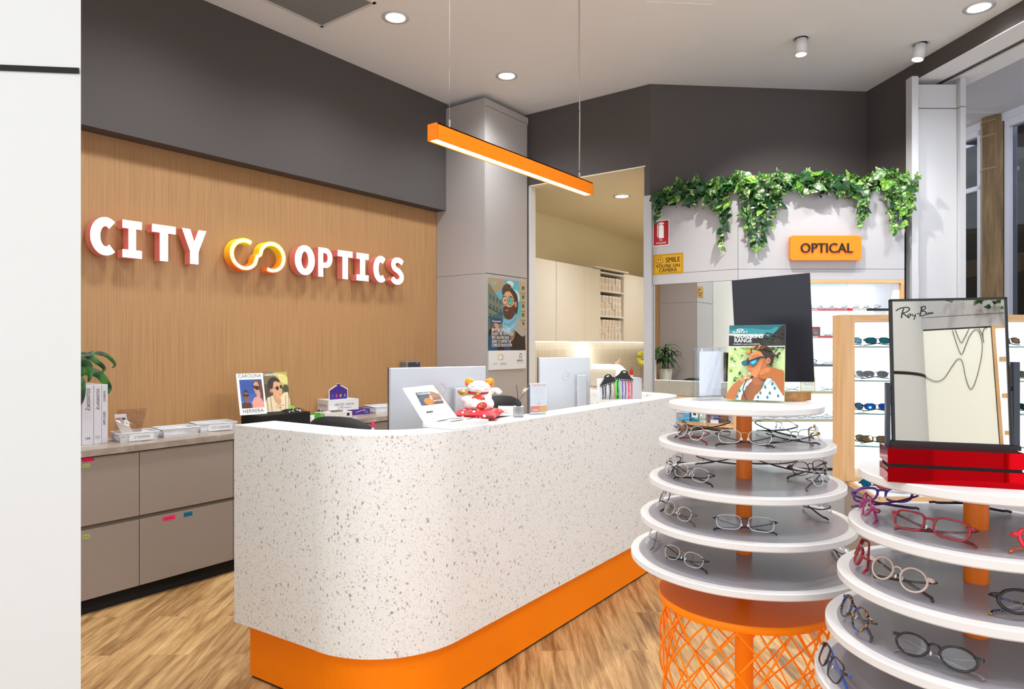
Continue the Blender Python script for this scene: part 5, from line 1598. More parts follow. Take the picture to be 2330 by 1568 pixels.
t = thing('white_carton', 'white cardboard box with grey lettering lying on the purple carton', 'box', (-4.20, 3.455, WZ + .0445), math.radians(80))
M().box((-.155, 0, 0), (.11, .18, .085), col((218, 216, 218), .5)).build('carton', t)
p = Print(.265, .085, -.0004)
p.text('HILCO', (70, 74, 82), .36, .45, .028, 1, .0006).text('VISION', (90, 94, 102), .70, .45, .026, .9, 0).rect((70, 74, 82), .3, .25, .75, .28)
p.m.v = [(v[0] - .0225, v[1], v[2]) for v in p.m.v]
p.m.build('print', t)
X2 = Matrix.Rotation(-math.pi / 2, 4, 'Z')
p = Print(.18, .085, -.0004)
p.text('HILCO', (70, 74, 82), .36, .38, .024, 1, .0006).text('VISION', (90, 94, 102), .70, .38, .022, .9, 0)
p.m.v = [tuple(Matrix.Translation((-.155, .09, 0)) @ X2 @ Vector(v)) for v in p.m.v]
p.m.build('side_print', t)
t = thing('counter_display', 'purple cardboard counter display with a peaked top behind the white carton', 'display', (-4.27, 3.435, WZ), math.radians(90))
w, h = .186, .24
o = [(-w / 2, 0), (w / 2, 0), (w / 2, h * .86), (.034, h * .98), (.016, h * .99), (.016, h + .012), (-.016, h + .012), (-.016, h * .99), (-.034, h * .98), (-w / 2, h * .86)]
M().prism(o, -.003, .0, WPAPER, onface(0, 0, 0)).build('backing', t)
p = Print(w, h, -.0005)
p.poly((66, 36, 124), [(.03, 0), (.97, 0), (.97, .84), (.66, .96), (.59, .97), (.59, 1.04), (.41, 1.04), (.41, .97), (.34, .96), (.03, .84)])
for k, c_ in enumerate(((70, 90, 190), (220, 70, 130), (240, 170, 50), (60, 170, 130))):
    p.poly(c_, [(.12 + k * .22, .66), (.2 + k * .22, .72), (.2 + k * .22, .6), (.13 + k * .22, .62)])
p.text('Blends', (236, 226, 240), .5, .44, .016, 1, .0004).poly((230, 230, 240), [(.1, .45), (.2, .52), (.16, .42)]).poly((230, 80, 120), [(.8, .45), (.9, .52), (.88, .42)])
p.m.build('print', t)
t = thing('speaker', 'small grey desktop speaker with a blue light above the large monitor', 'speaker', (-4.27, 4.27, WZ), math.radians(75))
M().box((-.075, 0, 0), (.075, .12, .412), col((120, 118, 116), .4), bev=.012).build('housing', t)
M().box((-.058, -.004, .34), (.062, .001, .404), col((52, 56, 64), .4)).build('grille', t)
M().ball((.035, -.005, .396), .005, mat('blue_led', (60, 60, 255), .4, emit=(70, 80, 255), estr=4)).build('indicator', t)
# green bag on riser
t = thing('cleaning_bag', 'crumpled clear and green plastic bag with black cords on the riser', 'bag', (-4.03, 2.83, .978), math.radians(80))
random.seed(3)
sheet(M(), lambda u, v: (-.06 + .16 * u, .06 * (v - .5), .004 + .026 * math.sin(math.pi * v) * (math.sin(math.pi * u) ** .6) + .004 * math.sin(23 * u + 9 * v)), 14, 8, BAG).build('plastic', t)
sheet(M(), lambda u, v: (-.005 + .07 * u, -.01 + .045 * v, .024 + .018 * math.sin(3 * u + 1) * v + .003 * math.sin(17 * u)), 8, 5, col((110, 190, 40), .5)).build('green_label', t)
b = M()
for k in range(5):
    b.tube(smoothpts([(random.uniform(-.06, .05), random.uniform(-.03, .03), random.uniform(.006, .02)) for _ in range(6)], 4), .0022, BLACK, 5, closed=True)
b.build('cord', t)

# ------------------------------------------------------------------ poster on the tall cupboard
t = thing('wall_poster', 'framed poster of a bearded man in glasses and blue scarf on the tall cupboard', 'poster', (-3.8048, 5.042, 1.216), math.pi / 2)
w, h = .587, .848
M().box((-w / 2, -.001, 0), (w / 2, 0, h), WPAPER).build('sheet', t)
p = Print(w, h, -.0013)
b0 = .21
def Y(v): return b0 + (1 - b0) * v
p.rect((60, 130, 140), 0, b0, 1, 1)
p.poly((96, 176, 190), [(0, Y(.55)), (.3, Y(1)), (1, Y(1)), (1, Y(.4)), (.5, Y(.35))])
p.poly((168, 150, 122), [(0, Y(1)), (.42, Y(1)), (.38, Y(.88)), (.2, Y(.80)), (.05, Y(.9)), (0, Y(.92))], 3)
p.poly((206, 222, 222), [(.50, Y(.98)), (.66, Y(.97)), (.64, Y(.90)), (.54, Y(.88))], 3).poly((186, 214, 218), [(.62, Y(.86)), (.80, Y(.84)), (.84, Y(.72)), (.7, Y(.7))], 3)
p.poly((186, 160, 120), [(.82, Y(1)), (1, Y(1)), (1, Y(.3)), (.86, Y(.3)), (.88, Y(.6))])
for k in range(5): p.rect((70, 96, 100), .90, Y(.88 - k * .13), .97, Y(.93 - k * .13)).rect((120, 110, 84), .86, Y(.82 - k * .13), 1, Y(.832 - k * .13))
p.poly((112, 120, 104), [(0, Y(.92)), (.12, Y(.84)), (.36, Y(.66)), (.38, Y(.25)), (0, Y(.25))]).poly((70, 104, 108), [(0, Y(.45)), (.38, Y(.55)), (.38, Y(.2)), (0, Y(.2))])
for r_ in range(3):
    for k in range(4): p.rect((62, 84, 92), .04 + k * .085, Y(.70 - r_ * .13 - k * .02), .075 + k * .085, Y(.77 - r_ * .13 - k * .02))
p.stroke((40, 82, 96), [(.0, Y(.60)), (.36, Y(.50))], .010, 0).stroke((40, 82, 96), [(.0, Y(.46)), (.36, Y(.42))], .012, 0)
p.poly((38, 26, 22), [(.0, Y(.0)), (.02, Y(.28)), (.2, Y(.36)), (.4, Y(.3)), (.7, Y(.35)), (.98, Y(.2)), (1, Y(0))])
p.poly((34, 74, 108), [(0, Y(0)), (0, Y(.2)), (.1, Y(.22)), (.25, Y(0))]).poly((36, 60, 100), [(.4, Y(0)), (.44, Y(.2)), (.56, Y(.2)), (.58, Y(0))])
p.poly((170, 162, 150), [(.70, Y(.50)), (.82, Y(.46)), (.95, Y(.34)), (.99, Y(.24)), (.90, Y(.20)), (.76, Y(.26)), (.66, Y(.32))], 4)
p.poly((134, 122, 108), [(.24, Y(.34)), (.34, Y(.38)), (.40, Y(.28)), (.30, Y(.24)), (.22, Y(.28))], 4)
p.poly((150, 118, 88), [(.58, Y(.30)), (.70, Y(.28)), (.66, Y(.16)), (.58, Y(.14))], 3)
p.poly((120, 178, 206), [(.38, Y(.42)), (.46, Y(.45)), (.58, Y(.45)), (.70, Y(.50)), (.76, Y(.48)), (.72, Y(.36)), (.62, Y(.26)), (.46, Y(.24)), (.36, Y(.30))], 4)
p.stroke((84, 140, 172), [(.40, Y(.38)), (.52, Y(.36)), (.66, Y(.42)), (.74, Y(.47))], .010).stroke((160, 206, 226), [(.42, Y(.34)), (.56, Y(.31)), (.68, Y(.36))], .010)
p.poly((64, 44, 32), [(.36, Y(.80)), (.40, Y(.86)), (.52, Y(.91)), (.66, Y(.86)), (.76, Y(.78)), (.78, Y(.62)), (.74, Y(.52)), (.66, Y(.60)), (.56, Y(.78))], 4)
p.poly((214, 160, 130), [(.385, Y(.64)), (.385, Y(.76)), (.44, Y(.82)), (.56, Y(.83)), (.66, Y(.74)), (.68, Y(.60)), (.62, Y(.50)), (.48, Y(.46)), (.40, Y(.52))], 4)
p.ell((200, 140, 112), .715, Y(.66), .03, .035)
p.poly((84, 52, 36), [(.385, Y(.60)), (.44, Y(.625)), (.52, Y(.61)), (.60, Y(.62)), (.68, Y(.66)), (.70, Y(.56)), (.64, Y(.47)), (.54, Y(.435)), (.44, Y(.455)), (.39, Y(.52))], 4)
p.poly((196, 120, 100), [(.42, Y(.565)), (.47, Y(.575)), (.53, Y(.57)), (.48, Y(.555))], 2)
p.poly((196, 144, 116), [(.44, Y(.70)), (.47, Y(.70)), (.475, Y(.635)), (.43, Y(.63))], 2)
p.poly((82, 60, 42), [(.37, Y(.80)), (.36, Y(.86)), (.42, Y(.92)), (.52, Y(.94)), (.60, Y(.90)), (.56, Y(.84)), (.46, Y(.84)), (.40, Y(.78))], 4)
for cx_, c_ in ((.42, (190, 170, 150)), (.565, (70, 190, 170))):
    p.ell((60, 52, 46), cx_, Y(.70), .068, .052, n=24).ell((216, 166, 136) if cx_ < .5 else (96, 176, 158), cx_, Y(.70), .062, .047, n=24)
p.ell((50, 34, 28), .425, Y(.703), .02, .008).ell((40, 120, 110), .55, Y(.703), .02, .01).stroke((60, 40, 30), [(.38, Y(.748)), (.42, Y(.762)), (.46, Y(.75))], .007, 3).stroke((60, 40, 30), [(.53, Y(.75)), (.58, Y(.765)), (.63, Y(.75))], .007, 3)
p.stroke((60, 52, 46), [(.63, Y(.71)), (.71, Y(.69))], .004, 0)
p.poly((200, 150, 126), [(.14, Y(.36)), (.22, Y(.40)), (.26, Y(.34)), (.2, Y(.30))], 3).poly((120, 84, 54), [(.08, Y(.34)), (.14, Y(.40)), (.14, Y(.26)), (.06, Y(.2))], 3)
p.rect((20, 52, 104), .08, Y(.375), .33, Y(.43)).text('Did you know?', (235, 240, 245), .205, Y(.390), .030, .72, .0006)
for k, s_ in enumerate(('BIOMETRIC INTELLIGENT', 'GLASSES\u00b0 ARE THE WORLD\'S', 'FIRST HIGH-PRECISION', 'LENSES TO SUPPORT THE', 'COMPLETE VISION SYSTEM')):
    p.text(s_, (240, 240, 240), .08, Y(.265 - k * .053), .0415, .62, .0009, 'LEFT')
for k, s_ in enumerate(('BIOMETRIC', 'INTELLIGENT', 'GLASSES')): p.text(s_, (120, 214, 200), .07, Y(.935 - k * .022), .016, .9, .0002, 'LEFT')
p.rect((226, 226, 228), 0, 0, 1, b0)
for cx_, sg in ((.27, 1), (.335, -1)):
    pts = [(cx_ + .034 * math.cos(a) * 1.0, .135 + .028 * math.sin(a)) for a in [math.radians(q) for q in range(50 if sg > 0 else 130 + 0, 311 if sg > 0 else -131, 20 * sg if sg > 0 else -20)]]
    p.stroke((232, 170, 40) if sg > 0 else (222, 110, 40), pts, .008, 0)
p.text('CITY', (90, 90, 94), .165, .052, .026, .9, 0, spacing=1.25).text('OPTICS', (50, 48, 52), .38, .052, .026, .95, .0006, spacing=1.15)
p.stroke((40, 36, 34), [(.80, .115), (.83, .175)], .007, 0).stroke((40, 36, 34), [(.83, .175), (.875, .165), (.87, .14), (.84, .132)], .006, 3).stroke((40, 36, 34), [(.845, .13), (.875, .115)], .006, 0)
p.text('RODENSTOCK', (46, 42, 44), .83, .083, .026, .62, .0008).rect((150, 200, 196), .74, .062, .94, .067)
p.m.build('print', t)
# ------------------------------------------------------------------ display towers
def tower(label, x, y, ztop, R, sp):
    t = thing('display_tower', label, 'display stand', (x, y, 0), group='round tiered eyewear display towers')
    zs = [ztop - sp * k for k in range(5)]
    for k in range(5):
        r, z = R[k], zs[k]
        d = M().lathe([(.001, z - .018), (r - .003, z - .018), (r, z - .015), (r, z - .002), (r - .002, z), (.001, z)], DISCW, 96)
        d.sm = [True] * len(d.sm)
        s_ = M()
        q = M().lathe([(.001, z - .018), (r - .003, z - .018)], DISCW, 96, None, False).lathe([(r - .003, z - .018), (r, z - .015)], DISCW, 96).lathe([(r, z - .015), (r, z - .002)], DISCW, 96).lathe([(r, z - .002), (r - .002, z)], DISCW, 96).lathe([(r - .002, z), (.001, z)], DISCW, 96, None, False)
        o = q.build('disc_shelf', t)
        if k:
            M().lathe([(r - .022, z + .0004), (.021, z + .0004)], INLAY, 96, None, False).build('grey_inlay', o)
    M().cyl((0, 0), .0205, zs[4] - .12, ztop - .018, ORANGE2, 40).build('pole', t)
    zb = zs[4] - .108
    q = M().lathe([(.001, zb - .02), (.226, zb - .02)], ORANGE, 96, None, False).lathe([(.226, zb - .02), (.228, zb - .018), (.228, zb - .001), (.226, zb)], ORANGE, 96).lathe([(.226, zb), (.001, zb)], ORANGE2, 96, None, False)
    q.build('base_top', t)
    M().cyl((0, 0), .024, .015, zb - .02, ORANGE, 32).build('base_pole', t)
    M().lathe([(.001, .0), (.228, .0), (.228, .016), (.001, .016)], ORANGE, 72).build('base_plate', t)
    w = M()
    random.seed(8)
    n = 19
    for sgn in (-1, 1):
        for k in range(n):
            a0 = 2 * math.pi * k / n + random.uniform(-.09, .09)
            sw = sgn * random.uniform(2.1, 3.3)
            pts = []
            for i in range(25):
                q_ = i / 24
                a = a0 + sw * q_
                rr_ = .221 + (.006 * math.sin(q_ * 9 + k))
                pts.append((rr_ * math.cos(a), rr_ * math.sin(a), zb - .02 - (zb - .035) * q_))
            w.tube(pts, .0026, ORANGE, 6, caps=False)
    w.build('wire_basket', t)
    return t, zs
T1 = RD((1693 - 1165) / 1520 * 1.82, 1.82)[:2]
T2 = RD((2221 - 1165) / 1520 * 1.27, 1.27)[:2]
t1, Z1 = tower('round five tier eyewear tower nearer the reception desk, with rimless frames', T1[0], T1[1], 1.292, [.200, .227, .252, .277, .303], .1025)
t2, Z2 = tower('round five tier eyewear tower at the right edge, carrying the red based mirror', T2[0], T2[1], 1.2035, [.199, .217, .238, .260, .280], .102)

# ------------------------------------------------------------------ spectacles
LENS_SUN = {}
def sunlens(rgb):
    return mat('sun_lens_%d_%d_%d' % rgb, rgb, .06, metal=.75)
def tortoise():
    if 'tortoise' in MATS: return MATS['tortoise']
    m, nt, b, tc = nodes_mat('tortoise', .2)
    n1 = N(nt, 'ShaderNodeTexNoise', i_Scale=120.0, i_Detail=1.0)
    nt.links.new(tc.outputs['Object'], n1.inputs['Vector'])
    r = ramp(nt, n1.outputs['Fac'], [(.0, (38, 70, 150)), (.42, (30, 24, 22)), (.52, (190, 130, 40)), (.58, (40, 26, 18)), (.66, (60, 90, 170))], 'CONSTANT')
    nt.links.new(r.outputs[0], b.inputs['Base Color'])
    return m
RIMCLR = mat('rimless_edge', (226, 228, 232), .15, spec=.9)
gcount = 0
GL = {}
def outline(shape, w, h, n=28):
    P = []
    e = {'oval': 2.0, 'rect': 3.6, 'round': 2.1, 'soft': 2.7, 'cat': 2.6}[shape]
    for k in range(n):
        a = 2 * math.pi * k / n
        c_, s_ = math.cos(a), math.sin(a)
        x = math.copysign(abs(c_) ** (2 / e), c_) * w / 2
        z = math.copysign(abs(s_) ** (2 / e), s_) * h / 2
        if z < 0: x *= 1 + .16 * (z / h)         # narrower at the bottom
        if shape == 'cat' and z > 0: z += .12 * h * max(0, x / w)
        P.append((x, z))
    return P
def spectacles(name, label, loc, yaw, style, fc, tc_=None, lw=.052, lh=.031, shape='soft', lens=None, tilt=22, group=None, detail=True, folded=True, roll=0.0, br=.017, rimr=.0019, pads=True, cat_='glasses'):
    key = (style, fc, tc_, lw, lh, shape, lens, tilt, folded, roll, rimr, detail, pads)
    tcc = tc_ if tc_ is not None else fc
    def mm(c_):
        if c_ == 'gold': return GOLD
        if c_ == 'silver': return CHROME
        if c_ == 'tortoise': return tortoise()
        return col(c_, .22, spec=.6)
    fm, tm = mm(fc), mm(tcc)
    if key in GL:
        g = dup(GL[key][0], (loc[0], loc[1], loc[2] + GL[key][1]), None, label, group)
        g.rotation_euler = (-math.radians(tilt), roll, yaw)
        if group is None and 'group' in g: del g['group']
        return g
    t = thing(name, label, cat_, loc, rot=(-math.radians(tilt), roll, yaw), group=group)
    hx = lw + br / 2
    wrap = lambda x: 1.6 * x * x
    objs = []
    ltm = LENS if lens is None else sunlens(lens)
    frame = M()
    for s_ in (-1, 1):
        O = [(s_ * (br / 2 + lw / 2 + x), z) for x, z in outline(shape, lw, lh, 28 if detail else 12)]
        if s_ < 0: O = O[::-1]
        P = [(x, wrap(x), z) for x, z in O]
        lm = M()
        c_ = (s_ * (br / 2 + lw / 2), wrap(s_ * (br / 2 + lw / 2)) - .0012, 0)
        lm.add([c_] + P, [(0, 1 + (k + 1) % len(P), 1 + k) for k in range(len(P))], ltm, None, True)
        o = lm.build('lens', t); objs.append(o)
        if style == 'full':
            frame.tube(P, rimr, fm, 6 if detail else 4, closed=True)
            Pf = [(x, y + .0016, z) for x, y, z in P]
            frame.tube(Pf, rimr * .85, fm, 6 if detail else 4, closed=True)
        elif style == 'half':
            top = sorted([p for p in P if p[2] > -.002], key=lambda p: p[0])
            frame.tube(top, rimr, fm, 6)
            frame.tube(P, .0005, RIMCLR, 4, closed=True)
        else:
            if detail: frame.tube(P, .0008, RIMCLR, 4, closed=True)
            else: frame.tube(P, .0005, fm, 4, closed=True)
        # hinge lug
        xo = s_ * (br / 2 + lw)
        zl = lh * .26
        frame.tube([(xo - s_ * .006, wrap(xo) - .0015, zl), (xo + s_ * .001, wrap(xo) - .001, zl + .001), (xo + s_ * .006, wrap(xo) + .001, zl), (xo + s_ * .0075, wrap(xo) + .008, zl)], rimr * .9 if style == 'full' else .0013, fm if style == 'full' else tm, 6)
        if style == 'full' and detail:
            frame.box((min(xo - s_ * .002, xo + s_ * .007), wrap(xo) - .001, zl - .0035), (max(xo - s_ * .002, xo + s_ * .007), wrap(xo) + .004, zl + .0035), fm)
    frame.tube([(-br / 2 - .001, wrap(br / 2), lh * .2), (-br / 4, -.0005, lh * .30), (br / 4, -.0005, lh * .30), (br / 2 + .001, wrap(br / 2), lh * .2)], max(rimr, .0011) if style == 'full' else .0010, fm, 6)
    if pads and detail:
        for s_ in (-1, 1):
            frame.tube([(s_ * br * .5, .001, lh * .05), (s_ * br * .35, .006, lh * .0), (s_ * br * .42, .008, -lh * .1)], .0005, CHROME, 4)
            frame.ball((s_ * br * .42, .008, -lh * .12), (.0022, .0014, .0042), LENS if False else RIMCLR, seg=8)
    objs.append(frame.build('frame', t))
    for s_, yo in ((-1, .013), (1, .018)):
        xo = s_ * (br / 2 + lw + .0075); zl = lh * .26; y0 = wrap(br / 2 + lw) + .006
        if folded:
            pts = [(xo, y0, zl), (xo - s_ * .006, y0 + yo * .5, zl - .001), (xo * .3, y0 + yo * .8, zl - .012), (-xo * .70, y0 + yo, -lh * .38), (-xo * .88, y0 + yo - .002, -lh * .42), (-xo * 1.0, y0 + yo - .005, -lh * .5 - .002)]
        else:
            pts = [(xo, y0, zl), (xo, y0 + .05, zl), (xo * .97, y0 + .10, zl - .004), (xo * .93, y0 + .125, zl - .016), (xo * .92, y0 + .14, zl - .032)]
        pts = smoothpts(pts, 4 if detail else 2, False)
        n_ = len(pts)
        rad = [(.0017 if style != 'full' else .0022) if i < n_ * .45 else (.0025 if style != 'full' else .0028) for i in range(n_)]
        objs.append(M().tube(pts, rad, tm, 6 if detail else 4).build('temple', t))
    # rest on the surface
    R = Euler((-math.radians(tilt), roll, 0)).to_matrix()
    lo = min((R @ v.co).z for o in objs for v in o.data.vertices)
    t.location.z = loc[2] - lo + .0006
    GL[key] = (t, -lo + .0006)
    return t
GR = 'spectacles on the tier towers'
def onT(T, px, D=None, lat=None, z=0): pass
def P1(u, d, z): x = (u - 1165) / 1520 * d; return (*RD(x, d)[:2], z)
def zdisc(Z, k): return Z[k] + (.0006 if k else 0)
def fromT(T, u, v, z):          # point on a shelf at height z seen at pixel u, v (used once to read the photo's layout)
    d = (CAM_H - z) * 1520 / (v - 784)
    return (*RD((u - 1165) / 1520 * d, d)[:2], z)
def G1(k, x, y, yawd, label, **kw):
    z = zdisc(Z1, k)
    return spectacles('spectacles', label, (T1[0] + x, T1[1] + y, z), math.radians(yawd), kw.pop('style', 'rimless'), kw.pop('fc', 'silver'), kw.pop('tc_', None), group=GR, **kw)
def G2(k, x, y, yawd, label, **kw):
    z = zdisc(Z2, k)
    return spectacles('spectacles', label, (T2[0] + x, T2[1] + y, z), math.radians(yawd), kw.pop('style', 'full'), kw.pop('fc', (20, 20, 22)), kw.pop('tc_', None), group=GR, **kw)
def pol(r, deg): return (r * math.cos(math.radians(deg)), r * math.sin(math.radians(deg)))
# angle 0 = +x; outward yaw = angle + 90 (front faces outwards). camera lies towards about -72 deg of tower one
def ring1(k, deg, r, label, face=0, **kw): x, y = pol(r, deg); return G1(k, x, y, deg + 90 + face, label, **kw)
def ring2(k, deg, r, label, face=0, **kw): x, y = pol(r, deg); return G2(k, x, y, deg + 90 + face, label, **kw)
DK = (30, 28, 32); NAVY = (28, 30, 62); BRN = (66, 40, 34); REDB = (130, 30, 34)
# tower one, tier two (counted from the top)
ring1(1, -72, .165, 'gold rimless glasses in front of the pole on the second tier', fc='gold', tc_=BRN, lw=.054, lh=.034)
ring1(1, -125, .175, 'rimless glasses with dark red temples, front left of the second tier', tc_=REDB, lw=.050, lh=.036)
ring1(1, -168, .185, 'clear rimless glasses with a brown tip at the far left of the second tier', tc_=(70, 54, 40), lw=.050, lh=.034)
ring1(1, 150, .165, 'grey rimless glasses behind on the left of the second tier', tc_=(70, 66, 66), lw=.056, lh=.034, face=-20)
ring1(1, 72, .165, 'rimless glasses with dark temples behind the pole on the second tier', tc_=DK, lw=.054, lh=.032, face=-5)
ring1(1, -18, .150, 'dark plum wire glasses at the front right of the second tier', tc_=(60, 40, 56), fc=(60, 40, 56), style='half', rimr=.0009, lw=.050, lh=.032, face=-40)
ring1(1, 14, .185, 'thin gold wire glasses at the right end of the second tier', fc='gold', tc_=(130, 110, 80), style='full', rimr=.0006, lw=.048, lh=.036)
# tier three
ring1(2, -117, .190, 'rimless glasses with thick black temples, front left of the third tier', tc_=DK, fc=DK, lw=.054, lh=.034)
ring1(2, -150, .205, 'small black tipped rimless glasses at the left of the third tier', tc_=DK, lw=.046, lh=.030)
ring1(2, -172, .205, 'clear rimless glasses at the far left of the third tier', tc_=(24, 24, 24), lw=.046, lh=.030, fc=DK)
ring1(2, 132, .195, 'grey rimless glasses standing back left on the third tier', tc_=(60, 60, 64), lw=.052, lh=.032)
ring1(2, 82, .200, 'brown templed glasses behind the pole on the third tier', tc_=(72, 58, 50), lw=.056, lh=.032)
ring1(2, 30, .175, 'brown wire rimmed glasses at the back right of the third tier', style='full', rimr=.0009, fc=(82, 50, 44), lw=.052, lh=.036, face=-60)
ring1(2, -6, .205, 'clear rimless glasses lying at the right edge of the third tier', tc_=(90, 84, 80), lw=.052, lh=.034)
# tier four
ring1(3, -72, .205, 'wide rimless glasses with navy temples in front of the pole on the fourth tier', tc_=NAVY, fc=DK, lw=.058, lh=.034, shape='rect')
ring1(3, -124, .215, 'gold bridge rimless glasses with brown temples, front left of the fourth tier', fc='gold', tc_=(96, 76, 66), lw=.050, lh=.034)
ring1(3, -165, .225, 'small black wire glasses at the left of the fourth tier', fc=DK, style='half', rimr=.0010, lw=.046, lh=.034, shape='rect')
ring1(3, 40, .215, 'rimless glasses with black temples at the back right of the fourth tier', tc_=DK, lw=.056, lh=.034, fc=DK)
ring1(3, 140, .225, 'brown tipped rimless glasses at the back left of the fourth tier', tc_=(92, 50, 34), lw=.052, lh=.030, tilt=60)
# tier five
ring1(4, -112, .235, 'rimless glasses with a gold bridge at the front left of the bottom tier', fc='gold', tc_=(44, 36, 36), lw=.056, lh=.034)
ring1(4, -160, .255, 'frosted rimless glasses at the left rim of the bottom tier', fc='gold', tc_=(120, 110, 100), lw=.046, lh=.036, shape='oval')
ring1(4, 150, .245, 'black wire glasses under the tier edge at the back left of the bottom tier', fc=DK, tc_=(90, 92, 98), lw=.052, lh=.03, tilt=60)
ring1(4, 28, .260, 'small dark glasses at the back right of the bottom tier', fc=DK, lw=.050, lh=.03)
# tower two, tier two; camera lies towards about -87 deg
ring2(1, -112, .170, 'dark red rectangular plastic glasses at the front of the second tier', fc=(140, 24, 40), tc_=(104, 34, 44), lw=.054, lh=.033, shape='rect', rimr=.0021)
ring2(1, -48, .172, 'bright red plastic glasses with a sticker, right of the orange pole', fc=(212, 30, 52), tc_=(190, 90, 60), lw=.054, lh=.033, shape='rect', rimr=.0026)
ring2(1, -165, .190, 'magenta oval glasses at the left rim of the second tier', fc=(150, 30, 96), tc_=(150, 30, 90), lw=.046, lh=.034, shape='oval', rimr=.0018)
ring2(1, 160, .178, 'purple marbled plastic glasses at the back left of the second tier', fc=(96, 52, 150), tc_=(74, 30, 84), lw=.052, lh=.034, rimr=.0024, face=-35)
ring2(1, 96, .175, 'dark purple plastic glasses behind the orange pole on the second tier', fc=(54, 24, 66), tc_=(40, 16, 46), lw=.055, lh=.033, rimr=.0026, shape='rect', tilt=30)
ring2(1, 44, .185, 'violet wire glasses at the back right of the second tier', fc=(70, 52, 96), lw=.052, lh=.034, rimr=.0014)
# tier three
ring2(2, -127, .190, 'clear pink round glasses with tortoiseshell temples on the third tier', fc=(196, 170, 160), tc_=(52, 38, 26), lw=.050, lh=.040, shape='round', rimr=.0017)
ring2(2, -60, .188, 'large black oval plastic glasses with a sticker on the third tier', fc=(16, 16, 18), tc_='tortoise', lw=.055, lh=.037, shape='oval', rimr=.0026)
ring2(2, -172, .200, 'dark red plastic glasses seen edge on at the left of the third tier', fc=(140, 24, 34), tc_=(170, 30, 40), lw=.052, lh=.034, rimr=.0026)
g = ring2(2, 118, .205, 'black glasses with a price tag at the back of the third tier', fc=(20, 22, 24), tc_=(20, 30, 34), lw=.056, lh=.028, tilt=62, rimr=.0022, shape='rect')
# tier four
ring2(3, -150, .225, 'round blue and amber tortoiseshell glasses at the left of the fourth tier', fc='tortoise', tc_=(70, 66, 66), lw=.049, lh=.042, shape='round', rimr=.0020)
ring2(3, -104, .215, 'black oval glasses with clear lower rims at the front of the fourth tier', fc=(18, 18, 20), tc_=(120, 112, 116), lw=.053, lh=.036, shape='oval', rimr=.0021)
ring2(3, -50, .230, 'tortoiseshell glasses cut off by the right edge on the fourth tier', fc=(110, 80, 30), lw=.052, lh=.036, shape='oval', rimr=.0022)
# tier five
ring2(4, -152, .265, 'brown rectangular glasses with blue hinges at the left of the lowest tier', fc=(44, 30, 34), tc_=(60, 90, 180), lw=.050, lh=.040, shape='rect', rimr=.0014)
# price tag
gt = thing('price_tag', 'white $100.00 price tag on the black glasses at the back of the third tier', 'price tag', (T2[0] - .015, T2[1] + .135, Z2[2] + .0012), math.radians(20))
M().box((-.014, 0, 0), (.014, .0015, .011), WPAPER, Matrix.Rotation(.5, 4, 'X')).build('tag', gt)
M().text('$ 100.00', .0075, BLACK, Matrix.Rotation(.5, 4, 'X') @ onface(0, .003, .0004), .0002, .8).build('tag_print', gt)

# sunglasses in the oak cabinet, frames in the white wall display
GS = 'sunglasses on the glass shelves of the oak cabinet'
def gcab(x, d, z, label, lens, yaw=0, fc=(24, 26, 34), **kw):
    return spectacles('sunglasses', label, RD(x, d, z), TH + math.radians(yaw), 'full', fc, None, .062, .040, 'cat', lens, 28, GS, True, True, 0.0, .016, .0022, False, cat_='sunglasses')
gcab(2.085, 4.09, 1.4398, 'blue lensed wrap sunglasses at the left of the top glass shelf', (120, 190, 226), 14)
gcab(2.23, 4.07, 1.4398, 'turquoise lensed wrap sunglasses on the top glass shelf beside the mirror frame', (40, 150, 186), -8)
gcab(2.11, 4.10, 1.2358, 'silver mirrored sunglasses at the left of the second glass shelf', (150, 164, 182), 18, (150, 156, 166))
gcab(2.21, 4.06, 1.2358, 'silver mirrored sunglasses second from the left on the second glass shelf', (120, 128, 140), -12, (110, 116, 126))
gcab(2.10, 4.10, 1.0378, 'ice blue wrap sunglasses at the left of the third glass shelf', (70, 150, 206), 16)
gcab(2.22, 4.06, 1.0378, 'deep blue wrap sunglasses beside the ice blue pair on the third glass shelf', (20, 90, 190), -10)
gcab(2.10, 4.09, .8428, 'yellow tinted sunglasses at the left of the fourth glass shelf', (206, 196, 140), 10)
gcab(2.20, 4.05, .8428, 'olive lensed black sunglasses in front on the fourth glass shelf', (120, 106, 70), -14)
gcab(3.03, 4.06, 1.4398, 'bronze lensed sunglasses right of the mirror on the top glass shelf', (150, 126, 104), 10)
gcab(3.06, 4.06, 1.2358, 'green lensed sunglasses right of the mirror on the second glass shelf', (90, 120, 106), 0)
gcab(3.07, 4.06, 1.0378, 'teal lensed sunglasses right of the mirror on the third glass shelf', (40, 92, 110), 12)
gcab(2.06, 4.20, 1.4398, 'dark sunglasses poking out left of the oak post on the top glass shelf', (70, 76, 90), 60)
gcab(2.06, 4.20, 1.0378, 'dark sunglasses poking out left of the oak post on the third glass shelf', (70, 76, 90), 60)
gcab(1.99, 3.70, .6518, 'bright blue lensed sunglasses on the ledge at the foot of the oak post', (20, 150, 190), 25)
gcab(2.045, 3.60, .6518, 'orange lensed black sunglasses on the ledge beside the blue pair', (190, 60, 30), -30)
gcab(2.16, 3.62, .6518, 'cobalt lensed black sunglasses on the ledge below the mirror base', (20, 110, 180), -18)
GW = 'frames on the shelves of the white display wall'
random.seed(12)
wcols = [(90, 50, 70), (60, 60, 80), (110, 90, 90), (50, 44, 50), (120, 60, 60), (80, 90, 120)]
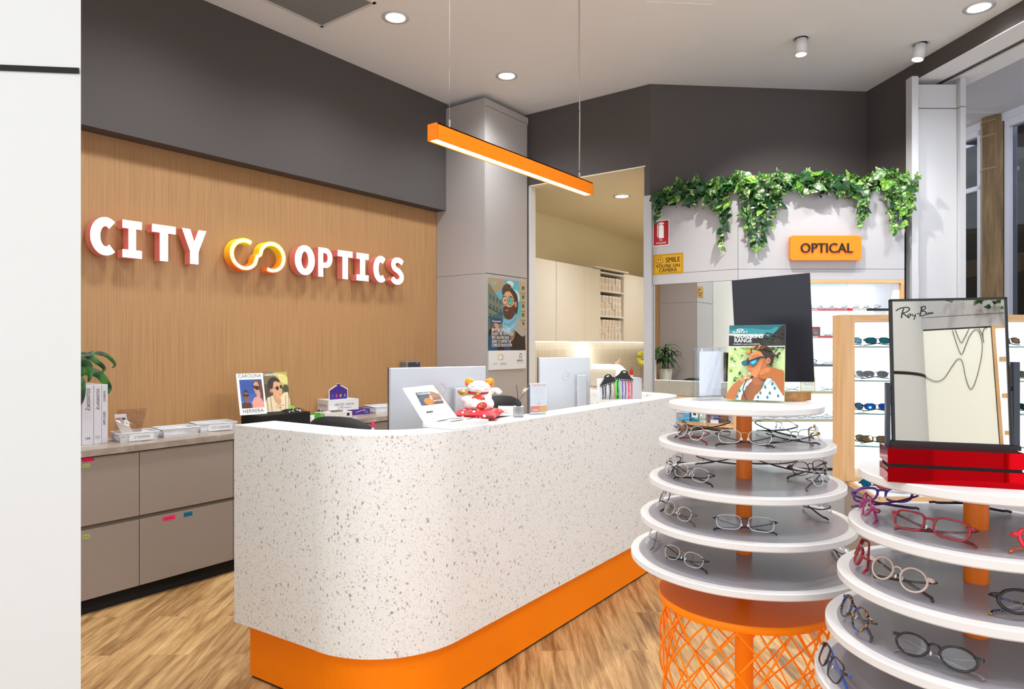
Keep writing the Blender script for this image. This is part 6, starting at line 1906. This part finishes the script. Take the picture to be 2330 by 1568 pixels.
def gwall(xl, z, label, fc, style='full', rimr=.0007, yaw=0, **kw):
    x, y = O3[0] + CT * xl - ST * .16, O3[1] + ST * xl + CT * .16
    return spectacles('spectacles', label, (x, y, z), TH + math.radians(yaw), style, fc, None, kw.get('lw', .048), kw.get('lh', .032), 'soft', None, 20, GW, False, kw.get('folded', True), 0.0, .017, rimr, False)
order = ['first', 'second', 'third', 'fourth', 'fifth', 'sixth', 'seventh', 'eighth']
for k in range(7):
    gwall(.61 + k * .085 if False else .60 + k * .092, 1.7305, 'thin wire frame on the top red shelf, %s from the black panel' % order[k], wcols[k % 6], yaw=random.uniform(-35, 35))
gwall(.66, 1.5135, 'black plastic frame in front of a red card on the second red shelf', (36, 28, 34), rimr=.002)
gwall(.80, 1.5135, 'pale thin frame beside the red card on the second red shelf', (150, 130, 140), yaw=20)
gwall(.64, 1.2865, 'black cat eye frame at the left of the dark edged shelf', (20, 20, 24), rimr=.0026)
gwall(.80, 1.2865, 'fine silver frame on the dark edged shelf', (170, 170, 180), yaw=15)
gwall(.80, 1.0705, 'grey wire frame on the oak edged shelf right of the price card', (90, 94, 110), yaw=-20)
gwall(.50, 1.0705, 'grey wire frame on the oak edged shelf beside the wooden mirror base', (100, 94, 100), yaw=12)
for k in range(7):
    gwall(.30 + k * .108, .8465, 'thin clear frame on the lowest lit shelf, %s from the left' % order[k], (150, 150, 160), yaw=random.uniform(-20, 20))
x, y = O3[0] + CT * .70 - ST * .10, O3[1] + ST * .70 + CT * .10
x, y = O3[0] + CT * .675 - ST * .215, O3[1] + ST * .675 + CT * .215
t = thing('brand_card', 'small red photo card behind the black frame on the second red shelf', 'card', (x, y, 1.5135), TH)
M().box((-.075, 0, 0), (.075, .004, .082), col((214, 44, 60))).build('card', t)
p = Print(.15, .082, -.0005)
p.poly((96, 70, 80), [(.45, 0), (1, 0), (1, .85), (.7, .6), (.5, .4)]).poly((196, 150, 140), [(.6, .3), (.75, .6), (.9, .4), (.8, .2)], 3).text('CARRERA', (250, 230, 230), .22, .82, .009, 1, .0003)
p.m.build('print', t)
x, y = O3[0] + CT * .61 - ST * .13, O3[1] + ST * .61 + CT * .13
t = thing('price_card', 'white price card with orange edge reading +$200 under the black panel', 'card', (x, y, 1.0705), TH)
M().box((-.06, 0, 0), (.06, .004, .115), col((236, 178, 120))).build('card', t)
p = Print(.12, .115, -.0005)
p.rect((246, 244, 242), .06, .06, .94, .94).text('+$200', (226, 130, 60), .5, .42, .036, 1, .0003).rect((206, 206, 210), .2, .2, .8, .23)
p.m.build('print', t)

# ------------------------------------------------------------------ tops of the towers
ZT = 1.2925
# clear acrylic frame
yawA = math.radians(58)
p0 = fromT(T1, 1590, 912, 1.292)
t = thing('acrylic_frame', 'thick clear acrylic block frame on the top tier, left of the poster', 'acrylic frame', (p0[0] + .012, p0[1] + .040, ZT), math.radians(62))
M().box((-.048, -.02, 0), (.048, -.006, .150), ACRY, bev=.001).box((-.048, .0, 0), (.048, .012, .150), ACRY, bev=.001).build('block', t)
b = M()
for x_ in (-.042, .042):
    for z_ in (.008, .142): b.cyl((x_, z_), .003, -.0215, -.019, CHROME, 10, Matrix(((1, 0, 0, 0), (0, 0, 1, 0), (0, 1, 0, 0), (0, 0, 0, 1))))
b.build('magnets', t)
M().box((-.034, -.004, .012), (.044, -.002, .138), LITSIDE).build('insert', t)
# standee poster
def nudge(Q, dz): return [(q[0], q[1], q[2] + dz) for q in Q]
SD = [(-0.575, 1.748, 1.499), (-0.444, 1.773, 1.501), (-0.443, 1.716, 1.309), (-0.574, 1.691, 1.307)]
def scaled(Q, k):           # same directions from the eye, k times as far: used to seat the board on the shelf
    return [(q[0] * k, q[1] * k, CAM_H + (q[2] - CAM_H) * k) for q in Q]
SD = scaled(SD, (CAM_H - 1.2932) / (CAM_H - 1.3075))
t = thing('standee_poster', 'upright poster of a curly haired man in blue sunglasses on the tower', 'poster', ((SD[2][0] + SD[3][0]) / 2, (SD[2][1] + SD[3][1]) / 2, ZT))
SD[2] = (SD[2][0], SD[2][1], 1.2932); SD[3] = (SD[3][0], SD[3][1], 1.2932)
X, w, h = frame_of(*SD)
w, h = w * 1.02, h * 1.0
M().box((-w / 2, 0, 0), (w / 2, .0025, h), WPAPER, X).build('board', t, True)
p = Print(w, h, -.0008)
F0 = .70
p.rect((196, 214, 150), 0, 0, 1, 1)
p.rect((24, 96, 104), 0, F0 + .015, 1, 1).poly((38, 132, 140), [(.0, .93), (.3, .96), (.7, .93), (.85, .97), (.85, .88), (.4, .86), (0, .90)], 3).poly((190, 190, 180), [(0, .865), (.3, .845), (.62, .85), (.72, .87), (.4, .875), (0, .89)], 3)
p.poly((26, 22, 18), [(0, .855), (.25, .83), (.5, .835), (.68, .80), (.82, .90), (.93, .98), (1, 1), (1, F0 + .015), (0, F0 + .015)]).poly((44, 38, 26), [(.6, .78), (.75, .84), (.9, .8), (.95, .70), (.7, .69)], 3)
for k in range(26):
    random.seed(k); p.ell(((36, 34, 22), (60, 54, 34), (16, 16, 12))[k % 3], .60 + .38 * random.random(), .69 + .20 * random.random(), .03, .012, n=7)
W_ = (240, 240, 240)
p.ell(W_, .20, .930, .065, .018, n=24).ell((30, 110, 118), .20, .930, .040, .009, n=20).text('OAKLEY', W_, .20, .890, .0075, 1.3, .0004, spacing=1.2)
p.text('FROGSKINS', W_, .10, .818, .0175, .84, .0006, 'LEFT').text('RANGE', W_, .10, .762, .0175, .84, .0006, 'LEFT').text('Available in your prescription', W_, .09, .732, .0060, .98, .0, 'LEFT')
p.rect((240, 240, 238), 0, F0, 1, F0 + .012)
p.h = h * 1.05
# leafy background
random.seed(77)
for k in range(90):
    a, b_ = random.random(), random.random() * (F0 / 1.05)
    c_ = random.choice([(150, 190, 70), (84, 130, 40), (236, 240, 220), (200, 220, 130), (110, 160, 50), (50, 84, 34)]) if a < .42 else random.choice([(60, 96, 50), (110, 150, 96), (226, 226, 190), (34, 62, 34), (170, 190, 150)])
    p.ell(c_, a, min(F0 / 1.05 - .03, b_ + .02), .02 + .045 * random.random() * (1 - abs(a - .5)), .010 + .018 * random.random(), n=7, a0=random.random() * 3) if .03 < a < .96 else None
p.poly((226, 240, 236), [(.16, 0), (.20, .09), (.30, .22), (.42, .27), (.50, .22), (.62, .18), (.76, .26), (.84, .23), (.93, .12), (1, .05), (1, 0)])
p.poly((150, 88, 50), [(.26, 0), (.32, .12), (.42, .22), (.54, .25), (.66, .22), (.60, .12), (.50, .05), (.47, 0)], 2)
p.poly((166, 96, 56), [(.44, .24), (.50, .30), (.62, .32), (.70, .27), (.60, .20), (.50, .19)], 3)
p.poly((206, 128, 74), [(.375, .47), (.40, .55), (.50, .60), (.62, .59), (.70, .52), (.70, .42), (.66, .345), (.58, .29), (.50, .28), (.42, .315), (.385, .365), (.35, .385), (.36, .41)], 4)
p.poly((178, 104, 60), [(.62, .48), (.70, .50), (.70, .40), (.66, .33), (.58, .28), (.52, .29), (.58, .36)], 3)
p.poly((46, 30, 20), [(.58, .595), (.62, .56), (.68, .50), (.74, .43), (.80, .45), (.82, .54), (.77, .62), (.66, .655), (.54, .65), (.50, .62)], 4)
random.seed(5)
for k in range(46):
    q_ = random.random()
    a = 2.75 - 2.6 * q_
    r1_, r2_ = .25 + .06 * random.random(), .125 + .03 * random.random()
    p.ell(random.choice([(206, 148, 62), (168, 108, 44), (88, 56, 30)]) if q_ < .55 else random.choice([(54, 36, 24), (84, 56, 32), (36, 24, 18)]), .58 + r1_ * math.cos(a) * .86, .515 + r2_ * math.sin(a) * .96, .030, .016, n=8)
p.ell((196, 122, 78), .725, .475, .038, .038).ell((150, 86, 54), .728, .475, .02, .022)
p.poly((20, 30, 36), [(.255, .455), (.30, .475), (.40, .48), (.52, .515), (.58, .53), (.70, .528), (.70, .51), (.58, .505), (.545, .47), (.51, .425), (.46, .405), (.42, .42), (.385, .44), (.36, .42), (.32, .405), (.28, .42)], 0)
p.poly((24, 96, 140), [(.27, .45), (.31, .468), (.355, .462), (.35, .43), (.315, .412), (.285, .425)], 3).poly((26, 110, 160), [(.40, .462), (.46, .478), (.53, .492), (.53, .455), (.49, .42), (.44, .415), (.41, .43)], 3).poly((70, 190, 220), [(.43, .455), (.50, .478), (.50, .455), (.45, .435)], 3)
p.stroke((130, 60, 44), [(.375, .352), (.42, .358), (.46, .35)], .0013, 3).stroke((160, 92, 56), [(.37, .40), (.40, .385), (.44, .392)], .0009, 3)
p.stroke((90, 50, 30), [(.43, .515), (.50, .54), (.56, .548)], .0013, 3)
# right arm and fist, left hand
p.poly((170, 96, 44), [(1, .06), (1, .33), (.90, .37), (.80, .395), (.70, .40), (.62, .37), (.58, .31), (.60, .26), (.68, .25), (.76, .27), (.84, .22), (.92, .14)], 4)
p.poly((196, 118, 60), [(.58, .30), (.60, .35), (.68, .385), (.76, .38), (.74, .34), (.66, .31)], 3)
for q_ in ((.62, .335), (.66, .315), (.60, .29)): p.stroke((120, 64, 32), [q_, (q_[0] + .05, q_[1] + .02)], .0008, 0)
p.poly((176, 104, 56), [(0, 0), (.02, .07), (.10, .16), (.20, .22), (.30, .27), (.38, .275), (.44, .255), (.40, .235), (.32, .22), (.26, .17), (.20, .10), (.16, 0)], 3)
p.poly((206, 134, 84), [(.24, .235), (.33, .285), (.40, .28), (.42, .26), (.34, .245), (.28, .215)], 3).ell((210, 214, 216), .335, .262, .018, .010)
for k in range(12):
    random.seed(300 + k)
    cx_, cy_ = [(.60, .08), (.68, .15), (.76, .08), (.84, .14), (.56, .03), (.90, .05), (.72, .03), (.64, .19), (.80, .19), (.20, .03), (.36, .14), (.24, .10)][k]
    p.poly((40, 116, 122), [(cx_, cy_ + .025), (cx_ + .022, cy_ + .006), (cx_ + .012, cy_ - .02), (cx_ - .02, cy_ - .004)], 2)
p.poly((214, 228, 232), [(.66, .20), (.72, .26), (.79, .255), (.70, .18)]).stroke((20, 40, 44), [(.36, .0), (.30, .12), (.36, .24)], .0025, 3)
place_print(p, X, 'poster_print', t)
# four suction pads peeking over the poster (mirror fixings) are part of the black panel
BP = [(-0.639, 1.918, 1.634), (-0.428, 1.911, 1.642), (-0.425, 1.95, 1.348), (-0.636, 1.957, 1.341)]
BP = scaled(BP, 1.075)
wb_ = thing('swivel_mirror', 'black backed swivel mirror seen from behind, on an oak block base', 'mirror', (-.57, 2.03, ZT))
slab('mirror_back', *BP, .004, col((24, 26, 36), .35), wb_)
tl, tr_, br_, bl_ = [Vector(q) for q in BP]
nn = (tr_ - tl).cross(bl_ - tl).normalized()
slab('mirror_glass', *[tuple(q + nn * .0042) for q in (tl, tr_, br_, bl_)], .002, MIRROR, wb_)
for k in range(4):
    pass
q = fromT(T1, 1783, 917, 1.292)
b = M()
Xb = Matrix.Translation((0, 0, 0))
P_ = [fromT(T1, 1740, 913, ZT), fromT(T1, 1825, 913.5, ZT), fromT(T1, 1858, 909, ZT)]
ex_ = (Vector(P_[1]) - Vector(P_[0])); e2 = Vector(P_[2]) - Vector(P_[1])
q0 = Vector(P_[1]) - ex_.normalized() * .13
pts = [q0, Vector(P_[1]), Vector(P_[1]) + e2.normalized() * .06, q0 + e2.normalized() * .06]
b.prism([tuple(v)[:2] for v in pts], ZT, ZT + .024, OAKD)
b.build('base_block', wb_, True)
cb_ = (pts[0] + pts[1] + pts[2] + pts[3]) / 4
M().tube([(cb_.x, cb_.y, ZT + .024), (cb_.x - .01, cb_.y + .03, 1.38), (-.571, 2.09, 1.44)], .004, BLACK, 8).build('stem', wb_, True)
for k, (u_, v_) in enumerate(((1728, 742), (1752, 741), (1774, 741), (1794, 753))):
    pass

# tilting mirror with red base on tower two
yawM, leanM = .32, .10
CM = Vector((-.083, 1.434, 1.27))
exM = Vector((math.cos(yawM), math.sin(yawM), 0)); nbM = Vector((-math.sin(yawM), math.cos(yawM), 0))
upM = nbM * math.sin(leanM) + Vector((0, 0, math.cos(leanM)))
bkM = exM.cross(upM) * -1
if bkM.y < 0: bkM = -bkM
XM = Matrix(((exM.x, bkM.x, upM.x, CM.x), (exM.y, bkM.y, upM.y, CM.y), (exM.z, bkM.z, upM.z, CM.z), (0, 0, 0, 1)))
ZS = 1.2041
t = thing('tilting_mirror', 'black framed tilting mirror on a red mirrored acrylic base on the right tower', 'mirror', (CM.x, CM.y, ZS))
w, h = .186, .266
M().box((-w / 2 + .003, -.0012, .003), (w / 2 - .003, .002, h - .003), MIRROR, XM).build('mirror_glass', t, True)
f = M()
for a, b_ in (((-w / 2, -.003, 0), (w / 2, .010, .0042)), ((-w / 2, -.003, h - .0042), (w / 2, .010, h)), ((-w / 2, -.003, 0), (-w / 2 + .0042, .010, h)), ((w / 2 - .0042, -.003, 0), (w / 2, .010, h))):
    f.box(a, b_, BLACK, XM)
f.box((-w / 2, .0025, .004), (w / 2, .010, h - .004), BLACK, XM).build('frame', t, True)
Xr = Matrix(((exM.x, nbM.x, 0, CM.x), (exM.y, nbM.y, 0, CM.y), (0, 0, 1, 0), (0, 0, 0, 1)))
f = M()
Zk = ZS + .060
f.box((-w / 2 - .004, -.004, Zk), (w / 2 + .012, .022, Zk + .008), BLACK, Xr)
f.box((-w / 2 - .010, .002, Zk), (-w / 2 - .003, .018, Zk + .115), col((44, 52, 64), .25), Xr)
f.box((w / 2 + .003, .002, Zk), (w / 2 + .012, .020, Zk + .155), col((44, 52, 64), .25), Xr)
f.build('yoke', t, True)
for a_, b_ in ((-w / 2 - .006, -w / 2 + .001), (w / 2 - .001, w / 2 + .008)):
    M().cyl((0, 0), .004, a_, b_, BLACK, 10, Xr @ Matrix.Translation((0, .012, Zk + .108)) @ Matrix.Rotation(math.pi / 2, 4, 'Y')).build('pivot', t, True)
f = M()
yb0, yb1 = -.040, .030
wl, wr = -w / 2 - .016, w / 2 + .006
f.box((wl, yb0, ZS), (wr, yb1, ZS + .027), REDM, Xr).box((wl, yb0, ZS + .033), (wr, yb1, ZS + .060), REDM, Xr)
f.build('red_base', t, True)
M().box((wl + .004, yb0 + .003, ZS + .027), (wr - .004, yb1 - .003, ZS + .033), BLACKM, Xr).build('gap_strip', t, True)
# handwritten style brand on the glass
sg = M()
Xg = XM @ Matrix.Translation((-w / 2 + .008, -.0014, h - .036))
def pen(pts, r=.0009): sg.tube([Xg @ Vector((a * .001, 0, b_ * .001)) for a, b_ in smoothpts(pts, 4, False)], r, BLACK, 5)
pen([(2, 14), (10, 19), (22, 20), (24, 15), (16, 10), (11, 9)], .0011); pen([(15, 18), (12, 8), (11, 0)], .0012); pen([(14, 9), (19, 4), (24, 0)], .0010)
pen([(25, 8), (22, 6), (22, 3), (25, 4), (26, 8), (27, 4)]); pen([(29, 8), (30, 4), (33, 5), (34, 8), (33, 2), (31, -3)]); pen([(37, 8), (40, 8.5)], .0011)
pen([(45, 20), (42, 8), (41, 3)], .0012); pen([(42, 19), (49, 22), (50, 17), (44, 13), (50, 12), (51, 7), (45, 4), (42, 5)], .0010)
pen([(55, 10), (52, 8), (53, 6), (55, 7), (56, 10), (56.5, 7)]); pen([(58, 10), (58.5, 7), (59, 9), (61, 10.5), (61, 8), (63, 9)])
sg.build('script_logo', t, True)
# ------------------------------------------------------------------ trailing ivy on the optical wall
def leaf(b, c, nrm, dirv, L, mt):
    """heart shaped leaf folded along its midrib"""
    c, d = Vector(c), Vector(dirv).normalized()
    n = Vector(nrm); n = (n - d * n.dot(d)).normalized()
    s_ = d.cross(n)
    out = [(-.09, .10, 0), (-.10, .22, 0), (-.02, .33, 1), (.14, .39, 1), (.32, .37, 2), (.52, .28, 2), (.72, .16, 3), (.88, .06, 3)]
    mids = [(0, 0), (.22, .03), (.45, .04), (.72, .01), (1.0, -.07)]
    V = [c + d * (L * a) + n * (L * h_) for a, h_ in mids]
    F = []
    for sg in (1, -1):
        o = len(V)
        for a, w, k in out:
            V.append(c + d * (L * a) + s_ * (sg * L * w) + n * (L * (.34 * w - .10 * max(0, a))))
        seq = [(0, o)] + [(out[i][2], o + i) for i in range(len(out))]
        for i in range(len(out) - 1):
            m0, m1 = out[i][2], out[i + 1][2]
            f_ = (m0, o + i, o + i + 1) if m0 == m1 else (m0, o + i, o + i + 1, m1)
            F.append(f_ if sg > 0 else f_[::-1])
        f_ = (3, o + 7, 4)
        F.append(f_ if sg > 0 else f_[::-1])
    b.add(V, F, mt, None, True)
FAC = lambda xl, yo: (O3[0] + CT * xl - ST * yo, O3[1] + ST * xl + CT * yo)     # right unit face coordinates
def facept(s_, yo):         # s_ <= 0 runs along the left unit, s_ > 0 along the right unit
    if s_ >= 0: return FAC(s_, yo)
    return (-1.717 + s_, 5.302 + yo)
def fnorm(s_): return Vector((ST, -CT, 0)) if s_ >= 0 else Vector((0, -1, 0))
ig = 'artificial ivy trails over the optical wall'
def ivy(label, s0, s1, strands, mix, seed, ntop, ttop=2.70, hh=.09):
    random.seed(seed)
    sc = (s0 + s1) / 2
    x, y = facept(sc, .05)
    t = thing('ivy', label, 'ivy', (x, y, 2.69), group=ig)
    b, v = M(), M()
    def pick():
        r_ = random.random()
        return LEAF_A if r_ < mix[0] else (LEAF_B if r_ < mix[0] + mix[1] else LEAF_C)
    for k in range(int(ntop * .72)):
        s_ = random.uniform(s0, s1)
        yo = random.uniform(-.09, .06)
        z = ttop + random.uniform(-.035, hh)
        if yo < -.015: z -= .03
        elif z < 2.705: z = 2.705
        px, py = facept(s_, yo)
        n = fnorm(s_) + Vector((random.uniform(-.7, .7), random.uniform(-.3, .3), random.uniform(0, .9)))
        d = Vector((random.uniform(-1, 1) * CT, random.uniform(-1, 1) * ST, random.uniform(-.9, .7))) + fnorm(s_) * .15
        if yo > 0: d.z = abs(d.z) * .8
        leaf(b, (px, py, z), n, d, random.uniform(.065, .105), pick())
    pr_ = [(*facept(s0 + (s1 - s0) * i / 8, -.02 + .01 * math.sin(i * 2)), 2.712 + .015 * math.sin(i * 1.7)) for i in range(9)]
    v.tube(pr_, .004, col((84, 110, 50), .6), 5)
    for (s_, ln, dens, wob) in strands:
        pts = [(*facept(s_, .0), 2.70)]
        n_ = max(4, int(ln / .045))
        ss = s_
        for i in range(n_ + 1):
            z = 2.70 - ln * i / n_
            ss = s_ + wob * math.sin(i * .55 + seed) * .035 + wob * .05 * i / n_
            pts.append((*facept(ss, -.045 - .012 * math.sin(i)), z))
        v.tube(pts, .0022, col((110, 140, 60), .6), 4)
        for i in range(int(ln * dens * .55)):
            q = (i + .5) / (ln * dens * .55)
            z = 2.70 - ln * q
            j = min(len(pts) - 1, 1 + int(q * n_))
            c_ = Vector(pts[j]); c_.z = z
            a = random.choice((-1, 1))
            d = Vector((CT * a * random.uniform(.3, 1), ST * a * random.uniform(.3, 1), -random.uniform(.35, 1.1))) + fnorm(s_) * random.uniform(-.05, .25)
            sz = random.uniform(.062, .095) * (1 - .42 * q ** 2)
            leaf(b, c_ + fnorm(s_) * random.uniform(.0, .02), fnorm(s_) + Vector((random.uniform(-.5, .5), 0, random.uniform(0, .6))), d, sz, pick() if q < .9 else LEAF_C)
        # pale tendril tip
        e = Vector(pts[-1])
        v.tube([e, e + Vector((.004, 0, -.02)), e + Vector((-.004, 0, -.045))], .0012, col((170, 200, 100), .6), 4)
    b.build('leaves', t, True)
    v.build('vines', t, True)
ivy('dark green bushy ivy at the left end above the fire extinguisher sign', -.66, -.30, [(-.66, .22, 60, .3), (-.62, .17, 60, .4), (-.50, .12, 60, .2), (-.40, .10, 60, .2), (-.34, .14, 50, .1)], (.85, .10), 3, 120)
ivy('ivy with one long trail left of the panel joint', -.30, 0.0, [(-.12, .50, 62, .4), (-.22, .16, 60, .4), (-.05, .30, 36, .2)], (.55, .40), 5, 85)
ivy('full variegated ivy with the longest thick trail left of the orange sign', 0.0, .36, [(.10, .52, 85, .3), (.17, .50, 90, -.3), (.05, .36, 70, -.2), (.24, .34, 60, .2), (.30, .20, 60, .2)], (.35, .55), 7, 110)
ivy('short bright green ivy above the orange optical sign', .36, .82, [(.45, .06, 60, .1), (.60, .06, 60, .1), (.74, .08, 60, .1)], (.55, .25), 11, 130)
ivy('pale variegated ivy with a trail right of the orange sign', .82, 1.12, [(.94, .32, 80, .2), (.98, .26, 80, -.1), (.87, .12, 50, .1)], (.15, .62), 13, 80)
ivy('variegated ivy hanging at the right end beside the folding door', 1.12, 1.38, [(1.20, .40, 80, .1), (1.27, .34, 80, .2), (1.33, .24, 70, .2), (1.15, .14, 60, .1)], (.15, .65), 17, 70)
# greenery in the mall shop and over the rear unit
random.seed(31)
def clump(label, pts, n, sz, mats_, spread):
    t = thing('hanging_plant', label, 'plant', pts[0])
    b = M()
    for k in range(n):
        c_ = Vector(random.choice(pts)) + Vector([random.uniform(-spread, spread) for _ in range(3)])
        leaf(b, c_, Vector((.5, -.7, random.uniform(0, .8))), Vector((random.uniform(-1, 1), random.uniform(-1, 1), random.uniform(-1, .4))), random.uniform(.7, 1.2) * sz, random.choice(mats_))
    b.build('leaves', t, True)
clump('dark trailing plant on the beam inside the mall shop', [(*MS(-.30 + .08 * k, .92), 2.62) for k in range(4)], 60, .09, [LEAF_A], .07)
clump('hanging plant in the mall shop window at the right edge', [(*MS(.50 + .06 * k, .25), 3.3 - .06 * j) for k in range(3) for j in range(5)], 90, .085, [LEAF_A, LEAF_B], .06)
clump('fine trailing greenery below the beam inside the mall shop', [(*MS(-.42 + .07 * k, 1.3), 2.25 - .1 * j) for k in range(3) for j in range(6)], 90, .05, [LEAF_A], .06)
random.seed(33)
clump('ivy hanging over the rear wall unit behind the camera', [(*BK(.03 + .04 * k, -.05), 2.20 - .01 * k) for k in range(2)] + [(*BK(.14 + .03 * k, -.05), 2.19) for k in range(4)] + [(*BK(.21, -.05), 2.15)], 44, .032, [LEAF_B, LEAF_A], .022)
